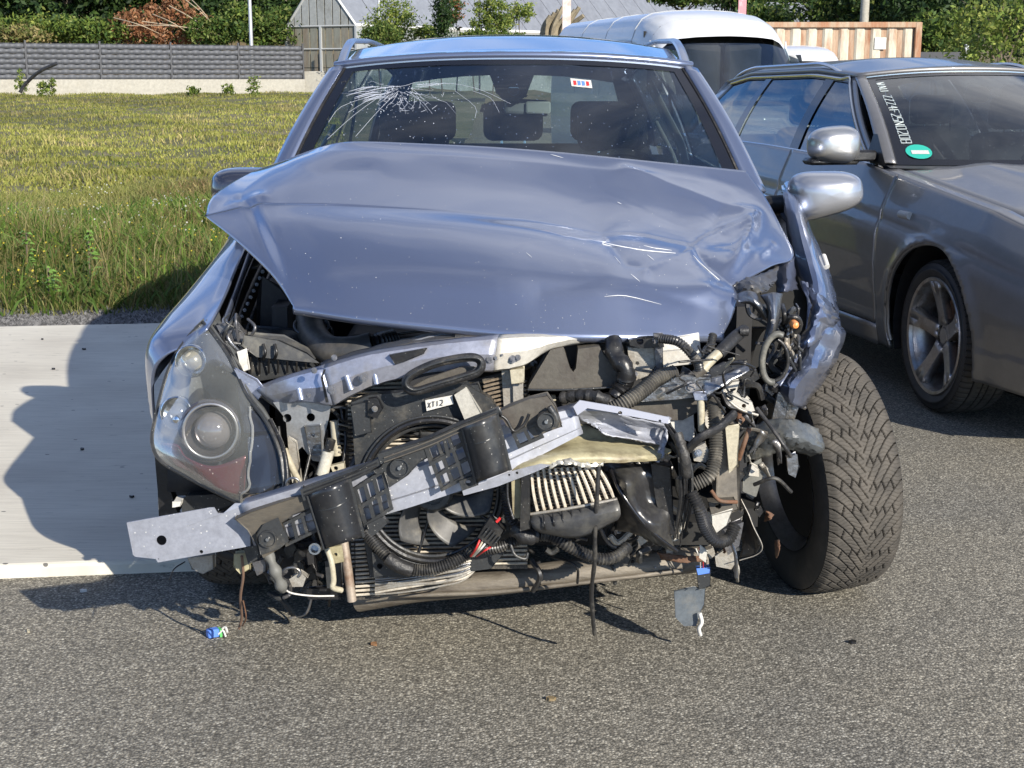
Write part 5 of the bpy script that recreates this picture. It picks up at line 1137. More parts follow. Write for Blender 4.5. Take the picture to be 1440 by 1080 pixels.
m = M(); c = P(741, 151, 4.98); m.box(c, (.155, .03, .055), Matrix.Rotation(R(3), 3, 'Y')); im = W('interior_mirror', m, mat('mirror_back_grey', (.34, .35, .36), .4), bevel=.014, seg=3)
m = M(); m.box(P(757, 151, 4.955), (.085, .01, .040)); W('mirror_face', m, mat('mirror_face_grey', (.62, .64, .62), .2, .2), im, bevel=.006)
PL('sensor_housing', [(692, 108), (748, 108), (740, 135), (728, 140), (708, 138), (698, 130)], 4.93, .05, mat('sensor_black', (.012, .012, .014), .45), bevel=.006)
m = M(); m.lathe(P(722, 127, 4.925), (0, -1, .5), [(.0, .004), (.016, .004), (.02, 0)], 18); W('sensor_lens', m, mat('sensor_lens_blue', (.12, .2, .34), .1, .3))
# cabin trims seen through the screen
for s, pts_ in ((1, [(915, 120, 5.3), (935, 160, 5.15), (958, 205, 5.0), (965, 232, 4.9)]), (-1, [(478, 132, 5.3), (458, 165, 5.15), (438, 200, 5.0), (425, 228, 4.9)])):
    T('pillar_cover', pts_, 9, trim_in, flat=.5); T('grab_handle', [(p[0] - s * 12, p[1] + 12, p[2] + .15) for p in pts_[1:]], 3, trim_in)

# ---------------- dark volumes of the engine bay ----------------
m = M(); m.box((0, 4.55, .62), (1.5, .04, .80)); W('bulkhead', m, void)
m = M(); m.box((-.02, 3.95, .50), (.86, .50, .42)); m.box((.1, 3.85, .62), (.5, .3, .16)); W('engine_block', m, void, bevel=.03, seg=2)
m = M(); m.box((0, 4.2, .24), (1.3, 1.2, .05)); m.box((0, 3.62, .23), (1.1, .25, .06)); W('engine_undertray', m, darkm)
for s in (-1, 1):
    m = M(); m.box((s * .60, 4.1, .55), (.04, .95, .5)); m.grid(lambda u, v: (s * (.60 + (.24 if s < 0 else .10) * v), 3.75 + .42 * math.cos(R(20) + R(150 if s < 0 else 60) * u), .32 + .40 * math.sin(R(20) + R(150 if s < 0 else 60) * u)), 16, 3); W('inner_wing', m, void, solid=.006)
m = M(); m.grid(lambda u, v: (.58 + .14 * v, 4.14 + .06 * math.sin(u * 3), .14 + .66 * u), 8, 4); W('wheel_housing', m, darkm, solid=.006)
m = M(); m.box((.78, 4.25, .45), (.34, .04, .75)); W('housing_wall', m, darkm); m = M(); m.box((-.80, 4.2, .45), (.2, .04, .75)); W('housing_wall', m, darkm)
# ---------------- headlight ----------------
HLl = [(285, 453, 3.46), (263, 476, 3.44), (241, 510, 3.40), (228, 548, 3.37), (218, 590, 3.33), (214, 622, 3.30), (226, 648, 3.27), (262, 670, 3.23), (302, 691, 3.19), (342, 710, 3.15)]
HLr = [(287, 453, 3.46), (318, 496, 3.36), (335, 530, 3.29), (350, 560, 3.24), (374, 592, 3.19), (392, 630, 3.15), (398, 662, 3.13), (398, 688, 3.12), (372, 700, 3.13), (345, 711, 3.15)]
hl = thing_part = None
m = M(); L1, L2 = catmull(pt(HLl), 5), catmull(pt(HLr), 5)
def hlf(u, v, bul=.028, back=0):
    i = min(len(L1) - 1, int(round(v * (len(L1) - 1)))); a, b = L1[i], L2[i]; w_ = (b - a).length
    p = a.lerp(b, u); k = math.sin(math.pi * u) ** .8 * min(1, w_ / .2); 
    ridge_ = 0; return p + Vector((-.35, -.9, .1)) * (bul * k + ridge_ - back)
def hback(u, v): return hlf(u, v, .0, .0) + Vector((.0, .15 * math.sin(math.pi * min(1, max(0, u))) ** .5 + .012, 0))
m.grid(hback, 18, 45); housing = W('headlight', m, mat('headlight_bezel', (.10, .105, .105), .55, .1, col2=(.05, .05, .055), vs_=6, amt=.4), solid=.006, off=1, smooth=180)
ub = lambda v: interp(v, [(0, 1), (.34, 1), (.44, .90), (.6, .80), (.8, .70), (.93, .58), (1, .5)])
m = M(); m.grid(lambda u, v: hlf(u * ub(v), v), 18, 45); W('lens', m, glassmat('hazy_headlight_lens', (.95, .96, .95), .12, 1.35, (.44, .45, .42), .17, .5), housing, smooth=180, label='clouded scratched headlight lens')
m = M(); m.grid(lambda u, v: hlf(ub(v) + (1 - ub(v)) * u, v) + Vector((0, .012 * math.sin(math.pi * u * .5), 0)), 6, 45); W('side_lens', m, glassmat('clear_side_lens', (.55, .62, .70), .03, 1.45, (.4, .42, .45), .05), housing, smooth=180)
m = M(); e_ = [hlf(0, v) for v in np.linspace(0, 1, 46)] + [hlf(1, v) for v in np.linspace(1, 0, 46)][1:-1]; m.tube(e_, .005, 6, closed=True, smooth=0); W('lens_rim', m, grey_pl, housing)
m = M(); m.tube([hlf(ub(v), v) + Vector((-.001, .0, 0)) for v in np.linspace(.38, .98, 24)], .0035, 6, smooth=0); W('lens_ridge', m, glassmat('lens_edge', (.7, .72, .7), .1, 1.6, (.6, .6, .58), .25), housing)
def bowl(px, py, Y, r, mt1, mt2, k=1.0, axis=(-.12, -1, .12)):
    rr = rp(r, Y); c = P(px, py, Y); ax = Vector(axis).normalized(); m = M()
    m.lathe(c, ax, [(rr * 1.02, -.012), (rr, .004), (rr * .93, .006), (rr * .86, 0), (rr * .7, -rr * .45 * k), (rr * .4, -rr * .75 * k), (0, -rr * .85 * k)], 36); o = W('reflector', m, mt1, housing, smooth=60)
    m = M(); n = 10; m.lathe(c - ax * rr * .35 * k, ax, [(rr * .60 * math.cos(R(90 * i / n)), rr * .52 * math.sin(R(90 * i / n))) for i in range(n + 1)], 30); W('lamp_lens', m, mt2, o, smooth=180); return o
refl = mat('reflector_chrome', (.75, .76, .76), .15, 1.0); plens = mat('projector_lens', (.22, .20, .20), .06, .35, coat=1)
bowl(269, 508, 3.372, 24, refl, mat('fogged_lamp', (.62, .57, .44), .25, .3, coat=.6))
bowl(249, 581, 3.312, 25, refl, mat('side_lamp_glass', (.30, .31, .32), .1, .6, coat=1)); m = M(); m.lathe(P(251, 589, 3.292), (-.1, -1, .1), [(0, .02), (.008, .018), (.012, 0)], 14); W('lamp_bulb', m, refl, housing)
bowl(296, 606, 3.262, 47, mat('bezel_dark_chrome', (.20, .18, .18), .25, .8), plens, .8)
T('bezel_ring', [(296 + 38 * math.cos(a), 606 + 38 * math.sin(a), 3.240) for a in np.linspace(0, 2 * math.pi, 20, endpoint=False)], 2.2, mat('ring_satin', (.45, .44, .43), .35, .8), housing, closed=True, smooth=2)
W('red_reflection_panel', sheet([[(226, 622, 3.30), (250, 625, 3.26), (262, 642, 3.235), (300, 655, 3.20), (346, 640, 3.17)], [(236, 640, 3.29), (258, 648, 3.26), (280, 662, 3.22), (312, 678, 3.19), (346, 672, 3.17)], [(248, 655, 3.27), (268, 664, 3.245), (290, 678, 3.215), (315, 690, 3.19), (343, 700, 3.17)]], 6, 6), mat('dark_red_reflection', (.13, .018, .024), .25, .3, col2=(.06, .03, .03), vs_=14, amt=.5, coat=.6, speck=(70, .12, (.6, .45, .4))), housing, solid=.003)  # panel added low in the lens, its red is a painted reflection
PL('side_reflection_cell', [(334, 540, 3.30), (352, 566, 3.27), (378, 604, 3.2), (372, 606, 3.2), (344, 608, 3.22), (338, 575, 3.26)], 3.2, .004, mat('dark_cell', (.04, .045, .06), .15, .3, coat=.6), housing)
PL('side_reflection_cell', [(348, 615, 3.22), (378, 612, 3.19), (390, 650, 3.17), (388, 682, 3.165), (352, 700, 3.19)], 3.2, .004, mat('sky_reflection_blue', (.06, .085, .14), .15, .4, coat=.8, speck=(60, .15, (.4, .4, .45))), housing)  # sky reflection of the side lens put into the plate's blue
# housing rear, black frame below the light
for q, Y, mt in [([(218, 640), (240, 655), (240, 690), (250, 722), (224, 726), (222, 690)], 3.38, black), ([(240, 655), (300, 690), (345, 712), (330, 716), (258, 720), (246, 690)], 3.36, void), ([(256, 705), (262, 698), (300, 695), (330, 708), (300, 720), (256, 722)], 3.30, grey_pl), ([(243, 706), (254, 706), (253, 712), (243, 713)], 3.27, whitepl)]: PL('headlight_bracket', q, Y, .05, mt)
for q in [[(288, 455, 3.47), (300, 458, 3.46), (320, 488, 3.38), (345, 530, 3.3), (352, 555, 3.27), (345, 552, 3.27), (316, 494, 3.37)]]: PL('lamp_edge', q, 3.4, .012, black)
T('lamp_frame', [(345, 712, 3.13), (380, 704, 3.11), (400, 695, 3.1), (404, 670, 3.12), (398, 630, 3.15), (380, 590, 3.2)], 3.6, black)
T('lamp_frame', [(330, 715, 3.14), (380, 711, 3.11), (402, 702, 3.1)], 2.6, grey_pl)
# ---------------- inner wing at left ----------------
for pts_, r, mt in [([(352, 352, 4.1), (335, 400, 3.85), (316, 452, 3.55)], 6, paint), ([(372, 366, 4.1), (352, 410, 3.9), (332, 460, 3.6)], 7, black), ([(385, 372, 4.05), (364, 420, 3.85), (345, 470, 3.6)], 4, steel_dark), ([(362, 352, 4.15), (342, 400, 3.9), (325, 450, 3.6)], 3, blackgloss)]: T('wing_rail', pts_, r, mt, flat=.6)
for i in range(9): bolt(340 + 4.2 * i, 445 - 9 * i, 3.66 + .04 * i, 2.3, steel_dark)
r0 = random.Random(8)
for i in range(12):
    x, y = r0.uniform(310, 365), r0.uniform(440, 500); T('wire', [(x, y, 3.45), (x + r0.uniform(-14, 14), y + r0.uniform(4, 20), 3.42), (x + r0.uniform(-20, 20), y + r0.uniform(15, 40), 3.43)], r0.uniform(1.2, 3.2), r0.choice([black, steel, grey_pl, steel_dark]))
PL('lamp_mount', [(305, 458), (330, 452), (345, 470), (338, 500), (322, 492)], 3.44, .02, steel_dark); PL('lamp_mount', [(334, 495), (345, 492), (350, 520), (340, 522)], 3.38, .012, whitepl); PL('lamp_mount', [(330, 520), (360, 535), (372, 550), (362, 562), (345, 548)], 3.28, .015, paint_in)
# air filter box
PL('air_filter_box', [(332, 486), (345, 476), (398, 480), (430, 496), (448, 514), (438, 524), (356, 534), (338, 520)], 3.45, .16, grey_pl, bevel=.006); PL('air_box_lid', [(345, 474), (395, 478), (432, 495), (444, 508), (362, 500), (340, 486)], 3.42, .05, mat('filter_lid', (.07, .072, .075), .55, 0, col2=(.2, .19, .16), vs_=12, amt=.5), bevel=.004)
for i in range(7): T('box_rib', [(352 + 13 * i, 503 + 1.2 * i, 3.425), (352 + 13 * i, 526 - .6 * i, 3.44)], 1.6, black)
for x in (370, 386): T('box_clip', [(x, 484, 3.41), (x + 3, 496, 3.40), (x, 505, 3.415)], 2.4, black)
PL('battery_cover', [(362, 420), (372, 395), (400, 405), (425, 440), (440, 475), (425, 490), (380, 478), (360, 470)], 3.75, .2, void, bevel=.01)
# intake hose
T('intake_hose', [(436, 440, 3.62), (440, 470, 3.55), (462, 492, 3.46), (498, 494, 3.42), (524, 488, 3.42)], 21, mat('intake_rubber', (.05, .05, .05), .45, 0, col2=(.16, .14, .11), vs_=9, amt=.55), n=18)
T('hose_clamp', [(438 + 24 * math.cos(a), 458 + 14 * math.sin(a), 3.56 - .03 * math.sin(a)) for a in np.linspace(0, 2 * math.pi, 18, endpoint=False)], 2.2, steel_dark, closed=True); T('hose_clamp', [(446 + 22 * math.cos(a), 470 + 18 * math.sin(a), 3.54 - .03 * math.sin(a)) for a in np.linspace(0, 2 * math.pi, 18, endpoint=False)], 1.6, black, closed=True)
Cc('intake_bellows', [(510, 489, 3.43), (530, 484, 3.43), (556, 478, 3.46)], 15, black, pitch=.008)
T('bonnet_stay', [(505, 482, 3.5), (560, 470, 3.45), (650, 458, 3.4)], 2.2, black)
# ---------------- slam panel ----------------
top = [(362, 550), (400, 536), (455, 520), (512, 503), (575, 492), (640, 484), (700, 478), (745, 476), (790, 475), (835, 473)]
bot = [(384, 566), (430, 562), (468, 568), (512, 545), (560, 530), (620, 520), (694, 519), (735, 511), (775, 488), (836, 477)]
Yf = [3.26, 3.22, 3.2, 3.18, 3.17, 3.16, 3.16, 3.17, 3.2, 3.24]
for nm, a, b, mt in (('slam_panel', 0, 3, paint_in), ('slam_panel', 2, 7, mat('slam_silver', (.34, .355, .42), .36, .5, col2=(.34, .32, .3), vs_=10, amt=.4)), ('slam_panel', 6, 10, paint_lit)):
    tr = [(x, y, Y) for (x, y), Y in zip(top[a:b], Yf[a:b])]; br = [(x, y, Y - .005) for (x, y), Y in zip(bot[a:b], Yf[a:b])]
    md = [((p[0] + q[0]) / 2, (p[1] + q[1]) / 2 - 1, p[2] - .012) for p, q in zip(tr, br)]
    bk = [(p[0] + 3, p[1] - 6, p[2] + .05) for p in tr]; lw = [(p[0], p[1] + 1.5, p[2] + .02) for p in br]
    W(nm, sheet([bk, tr, md, br, lw], 6, 3, .0006, a, True), mt, solid=.004, smooth=22)
W('panel_top', sheet([[(450, 512, 3.36), (520, 490, 3.34), (590, 474, 3.32), (680, 462, 3.32)], [(455, 520, 3.26), (520, 500, 3.24), (590, 484, 3.22), (690, 474, 3.22)]], 6, 4, .002, 2), steel_dark, solid=.004)
T('cross_bar', [(510, 507, 3.3), (590, 484, 3.27), (680, 464, 3.3), (760, 462, 3.34)], 8, mat('bar_silver', (.5, .52, .58), .3, .6), flat=.8)
T('cross_bar', [(640, 474, 3.24), (720, 470, 3.25), (860, 472, 3.3), (960, 476, 3.34)], 5, black, flat=.8)
for x, y, r in [(466, 548, 6), (511, 531, 6), (688, 505, 6), (697, 503, 3.5), (721, 505, 5), (728, 503, 4), (706, 499, 2.6), (470, 503, 4), (442, 521, 4), (434, 556, 3)]: bolt(x, y, 3.15 if x > 440 else 3.18, r)
for a, b in (((420, 546), (424, 562)), ((487, 528), (494, 548)), ((526, 520), (530, 540)), ((640, 492), (644, 500))): T('pressed_rib', [(a[0], a[1], 3.17), (b[0], b[1], 3.165)], 4.5, paint_in)
PL('latch_bracket', [(548, 500), (558, 498), (600, 490), (596, 497), (570, 508), (556, 512)], 3.15, .02, black)
PL('panel_seam', [(455, 520), (458, 520), (454, 530), (462, 566), (458, 566), (451, 531)], 3.165, .004, black, bevel=0)
# rubber air duct
duct = [(571, 537), (580, 526), (610, 512), (645, 504), (668, 503), (677, 511), (672, 523), (650, 531), (610, 543), (586, 550), (574, 547)]
T('air_duct_seal', [(x, y, 3.10) for x, y in duct], 6.5, rubber, closed=True, smooth=5, n=14)
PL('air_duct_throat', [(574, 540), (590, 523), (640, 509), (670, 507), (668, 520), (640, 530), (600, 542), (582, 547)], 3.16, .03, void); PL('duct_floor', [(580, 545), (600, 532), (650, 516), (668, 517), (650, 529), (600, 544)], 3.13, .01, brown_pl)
T('duct_lip', [(x, y - (0 if i < 5 else 2), 3.085) for i, (x, y) in enumerate(duct)], 2, grey_pl, closed=True)
# ---------------- radiator pack, fan ----------------
m = M(); 
def qbox(m, x0, y0, x1, y1, Y, th, cut=0):
    m.plate([P(x0, y0, Y), P(x1, y0, Y), P(x1, y1, Y), P(x0, y1, Y)], (0, th, 0))
qbox(m, 486, 535, 742, 800, 3.26, .03); W('radiator_core', m, core, bevel=0)
m = M(); y = 540
while y < 797:
    dx = 8 * (y - 540) / 300
    for (xa, xb) in ((488, 740),): m.tube(pt([(xa + dx, y, 3.252), ((xa + xb) / 2, y - 2.0, 3.252), (xb + dx * .2, y - 4, 3.252)]), rp(1.7, 3.25), 4, smooth=2)
    y += 6.1
W('condenser_fins', m, fin_lt, smooth=0)['kind'] = 'stuff'
m = M()
for i in range(13): m.tube(pt([(500, 766 + i * 5.9, 3.22), (528, 764 + i * 5.9, 3.22)]), rp(1.9, 3.2), 5, smooth=0)
W('condenser_fins', m, fin_lt, smooth=0)['kind'] = 'stuff'
m = M()
for i in range(9): m.tube(pt([(680, 538 + i * 6, 3.2), (707, 531 + i * 6, 3.2)]), rp(1.8, 3.2), 5, smooth=0)
W('condenser_fins', m, fin, smooth=0)['kind'] = 'stuff'
PL('fin_backing', [(678, 533), (709, 526), (712, 584), (690, 588)], 3.215, .02, core, bevel=0); PL('fin_backing', [(498, 762), (532, 760), (534, 842), (500, 844)], 3.24, .02, core, bevel=0)
FX, FY, FD = 609, 690, 3.17
hole = (FX, FY, 99)
PL('fan_shroud', [(493, 566), (520, 556), (560, 552), (590, 545), (655, 540), (690, 560), (716, 600), (722, 690), (716, 770), (690, 800), (640, 806), (560, 812), (520, 812), (512, 760), (500, 660)], FD, .03, grey_pl, holes=(hole,), bevel=.002)
for r_, w_, Y, mt in ((99, 4.5, 3.155, black), (92, 3, 3.18, grey_pl), (105, 2, 3.16, grey_pl)): T('shroud_ring', [(FX + r_ * math.cos(a), FY + r_ * math.sin(a), Y) for a in np.linspace(0, 2 * math.pi, 40, endpoint=False)], w_, mt, closed=True, smooth=2, n=8)
fc = P(FX, FY, 3.19); sc_ = rp(1, 3.19)
m = M(); m.lathe(fc, (0, -1, .1), [(0, .02), (26 * sc_, .02), (30 * sc_, .014), (31 * sc_, -.02)], 36); m.lathe(fc, (0, -1, .1), [(18 * sc_, .026), (22 * sc_, .026), (22 * sc_, .018)], 30); hub = W('fan_hub', m, grey_pl, smooth=40)
fanm = mat('fan_blade_plastic', (.075, .075, .075), .4, 0, col2=(.17, .16, .14), vs_=20, amt=.5)
for k in range(7):
    a0 = R(k * 360 / 7 + 14); m = M()
    def bl(u, v, a0=a0):
        r_ = (29 + 60 * u) * sc_; a = a0 + .55 * u ** 1.3 + (v - .5) * (.60 - .10 * u) * (1 + .0 * u); ctr = fc + Vector((math.cos(a) * r_, 0, math.sin(a) * r_)); ctr.y += -.014 + .034 * v + .004 * math.sin(u * 3); return ctr
    m.grid(bl, 10, 8); W('fan_blade', m, fanm, hub, solid=.003, smooth=180)
for a in (20, 95, 165, 250, 320):
    a = R(a); T('shroud_strut', [(FX + 28 * math.cos(a), FY + 28 * math.sin(a), 3.215), (FX + 98 * math.cos(a + .15), FY + 98 * math.sin(a + .15), 3.20)], 2.5, black)
PL('shroud_block', [(494, 572), (518, 566), (522, 608), (500, 612)], 3.14, .03, grey_pl); PL('shroud_tab', [(518, 562), (530, 560), (538, 575), (530, 588), (518, 584)], 3.13, .02, black); bolt(527, 575, 3.12, 4)
PL('shroud_corner', [(523, 776), (540, 786), (560, 806), (526, 812)], 3.14, .02, grey_pl, holes=((534, 796, 4),))
stk = PL('white_tag', [(598, 563), (636, 556), (638, 568), (600, 578)], 3.155, .003, whitepl, bevel=0)
SG = {'X': [((0, 0), (1, 1)), ((0, 1), (1, 0))], 'T': [((0, 1), (1, 1)), ((.5, 1), (.5, 0))], '1': [((.5, 0), (.5, 1))], '2': [((0, 1), (1, 1)), ((1, 1), (1, .5)), ((1, .5), (0, 0)), ((0, 0), (1, 0))]}
m = M()
for i, ch in enumerate('XT12'):
    for (ax, ay), (bx, by) in SG[ch]:
        f = lambda x, y: P(602 + i * 5.6 + x * 3.6, 573 - i * 1.1 - y * 7, 3.152); m.tube([f(ax, ay), f(bx, by)], .0008, 4, smooth=0)
W('tag_lettering', m, black, stk, smooth=0)
PL('relay_block', [(641, 556), (655, 547), (678, 583), (656, 592)], 3.14, .04, mat('relay_grey', (.42, .41, .37), .5, col2=(.25, .23, .2), vs_=20, amt=.4), bevel=.003)
PL('radiator_bracket', [(658, 543), (672, 540), (680, 560), (678, 578), (668, 560)], 3.18, .02, grey_pl)
PL('radiator_side', [(706, 522), (722, 520), (724, 578), (710, 584)], 3.19, .03, alu); PL('side_tank', [(718, 521), (737, 519), (737, 538), (720, 539)], 3.16, .03, beige); PL('side_tank', [(722, 541), (735, 541), (736, 578), (723, 582)], 3.18, .03, alu)
for i in range(7): PL('core_tab', [(739 + i * 12, 556), (745 + i * 12, 555), (746 + i * 12, 564), (740 + i * 12, 565)], 3.26, .01, beige, bevel=0)
PL('core_bar', [(738, 548), (852, 545), (870, 552), (740, 560)], 3.27, .03, steel_dark)
# header tube, pipes lower left
T('header_tube', [(483, 760, 3.17), (489, 800, 3.17), (495, 845, 3.17)], 7, mat('header_tube_metal', (.50, .42, .34), .45, .5, col2=(.24, .14, .09), vs_=16, amt=.55), n=14)
T('ac_pipe', [(460, 772, 3.14), (466, 790, 3.13), (469, 815, 3.13), (468, 826, 3.13), (480, 830, 3.15)], 4.5, beige); PL('pipe_clamp', [(462, 770), (482, 766), (484, 790), (468, 793)], 3.16, .012, cream, holes=((472, 780, 2.5),))
m = M(); m.cyl(P(444, 770, 3.12), P(443, 771, 3.1), rp(8, 3.1), n=20); W('tow_socket', m, steel); 
m = M(); m.lathe(P(443, 771, 3.09), (0, -1, .1), [(rp(9, 3.1), 0), (rp(9, 3.1), .008), (rp(6, 3.1), .008), (rp(5, 3.1), -.01)], 20); W('tow_socket', m, chrome)
T('valve_body', [(470, 592, 3.22), (474, 640, 3.22)], 6.5, beige, n=14); T('valve_body', [(462, 634, 3.18), (453, 668, 3.18)], 9, mat('valve_white', (.62, .60, .52), .4, .2, col2=(.4, .36, .28), vs_=20, amt=.4), n=16); T('valve_cap', [(466, 618, 3.17), (462, 632, 3.17)], 7, black); PL('valve_tab', [(464, 655), (484, 650), (486, 664), (470, 668)], 3.18, .01, beige, holes=((472, 659, 3),))
PL('support_bracket', [(384, 566), (412, 562), (466, 566), (462, 590), (455, 618), (455, 650), (440, 648), (425, 628), (412, 640), (404, 615), (402, 590)], 3.24, .006, mat('bracket_silver', (.40, .41, .42), .35, .7, col2=(.25, .23, .2), vs_=15, amt=.5), holes=((437, 587, 6), (404, 588, 6)), bevel=.0015)
PL('support_bracket', [(405, 615), (416, 622), (424, 680), (414, 690), (408, 660)], 3.22, .012, alu); PL('bracket_pocket', [(428, 600), (450, 598), (452, 640), (436, 640)], 3.225, .03, steel, holes=((440, 612, 2.5),))
T('brace_rod', [(400, 632, 3.2), (412, 660, 3.18), (424, 685, 3.15)], 5, beige)
for i, q in enumerate([[(392, 600, 3.25), (396, 640, 3.22), (398, 680, 3.2)], [(436, 640, 3.2), (430, 665, 3.18), (424, 690, 3.16)], [(470, 668, 3.2), (450, 690, 3.2), (420, 700, 3.18)], [(480, 575, 3.25), (486, 620, 3.22), (480, 660, 3.2), (470, 700, 3.2)]]): T('wire', q, 2.4, black)
for i in range(8): T('rad_tooth', [(476, 590 + 6.5 * i, 3.21), (494, 594 + 6.5 * i, 3.24)], 1.6, alu if i % 2 else grey_pl)
Cc('loom_hose', [(514, 615, 3.2), (507, 635, 3.18), (496, 655, 3.2)], 6, pitch=.005)
T('ring_handle', [(412 + 9 * math.cos(a), 680 + 8 * math.sin(a), 3.08) for a in np.linspace(0, 2 * math.pi, 10, endpoint=False)], 1.8, steel, closed=True)
# ---------------- bumper beam ----------------
BC = [(178, 762, 2.98), (255, 754, 2.965), (335, 742, 2.955), (450, 712, 2.95), (560, 682, 2.955), (680, 642, 2.985), (745, 618, 3.02), (815, 592, 3.06)]
bc = catmull(pt(BC), 8)
def bw(i): x = i / (len(bc) - 1); return interp(x, [(0, .042), (.25, .046), (.5, .056), (.75, .056), (1, .03)])
PL('bumper_beam', [(178, 735), (295, 714), (301, 714), (306, 722), (314, 722), (330, 708, 2.97), (352, 708, 2.97), (352, 768), (222, 791), (219, 786), (190, 783), (187, 780)], 2.965, .004, paint_beam, holes=((227, 760, 7.2), (283, 776, 2.6), (223, 786, 0.9), (307, 717, .6)), bevel=.0015, label='long bent bumper beam sticking out past the headlight')
def beam(u, v):
    i = int(round(u * (len(bc) - 1))); a = bc[max(0, i - 1)]; b = bc[min(len(bc) - 1, i + 1)]; t = (b - a).normalized(); n_ = Vector((0, -1, 0)).cross(t); n_ = Vector((-t.z, 0, t.x)).normalized(); pr = [(-1, .05), (-1, .0), (-.55, 0), (-.45, -.006), (.45, -.006), (.55, 0), (1, 0), (1, .05)]
    k = v * 7; q, d = pr[int(round(k))]; return bc[i] + n_ * q * bw(i) + Vector((0, d + .002, 0))
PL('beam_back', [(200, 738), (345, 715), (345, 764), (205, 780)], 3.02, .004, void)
m = M(); k0 = 17 / (len(bc) - 1); m.grid(lambda u, v: beam(k0 + (1 - k0) * u, v), len(bc) - 18, 7); W('bumper_beam', m, paint_beam, solid=.003, smooth=35, label='middle of the bumper beam behind the black brackets')
W('beam_end', sheet([[(806, 575, 3.04), (850, 577, 3.05), (890, 587, 3.09), (940, 597, 3.13)], [(812, 586, 3.06), (850, 588, 3.08), (890, 598, 3.12), (938, 604, 3.15)], [(826, 594, 3.07), (850, 602, 3.085), (890, 611, 3.12), (936, 616, 3.15)], [(840, 598, 3.08), (852, 612, 3.07), (892, 619, 3.09), (932, 627, 3.12)]], 7, 6, .0014, 6), paint_beam, solid=.003, smooth=30)
W('beam_end_edge', sheet([[(930, 586, 3.14), (942, 588, 3.14)], [(932, 606, 3.13), (940, 608, 3.12)], [(926, 632, 3.10), (934, 636, 3.09)], [(915, 646, 3.08), (926, 652, 3.07)]], 3, 6, .003, 15), paint_beam, solid=.003, smooth=25)
PL('beam_flange', [(806, 572), (815, 563), (880, 574), (941, 587), (940, 596), (880, 584), (826, 574), (812, 584)], 3.03, .004, mat('beam_flange_light', (.44, .455, .53), .4, .3), holes=((872, 581, 3), (928, 592, 2)))
W('beam_inner', sheet([[(712, 640, 3.08), (745, 622, 3.12), (790, 604, 3.15), (822, 598, 3.16), (830, 612, 3.15)], [(708, 650, 3.05), (750, 634, 3.1), (795, 620, 3.12), (860, 622, 3.12), (938, 632, 3.14)], [(716, 662, 3.01), (760, 648, 3.0), (805, 640, 3.02), (870, 640, 3.04), (930, 642, 3.08)], [(720, 668, 3.0), (762, 656, 2.99), (805, 652, 3.01), (868, 651, 3.03), (925, 648, 3.07)]], 6, 6, .0015, 7), cream, solid=.004, smooth=60)
PL('beam_flange', [(650, 690), (716, 664), (760, 652), (775, 654), (752, 664), (700, 684), (652, 697)], 2.985, .004, paint_beam, holes=((716, 668, 1.6), (727, 665, 2)), bevel=0)
W('torn_edge', sheet([[(770, 652, 2.995), (800, 646, 2.99), (830, 652, 2.99), (850, 650, 3.0)], [(772, 658, 2.99), (800, 654, 2.98), (828, 658, 2.985), (848, 654, 3.0)]], 8, 4, .003, 12), mat('bare_torn_metal', (.5, .48, .42), .4, .5), solid=.002)
# absorber brackets
BY = 2.925
def lattice(tl, tr_, br, bl_, cols, rows, Y, r=2.0, dep=.009, name='bracket_lattice', mt=None):
    Y += .014; m = M(); f = lambda u, v: P(tl[0] * (1 - u) * (1 - v) + tr_[0] * u * (1 - v) + br[0] * u * v + bl_[0] * (1 - u) * v, tl[1] * (1 - u) * (1 - v) + tr_[1] * u * (1 - v) + br[1] * u * v + bl_[1] * (1 - u) * v, Y)
    rr = rp(r, Y)
    def bar(a, b): d = (b - a).normalized(); n_ = Vector((-d.z, 0, d.x)) * rr; m.plate([a - n_ - d * rr, b - n_ + d * rr, b + n_ + d * rr, a + n_ - d * rr], (0, dep, 0))
    for i in range(cols + 1): bar(f(i / cols, 0), f(i / cols, 1))
    for j in range(rows + 1): a, b = f(0, j / rows), f(1, j / rows); bar(a + Vector((0, -.0015, 0)), b + Vector((0, -.0015, 0)))
    return W(name, m, mt or grey_pl, bevel=.0012, smooth=30)
def halfcyl(tl, tr_, br, bl_, Y, bul, name='crash_box'):
    m = M()
    def fn(u, v, o=0):
        x = tl[0] * (1 - u) * (1 - v) + tr_[0] * u * (1 - v) + br[0] * u * v + bl_[0] * (1 - u) * v; y = tl[1] * (1 - u) * (1 - v) + tr_[1] * u * (1 - v) + br[1] * u * v + bl_[1] * (1 - u) * v
        return P(x, y, Y - bul * math.sin(math.pi * min(1, max(0, (u - .08) / .84))) ** .6)
    m.grid(fn, 20, 12)
    rim_ = [fn(i / 20, 0) for i in range(21)] + [P(*tr_, Y + .02), P(*tl, Y + .02)]; m.plate(rim_, (0, 0, -.004))
    o = W(name, m, mat('crash_box_plastic', (.020, .021, .024), .30, 0, col2=(.065, .065, .062), vs_=9, amt=.45, speck=(90, .1, (.28, .27, .25))), solid=.003, smooth=35)
    m = M(); m.tube([fn(i / 20, .27 + .10 * math.sin(math.pi * i / 20)) + Vector((0, -.002, 0)) for i in range(2, 19)], .002, 6, smooth=0); W('moulded_line', m, grey_pl, o)
    for u in (0.03, .97): m = M(); m.tube([fn(u, j / 8) + Vector((0, -.003, 0)) for j in range(9)], .004, 6, smooth=0); W('box_flange', m, grey_pl, o)
    return o
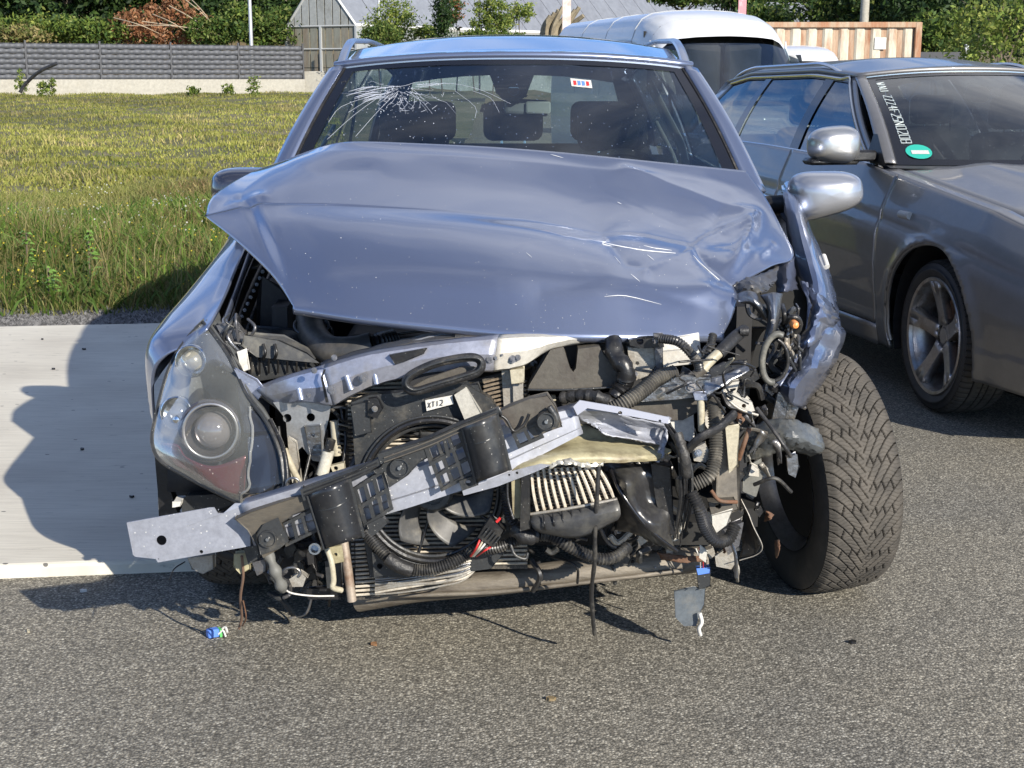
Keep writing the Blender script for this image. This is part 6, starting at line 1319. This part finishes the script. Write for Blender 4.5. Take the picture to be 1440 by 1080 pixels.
def boss(px, py, r=13): 
    m = M(); c = P(px, py, BY - .004); rr = rp(r, BY); m.lathe(c, (0, -1, .05), [(0, .004), (rr * .86, .004), (rr * .9, .009), (rr, .009), (rr * 1.03, 0), (rr * 1.03, -.02)], 28); o = W('bracket_boss', m, grey_pl, smooth=35)
    m = M(); m.lathe(c + Vector((0, -.004, 0)), (0, -1, .05), [(0, .008), (rr * .2, .008), (rr * .26, .004), (rr * .3, 0)], 14); W('rivet', m, chrome, o)
PL('crash_bracket', [(331, 730), (352, 720), (395, 706), (418, 700), (440, 699), (444, 712), (412, 724), (398, 735), (402, 764), (392, 772), (371, 783), (362, 768), (348, 745)], BY + .005, .025, mat('bracket_muddy', (.085, .074, .057), .6, 0, col2=(.035, .033, .03), vs_=14, amt=.6, stretch=(1, 1, 4)), bevel=.002)
PL('crash_bracket', [(390, 730), (372, 738), (360, 752), (368, 778), (392, 770), (404, 760)], BY - .006, .02, grey_pl, bevel=.003); boss(377, 757)
lattice((397, 738), (438, 718), (447, 745), (403, 766), 3, 1, BY - .006); lattice((404, 724), (432, 702), (440, 714), (412, 732), 1, 1, BY - .004, 2.0)
halfcyl((431, 697), (493, 672), (513, 754), (455, 772), BY - .01, .045)
PL('bracket_rail', [(424, 690), (498, 662), (520, 654), (533, 647), (536, 655), (522, 664), (498, 675), (428, 702)], BY - .01, .03, grey_pl, bevel=.003)
lattice((499, 688), (538, 663), (550, 715), (514, 738), 3, 2, BY - .008, 2.4)
PL('crash_bracket', [(520, 655), (534, 645), (560, 638), (600, 628), (604, 642), (590, 650), (574, 668), (548, 684), (540, 664), (530, 666)], BY, .02, grey_pl, bevel=.002); boss(562, 657, 14)
PL('bracket_rail', [(533, 640), (600, 618), (640, 600), (700, 578), (704, 585), (645, 608), (600, 628), (536, 650)], BY - .012, .03, grey_pl, bevel=.003)
for o in (3, 9): T('rail_rib', [(540, 641 + o, BY - .014), (600, 619 + o, BY - .014), (642, 602 + o * .8, BY - .014), (698, 580 + o * .6, BY - .014)], 1.2, brown_pl)
for o in (2, 7): T('rail_rib', [(428, 690 + o, BY - .012), (498, 663 + o, BY - .012), (530, 649 + o, BY - .012)], 1.1, black)
lattice((600, 630), (644, 604), (666, 664), (622, 688), 3, 3, BY - .01, 2.4); lattice((598, 628), (624, 616), (630, 640), (606, 652), 1, 1, BY - .016, 2.2)
PL('bracket_foot', [(645, 676), (668, 668), (672, 682), (650, 690)], BY - .004, .02, grey_pl, holes=((658, 679, 4),)); PL('bracket_foot', [(517, 738), (538, 728), (546, 736), (526, 752), (519, 750)], BY - .004, .02, grey_pl)
halfcyl((648, 602), (700, 582), (719, 660), (668, 680), BY - .015, .045)
PL('crash_bracket', [(702, 580), (716, 572), (745, 562), (770, 556), (782, 572), (790, 600), (778, 604), (752, 614), (738, 600), (722, 606), (712, 598)], BY + .02, .03, brown_pl, bevel=.003); boss(768, 592, 13)
lattice((722, 610), (752, 597), (762, 614), (730, 628), 2, 1, BY + .005, 2.2); T('bracket_edge', [(700, 582, BY), (712, 590, BY), (722, 606, BY), (734, 600, BY), (740, 592, BY), (744, 582, BY)], 2.4, black); T('bracket_edge', [(772, 572, BY), (782, 588, BY), (780, 600, BY)], 5, grey_pl)
# ---------------- intercooler ----------------
PL('intercooler_core', [(744, 656), (836, 652), (866, 704), (752, 724)], 3.085, .05, core, bevel=0)
for i in range(12):
    t = i / 11; a = (747 + 92 * t, 660 - 5 * t); b = (756 + 108 * t, 722 - 20 * t + 0 * math.sin(t * 3)); md_ = ((a[0] + b[0]) / 2 - 2 + 4 * t, (a[1] + b[1]) / 2)
    m = M(); m.tube(pt([(a[0], a[1], 3.080), (md_[0], md_[1], 3.073), (b[0], b[1], 3.075)]), rp(2.6, 3.075), 6); W('cooler_bar', m, fin_lt, smooth=30)
m = M()
for i in range(11):
    t = (i + .5) / 11
    for j in range(13): s_ = j / 12; x = (747 + 92 * t) * (1 - s_) + (756 + 108 * t) * s_; y = (660 - 5 * t) * (1 - s_) + (722 - 20 * t) * s_; m.box(P(x, y, 3.083), (rp(6, 3.085), .004, rp(1.2, 3.085)))
W('cooler_fins', m, fin, smooth=0)['kind'] = 'stuff'
W('end_tank', sheet([[(746, 726, 3.075), (800, 718, 3.055), (868, 704, 3.045)], [(748, 736, 3.035), (806, 732, 3.015), (872, 716, 3.015)], [(762, 744, 3.055), (815, 751, 3.035), (866, 726, 3.045)]], 8, 5), mat('tank_black', (.05, .052, .056), .35, 0, col2=(.14, .135, .12), vs_=12, amt=.5), solid=.01)
T('tank_lip', [(746, 723, 3.055), (800, 715, 3.035), (868, 702, 3.035)], 2.4, alu)
for i in range(8): x = 764 + i * 13; T('tank_rib', [(x, 723 - i * 2.2, 3.025), (x + 2, 738 - i * 2.0, 3.010), (x + 4, 746 - i * 2.2 + (i < 4) * i, 3.030)], 1.2, black)
PL('side_strip', [(719, 655), (731, 652), (733, 728), (722, 728)], 3.055, .02, cream); PL('side_strip', [(734, 662), (744, 664), (746, 744), (732, 746)], 3.035, .03, black)
T('seal_strip', [(714, 656, 3.055), (714, 700, 3.045), (722, 730, 3.035)], 2.2, black)
# brown duct piece and middle top
PL('air_guide', [(743, 548), (744, 542), (774, 492), (792, 488), (802, 519), (806, 523), (810, 518), (813, 491), (843, 487), (850, 500), (867, 518), (873, 542), (868, 545)], 3.19, .05, brown_pl, bevel=.003)
T('guide_lip', [(742, 548, 3.18), (800, 548, 3.175), (872, 544, 3.18)], 1.8, grey_pl)
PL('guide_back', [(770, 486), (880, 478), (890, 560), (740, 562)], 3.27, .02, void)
T('crumpled_hose', [(862, 478, 3.2), (866, 500, 3.17), (880, 520, 3.15), (878, 540, 3.16), (864, 560, 3.15)], 13, black, rf=lambda t: 1 + .18 * math.sin(t * 23) * math.cos(t * 51), n=12)
T('taped_loom', [(790, 560, 3.16), (815, 556, 3.14), (840, 558, 3.12), (865, 570, 3.12)], 9, rubber, rf=lambda t: 1 + .15 * math.sin(t * 40))
PL('mount_plate', [(884, 478), (932, 474), (934, 488), (905, 490), (886, 486)], 3.2, .02, black, holes=((900, 480, 5), (922, 479, 5))); PL('mount_plate', [(882, 488), (920, 489), (925, 510), (912, 528), (895, 534), (886, 520)], 3.22, .008, alu, holes=((896, 511, 2.4),)); bolt(893, 526, 3.2, 3.5)
PL('mount_plate', [(920, 470), (932, 470), (932, 530), (924, 530)], 3.21, .012, steel_dark)
PL('white_panel', [(930, 478), (982, 470), (986, 502), (970, 505), (930, 512)], 3.26, .01, whitepl, bevel=.002); PL('white_panel', [(930, 496), (968, 492), (972, 512), (930, 516)], 3.22, .02, paint_lit)
Cc('corrugated_hose', [(852, 582, 3.1), (880, 566, 3.1), (905, 548, 3.12), (925, 532, 3.14), (950, 524, 3.16)], 11, mat('corrugated_grey', (.085, .08, .072), .45, col2=(.24, .22, .18), vs_=20, amt=.5))
Cc('corrugated_hose', [(928, 476, 3.17), (952, 480, 3.14), (970, 495, 3.13), (982, 512, 3.14), (984, 530, 3.16)], 6.5)
Cc('corrugated_hose', [(1003, 470, 3.22), (998, 490, 3.2), (990, 510, 3.2)], 6)
T('coolant_pipe', [(1046, 465, 3.3), (1034, 474, 3.24), (1020, 488, 3.2), (1010, 498, 3.18)], 9, rubber, n=14); T('pipe_end', [(1040, 466, 3.24), (1052, 466, 3.24)], 7, rubber); T('coolant_pipe', [(1011, 496, 3.17), (998, 508, 3.16), (986, 522, 3.15)], 7.5, beige, n=14); T('pipe_end', [(990, 518, 3.15), (978, 528, 3.15)], 8, brown_pl)
PL('chassis_bracket', [(900, 538), (960, 530), (1000, 530), (1002, 556), (950, 562), (902, 564)], 3.14, .02, steel, bevel=.003); bolt(971, 544, 3.12, 7); bolt(954, 545, 3.12, 3); bolt(932, 548, 3.13, 3)
PL('crumpled_tray', [(872, 566), (925, 560), (985, 560), (980, 580), (960, 590), (940, 590), (890, 580)], 3.17, .03, brown_pl, bevel=.003); PL('white_panel', [(940, 585), (962, 574), (975, 566), (976, 622), (962, 618), (950, 610)], 3.18, .01, whitepl)
T('bar', [(985, 556, 3.12), (987, 606, 3.12)], 5.5, beige, n=12); PL('bar_cap', [(976, 554), (994, 554), (994, 562), (978, 562)], 3.11, .02, paint_in)
W('bent_tray', sheet([[(996, 520, 3.22), (1020, 510, 3.25), (1050, 508, 3.3)], [(998, 534, 3.18), (1024, 528, 3.2), (1050, 516, 3.22)], [(1000, 552, 3.16), (1026, 540, 3.17), (1050, 524, 3.2)]], 6, 5, .002, 4), grey_pl, solid=.004); W('bent_tray', sheet([[(985, 532, 3.15), (1010, 528, 3.15), (1052, 512, 3.18)], [(992, 560, 3.13), (1015, 545, 3.13), (1054, 522, 3.16)]], 6, 4, .002, 5), steel, solid=.003)
PL('white_shell', [(1018, 548), (1030, 538), (1040, 536), (1036, 552), (1046, 562), (1058, 566), (1062, 578), (1050, 580), (1034, 572), (1022, 560)], 3.15, .02, paint_lit, bevel=.003, holes=((1046, 571, 3),)); T('shell_edge', [(1016, 548, 3.13), (1026, 564, 3.12), (1042, 576, 3.12), (1066, 584, 3.12)], 2.2, alu)
# right headlight remains
T('lamp_ring', [(1090 + 18 * math.cos(a) - 4 * math.sin(a), 504 + 34 * math.sin(a), 3.32) for a in np.linspace(R(80), R(290), 14)], 5, mat('ring_grey', (.10, .10, .09), .5, 0, col2=(.34, .32, .27), vs_=12, amt=.5), n=10); T('lamp_ring', [(1086 + 22 * math.cos(a), 506 + 30 * math.sin(a), 3.36) for a in np.linspace(R(-70), R(80), 10)], 3, black)
W('strut_sheet', sheet([[(1038, 414, 3.42), (1050, 410, 3.4), (1062, 412, 3.4)], [(1040, 424, 3.4), (1056, 418, 3.38), (1070, 428, 3.38)], [(1058, 428, 3.4), (1068, 432, 3.37), (1080, 440, 3.38)], [(1074, 448, 3.4), (1080, 452, 3.38), (1080, 462, 3.38)]], 5, 5), steel, solid=.003); W('strut_sheet', sheet([[(1070, 415, 3.4), (1086, 412, 3.37), (1099, 413, 3.4)], [(1080, 432, 3.38), (1088, 432, 3.34), (1096, 436, 3.37)], [(1080, 456, 3.37), (1088, 458, 3.33), (1092, 458, 3.36)], [(1074, 480, 3.36), (1080, 478, 3.34), (1086, 474, 3.36)]], 5, 5), steel, solid=.003); bolt(1087, 452, 3.32, 3)
W('bonnet_corner', sheet([[(1030, 402, 3.5), (1050, 392, 3.55), (1070, 386, 3.6), (1095, 376, 3.66)], [(1036, 412, 3.48), (1056, 400, 3.46), (1072, 404, 3.5), (1090, 396, 3.6)], [(1042, 418, 3.46), (1062, 412, 3.46), (1074, 412, 3.48), (1082, 404, 3.55)]], 6, 6, .003, 5), mat('dark_grey_sheet', (.11, .11, .115), .4, .6, col2=(.22, .2, .17), vs_=14, amt=.4), solid=.003)
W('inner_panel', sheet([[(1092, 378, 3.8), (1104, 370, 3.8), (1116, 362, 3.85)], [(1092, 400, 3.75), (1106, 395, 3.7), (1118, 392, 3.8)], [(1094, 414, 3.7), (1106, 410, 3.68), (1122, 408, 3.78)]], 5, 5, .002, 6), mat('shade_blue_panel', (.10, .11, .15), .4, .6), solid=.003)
T('bulb_socket', [(1108, 452, 3.36), (1112, 446, 3.34), (1122, 448, 3.34), (1125, 458, 3.35), (1118, 468, 3.36)], 4, black); m = M(); m.lathe(P(1118, 457, 3.31), (0, -1, 0), [(0, .012), (rp(4, 3.3), .01), (rp(6, 3.3), 0), (rp(6, 3.3), -.02)], 14); W('amber_bulb', m, orange)
r0 = random.Random(21)
for i in range(26):
    x, y = r0.uniform(1098, 1126), r0.uniform(412, 500); T('wire', [(x, y, 3.42), (x + r0.uniform(-8, 8), y + r0.uniform(4, 14), 3.38), (x + r0.uniform(-10, 8), y + r0.uniform(14, 30), 3.40)], r0.uniform(1.2, 3.6), r0.choice([black, steel, grey_pl, steel_dark, alu, black]))
PL('lamp_carrier', [(1098, 455), (1104, 450), (1116, 480), (1124, 490), (1112, 515), (1100, 500)], 3.4, .03, black)
# right of the intercooler: black crumpled liner, harness, struts
W('crumpled_liner', sheet([[(842, 655, 3.16), (870, 652, 3.13), (905, 654, 3.12), (942, 650, 3.14)], [(858, 672, 3.12), (880, 676, 3.05), (900, 668, 3.1), (945, 672, 3.1)], [(866, 700, 3.13), (884, 698, 3.05), (908, 705, 3.1), (944, 708, 3.1)], [(868, 728, 3.14), (890, 728, 3.07), (914, 736, 3.05), (940, 742, 3.09)], [(866, 744, 3.16), (896, 750, 3.1), (925, 766, 3.08), (950, 776, 3.12)]], 8, 8, .0016, 3), mat('liner_black', (.028, .028, .030), .28, 0, col2=(.07, .068, .06), vs_=10, amt=.4), solid=.004, smooth=60)
T('liner_edge', [(858, 660, 3.1), (872, 690, 3.06), (900, 730, 3.05), (925, 755, 3.06), (952, 775, 3.08)], 3, blackgloss); 0
PL('liner_post', [(918, 655), (944, 655), (946, 750), (934, 745), (924, 700)], 3.09, .03, black, bevel=.004)
r0 = random.Random(31)
for i in range(11):
    o = r0.uniform(-9, 9); T('harness_wire', [(938 + o * .3, 596, 3.1), (955 + o * .6, 622 + r0.uniform(-4, 4), 3.06), (964 + o, 660, 3.05 + r0.uniform(-.02, .02)), (964 + o, 705, 3.06), (956 + o, 758 + r0.uniform(-20, 10), 3.1)], r0.uniform(1.2, 2.6), r0.choice([rubber, hose_m, black, grey_pl]))
T('taped_loom', [(952, 610, 3.03), (962, 640, 3.01), (966, 670, 3.02)], 8, rubber, rf=lambda t: 1 + .12 * math.sin(t * 30)); T('thick_cable', [(968, 632, 3.02), (985, 615, 3.0), (1010, 602, 3.02), (1032, 582, 3.06)], 6.5, rubber, flat=1.2)
Cc('corrugated_hose', [(1003, 560, 3.13), (1006, 600, 3.1), (1006, 640, 3.08), (998, 668, 3.06), (975, 682, 3.06)], 9.5, mat('corrugated_dusty', (.07, .066, .058), .5, col2=(.32, .29, .24), vs_=14, amt=.5)); Cc('corrugated_hose', [(972, 692, 3.05), (984, 716, 3.04), (992, 742, 3.05), (1006, 760, 3.06), (1024, 758, 3.08), (1034, 738, 3.1)], 9)
PL('chassis_leg', [(1006, 598), (1038, 596), (1040, 665), (1042, 715), (1022, 720), (1006, 700), (1008, 650)], 3.13, .05, mat('dirty_leg', (.20, .18, .15), .6, .2, col2=(.08, .075, .07), vs_=12, amt=.55), bevel=.006); PL('leg_cover', [(1022, 601), (1038, 600), (1037, 655), (1027, 662)], 3.105, .012, beige, bevel=.003)
T('rusty_strap', [(1054, 602, 3.12), (1046, 625, 3.11), (1039, 646, 3.12)], 3.6, rust); T('rusty_rim', [(1000, 690, 3.08), (1012, 704, 3.07), (1036, 706, 3.09)], 3, rust); PL('leg_foot', [(996, 706), (1034, 704), (1038, 716), (1016, 724), (1000, 722)], 3.1, .03, brown_pl, holes=((1010, 712, 4),)); PL('white_shard', [(1002, 726), (1030, 718), (1022, 738), (1008, 748), (1002, 738)], 3.09, .01, paint_lit)
PL('bush_plate', [(972, 632), (992, 622), (1000, 640), (992, 650), (976, 648)], 3.09, .01, alu, holes=((982, 637, 5),)); bolt(982, 637, 3.08, 5, steel)
W('flap', sheet([[(1050, 602, 3.32), (1088, 590, 3.28), (1120, 592, 3.26), (1150, 604, 3.3)], [(1048, 622, 3.3), (1088, 614, 3.24), (1122, 616, 3.22), (1158, 632, 3.28)], [(1046, 650, 3.3), (1080, 640, 3.27), (1110, 632, 3.26), (1140, 640, 3.3)]], 8, 7, .002, 7), mat('flap_grey', (.08, .088, .094), .32, 0, col2=(.17, .16, .13), vs_=12, amt=.55, bump=.3, bs=40), solid=.003, smooth=22)
PL('torn_lobe', [(1046, 660), (1070, 645), (1074, 666), (1064, 698), (1058, 700), (1044, 690)], 3.3, .006, mat('lobe_grey', (.17, .17, .155), .5, col2=(.11, .11, .10), vs_=14), bevel=.001)
T('sensor_cable', [(1064, 574, 3.1), (1084, 600, 3.06), (1102, 626, 3.04), (1112, 642, 3.05)], 3, rubber); PL('sensor_plug', [(1108, 644), (1120, 640), (1124, 656), (1118, 670), (1110, 666)], 3.05, .02, steel, bevel=.002)
W('torn_liner', sheet([[(1040, 700, 3.2), (1046, 722, 3.2), (1036, 750, 3.2)], [(1052, 722, 3.16), (1058, 745, 3.18), (1044, 765, 3.2)], [(1070, 765, 3.16), (1062, 778, 3.18), (1040, 785, 3.2)]], 6, 6, .0015, 3), black, solid=.003); T('liner_edge', [(1042, 702, 3.16), (1052, 722, 3.15), (1060, 742, 3.14), (1072, 768, 3.14), (1064, 780, 3.15), (1040, 788, 3.16)], .8, alu)
PL('steel_arm', [(1010, 748), (1045, 735), (1040, 768), (1024, 780)], 3.14, .03, steel_dark); T('hanging_strap', [(1024, 755, 3.12), (1034, 780, 3.1), (1035, 812, 3.1)], 3.6, steel, flat=.4)
# ---------------- lower cross member and bent pipes ----------------
T('crossmember', [(505, 842, 3.36), (590, 828, 3.32), (700, 818, 3.30), (830, 802, 3.30), (930, 792, 3.32), (985, 786, 3.36)], 19, member, n=16, flat=1.3); T('member_edge', [(560, 838, 3.26), (700, 832, 3.25), (830, 818, 3.25), (960, 802, 3.28)], 3.5, member)
bolt(890, 790, 3.27, 2.5, darkm); bolt(921, 797, 3.28, 2)
W('rusty_lip', sheet([[(925, 776, 3.2), (960, 782, 3.18), (990, 782, 3.18)], [(930, 786, 3.2), (962, 792, 3.17), (994, 788, 3.18)]], 6, 4, .002, 3), rust, solid=.003); PL('bright_shard', [(985, 768), (995, 776), (992, 790), (984, 784)], 3.14, .006, paint_lit); PL('member_wing', [(1006, 782), (1030, 768), (1036, 790), (1028, 800), (1008, 796)], 3.2, .01, alu)
r0 = random.Random(41)
for i in range(9):
    y = 806 + i * 3; T('bent_pipe', [(528, y + 6, 3.2), (570, y + r0.uniform(-2, 3), 3.18), (620, y - 8 + r0.uniform(-3, 3), 3.17), (655, y - 16, 3.17), (682, 786 + r0.uniform(-6, 6), 3.19)], r0.uniform(1.3, 2.8), r0.choice([alu, steel, alu, fin_lt]))
Cc('corrugated_hose', [(514, 748, 3.17), (534, 772, 3.14), (556, 792, 3.12), (590, 802, 3.12), (630, 794, 3.12), (668, 772, 3.14)], 8.5); T('taped_loom', [(545, 784, 3.11), (560, 795, 3.105), (578, 802, 3.11)], 11, rubber)
Cc('corrugated_hose', [(711, 650, 3.12), (711, 690, 3.11), (717, 725, 3.1), (732, 748, 3.1)], 8); Cc('corrugated_hose', [(740, 752, 3.1), (775, 754, 3.1), (800, 768, 3.09), (835, 784, 3.09), (862, 784, 3.1), (884, 768, 3.13)], 9, pitch=.0075); Cc('corrugated_hose', [(668, 772, 3.14), (700, 770, 3.12), (735, 756, 3.11)], 8)
T('taped_loom', [(722, 742, 3.09), (740, 755, 3.08), (752, 752, 3.09)], 12, rubber, rf=lambda t: 1 + .1 * math.sin(t * 20)); T('loose_wire', [(718, 765, 3.1), (724, 780, 3.09), (738, 786, 3.09), (742, 778, 3.1)], 2.6, grey_pl)
PL('multi_plug', [(690, 730), (710, 745), (694, 768), (674, 755)], 3.07, .03, black, bevel=.003)
for i in range(5): T('plug_rib', [(680 + i * 4, 752 + i * 3, 3.062), (688 + i * 4, 742 + i * 3, 3.062)], 1, grey_pl)
for i, mt in enumerate([redw, beige, whitepl, black, redw]): T('plug_wire', [(676 + i * 4, 756 + i * 3, 3.08), (670 + i * 3, 770 + i, 3.07), (662 + i * 2, 782, 3.1)], 1.6, mt)
T('plug_wire', [(698, 734, 3.07), (704, 728, 3.07)], 2.4, redw)
T('hanging_cable', [(842, 655, 3.0), (840, 690, 3.0), (837, 740, 3.02), (836, 790, 3.05), (832, 830, 3.12), (834, 872, 3.16), (836, 892, 3.2)], 3.4, hose_m, rf=lambda t: 1 + .1 * math.sin(t * 60))
T('thin_cable', [(776, 783, 3.2), (800, 790, 3.14), (812, 800, 3.13), (812, 820, 3.15)], 2, black)
m = M(); m.plate([P(948, 832, 3.24), P(975, 826, 3.23), P(992, 828, 3.24), P(990, 850, 3.25), P(984, 862, 3.255), P(979, 880, 3.26), P(962, 880, 3.26), P(950, 868, 3.25)], (0, .006, 0)); W('hanging_flap', m, mat('flap_blue_grey', (.12, .14, .16), .4, 0, col2=(.2, .2, .19), vs_=12, amt=.4), bevel=.001)
PL('plug_shell', [(981, 804), (998, 802), (999, 824), (984, 828)], 3.23, .02, grey_pl, bevel=.002); PL('plug_shell', [(980, 800), (998, 798), (998, 806), (982, 808)], 3.225, .02, bluew, bevel=.001); T('tail', [(984, 862, 3.24), (987, 875, 3.24), (983, 884, 3.24), (985, 893, 3.25)], 3, whitepl)
for i in range(3): T('plug_wire', [(985 + i * 4, 800, 3.23), (984 + i * 4, 786, 3.2), (978 + i * 5, 770, 3.2)], 1, [whitepl, redw, black][i])
# lower left remains
for q, Y, mt in [([(265, 786), (300, 780), (300, 800), (285, 806), (270, 800)], 3.2, alu), ([(392, 770), (440, 760), (448, 830), (400, 832), (380, 800)], 3.35, void), ([(330, 780), (350, 778), (352, 800), (338, 806), (328, 796)], 3.1, cream), ([(344, 772), (360, 768), (365, 786), (350, 792)], 3.05, grey_pl), ([(356, 792), (372, 788), (374, 804), (362, 808)], 3.1, steel_dark), ([(408, 815), (422, 806), (432, 812), (425, 824), (412, 824)], 3.1, alu), ([(432, 830), (480, 826), (478, 842), (434, 842)], 3.2, black), ([(458, 790), (478, 790), (480, 838), (462, 840)], 3.2, grey_pl)]: PL('broken_bracket', q, Y, .02, mt, bevel=.002)
T('taped_loom', [(376, 776, 3.1), (384, 795, 3.08), (392, 815, 3.08), (398, 830, 3.1)], 8, mat('loom_grey', (.13, .13, .12), .6), rf=lambda t: 1 + .25 * math.sin(t * 17)); T('thin_cable', [(398, 826, 3.1), (410, 834, 3.12), (440, 838, 3.14), (470, 838, 3.15)], 1.4, whitepl)
T('ring_clip', [(410 + 12 * math.cos(a), 806 + 8 * math.sin(a), 3.1) for a in np.linspace(R(200), R(400), 8)], 2.4, steel)
T('hanging_cable', [(340, 782, 3.08), (342, 810, 3.1), (338, 840, 3.14), (340, 868, 3.2), (336, 884, 3.22)], 2.2, mat('brown_cable', (.16, .10, .07), .6)); T('hanging_cable', [(342, 845, 3.14), (346, 868, 3.16), (341, 880, 3.2)], 1.2, rust)
T('thin_cable', [(260, 790, 3.15), (245, 800, 3.1), (238, 815, 3.05)], 1, black)
T('arm', [(240, 720, 3.4), (300, 770, 3.38), (400, 800, 3.4)], 10, void)
# small clutter that fills the depth between the larger pieces
def clutter(n, reg, Yr, seed, mats, rr_):
    r0 = random.Random(seed)
    for i in range(n):
        x, y, Y = r0.uniform(reg[0], reg[2]), r0.uniform(reg[1], reg[3]), r0.uniform(*Yr); a = r0.uniform(0, 6.28); l = r0.uniform(10, 34)
        if r0.random() < .6:
            T('wire', [(x, y, Y), (x + l * math.cos(a), y + l * math.sin(a), Y + r0.uniform(-.03, .03)), (x + l * 1.7 * math.cos(a + r0.uniform(-.8, .8)), y + l * 1.7 * math.sin(a + .5), Y)], r0.uniform(*rr_), r0.choice(mats), n=6)
        else:
            k = r0.randint(4, 6); s_ = r0.uniform(5, 14); q = [(x + s_ * r0.uniform(.6, 1.3) * math.cos(j * 6.28 / k + a), y + s_ * r0.uniform(.6, 1.2) * math.sin(j * 6.28 / k + a)) for j in range(k)]
            PL('small_bracket', q, Y, r0.uniform(.004, .03), r0.choice(mats), bevel=.001)
clutter(105, (870, 520, 1075, 780), (3.2, 3.38), 1, [black, black, steel_dark, grey_pl, alu, hose_m, rubber, brown_pl, paint_lit], (1.5, 5))
clutter(34, (395, 560, 500, 700), (3.26, 3.36), 2, [black, steel_dark, grey_pl, hose_m], (1.5, 4))
clutter(40, (370, 760, 480, 835), (3.25, 3.45), 3, [black, steel_dark, grey_pl, rubber], (2, 6))
clutter(40, (680, 690, 940, 790), (3.22, 3.36), 4, [black, steel_dark, grey_pl, rubber, hose_m], (2, 6))
clutter(18, (720, 480, 960, 560), (3.28, 3.4), 5, [black, steel_dark, grey_pl], (2, 6))
clutter(26, (300, 700, 400, 780), (3.25, 3.4), 6, [black, steel_dark, void], (2, 6))
clutter(26, (1070, 440, 1110, 560), (3.4, 3.5), 7, [black, steel_dark, grey_pl], (2, 5))

# torn slivers of sheet metal and liner hanging at the smashed corner
r0 = random.Random(55)
for i in range(26):
    x, y = r0.uniform(1005, 1100), r0.uniform(560, 790); l = r0.uniform(12, 40); w_ = r0.uniform(2, 7); a = r0.uniform(.9, 2.3); Y = r0.uniform(3.14, 3.3)
    dx, dy = math.cos(a) * l, math.sin(a) * l; nx, ny = -math.sin(a) * w_, math.cos(a) * w_
    W('torn_sliver', sheet([[(x - nx, y - ny, Y), (x + nx, y + ny, Y + r0.uniform(-.01, .01))], [(x + dx * .5 - nx * .8, y + dy * .5 - ny * .8, Y - r0.uniform(0, .03)), (x + dx * .5 + nx * .6, y + dy * .5 + ny, Y)], [(x + dx - nx * .2, y + dy, Y), (x + dx + nx * .3, y + dy, Y + .01)]], 2, 4, .0015, i), r0.choice([black, black, steel, steel_dark, grey_pl, alu, rust]), solid=.002, smooth=25)
for i in range(16):
    x, y = r0.uniform(930, 1060), r0.uniform(480, 560); T('wire', [(x, y, 3.12), (x + r0.uniform(-20, 20), y + r0.uniform(-6, 18), 3.09), (x + r0.uniform(-36, 36), y + r0.uniform(-4, 28), 3.12)], r0.uniform(.9, 2.2), r0.choice([black, hose_m, rubber, beige, grey_pl]))
# ---------------- small things on the ground ----------------
def shard(px, py, s, mt, name, label, cat, seed, h=.006, z=0):
    r0 = random.Random(seed); c = G(px, py, z); k = 6; m = M()
    m.plate([c + Vector((s * r0.uniform(.5, 1.2) * math.cos(j * 6.28 / k), s * r0.uniform(.5, 1.2) * math.sin(j * 6.28 / k), .002)) for j in range(k)], (0, 0, h)); return tag(obj(name, m, mt, bevel=.001), label, cat)
t = thing('broken_plug', 'small broken blue plug with pale clip lying on the asphalt', 'debris', tuple(G(308, 895)))
c = G(308, 896); m = M(); m.box(c + Vector((-.015, 0, .012)), (.030, .022, .022), Matrix.Rotation(.5, 3, 'Z')); obj('plug_body', m, bluew, t, bevel=.003)
m = M(); m.tube([c + Vector((.0, .01, .01)), c + Vector((.014, .012, .022)), c + Vector((.022, .0, .012))], .003, 6); m.tube([c + Vector((.0, -.005, .01)), c + Vector((.012, -.006, .02)), c + Vector((.02, -.012, .006))], .0025, 6); obj('clip', m, whitepl, t)
m = M(); m.box(c + Vector((.002, .004, .012)), (.006, .02, .02), Matrix.Rotation(.5, 3, 'Z')); obj('seal', m, mat('green_seal', (.10, .45, .12), .5), t)
for i, (px, py, s, mt, nm, lab) in enumerate([(775, 985, .010, mat('dry_leaf', (.20, .15, .08), .7), 'dry_leaf', 'tiny dry leaf on the asphalt below the cross member'), (527, 908, .009, mat('twig_brown', (.25, .13, .06), .7), 'plastic_shard', 'tiny brown shard on the asphalt left of centre'),
    (117, 833, .008, whitepl, 'plastic_shard', 'tiny white shard in the shadow at the slab edge'), (40, 890, .006, beige, 'plastic_shard', 'tiny pale chip on the asphalt at far left'), (1200, 905, .010, black, 'plastic_shard', 'small dark shard on the asphalt below the splayed tyre')]): shard(px, py, s, mt, nm, lab, 'debris', i)
for i, (px, py, s, lab) in enumerate([(118, 492, .014, 'small dark crumb on the slab inside the car shadow edge'), (60, 478, .010, 'dark crumb near the far slab edge at left'), (75, 520, .012, 'dark crumb beside the shadow of the mirror'), (185, 700, .012, 'dark crumb on the shaded slab left of the headlight'), (115, 633, .013, 'dark crumb on the shaded slab below the mirror shadow')]): shard(px, py, s * .6, black, 'dirt_crumb', lab, 'debris', 20 + i, z=.04)
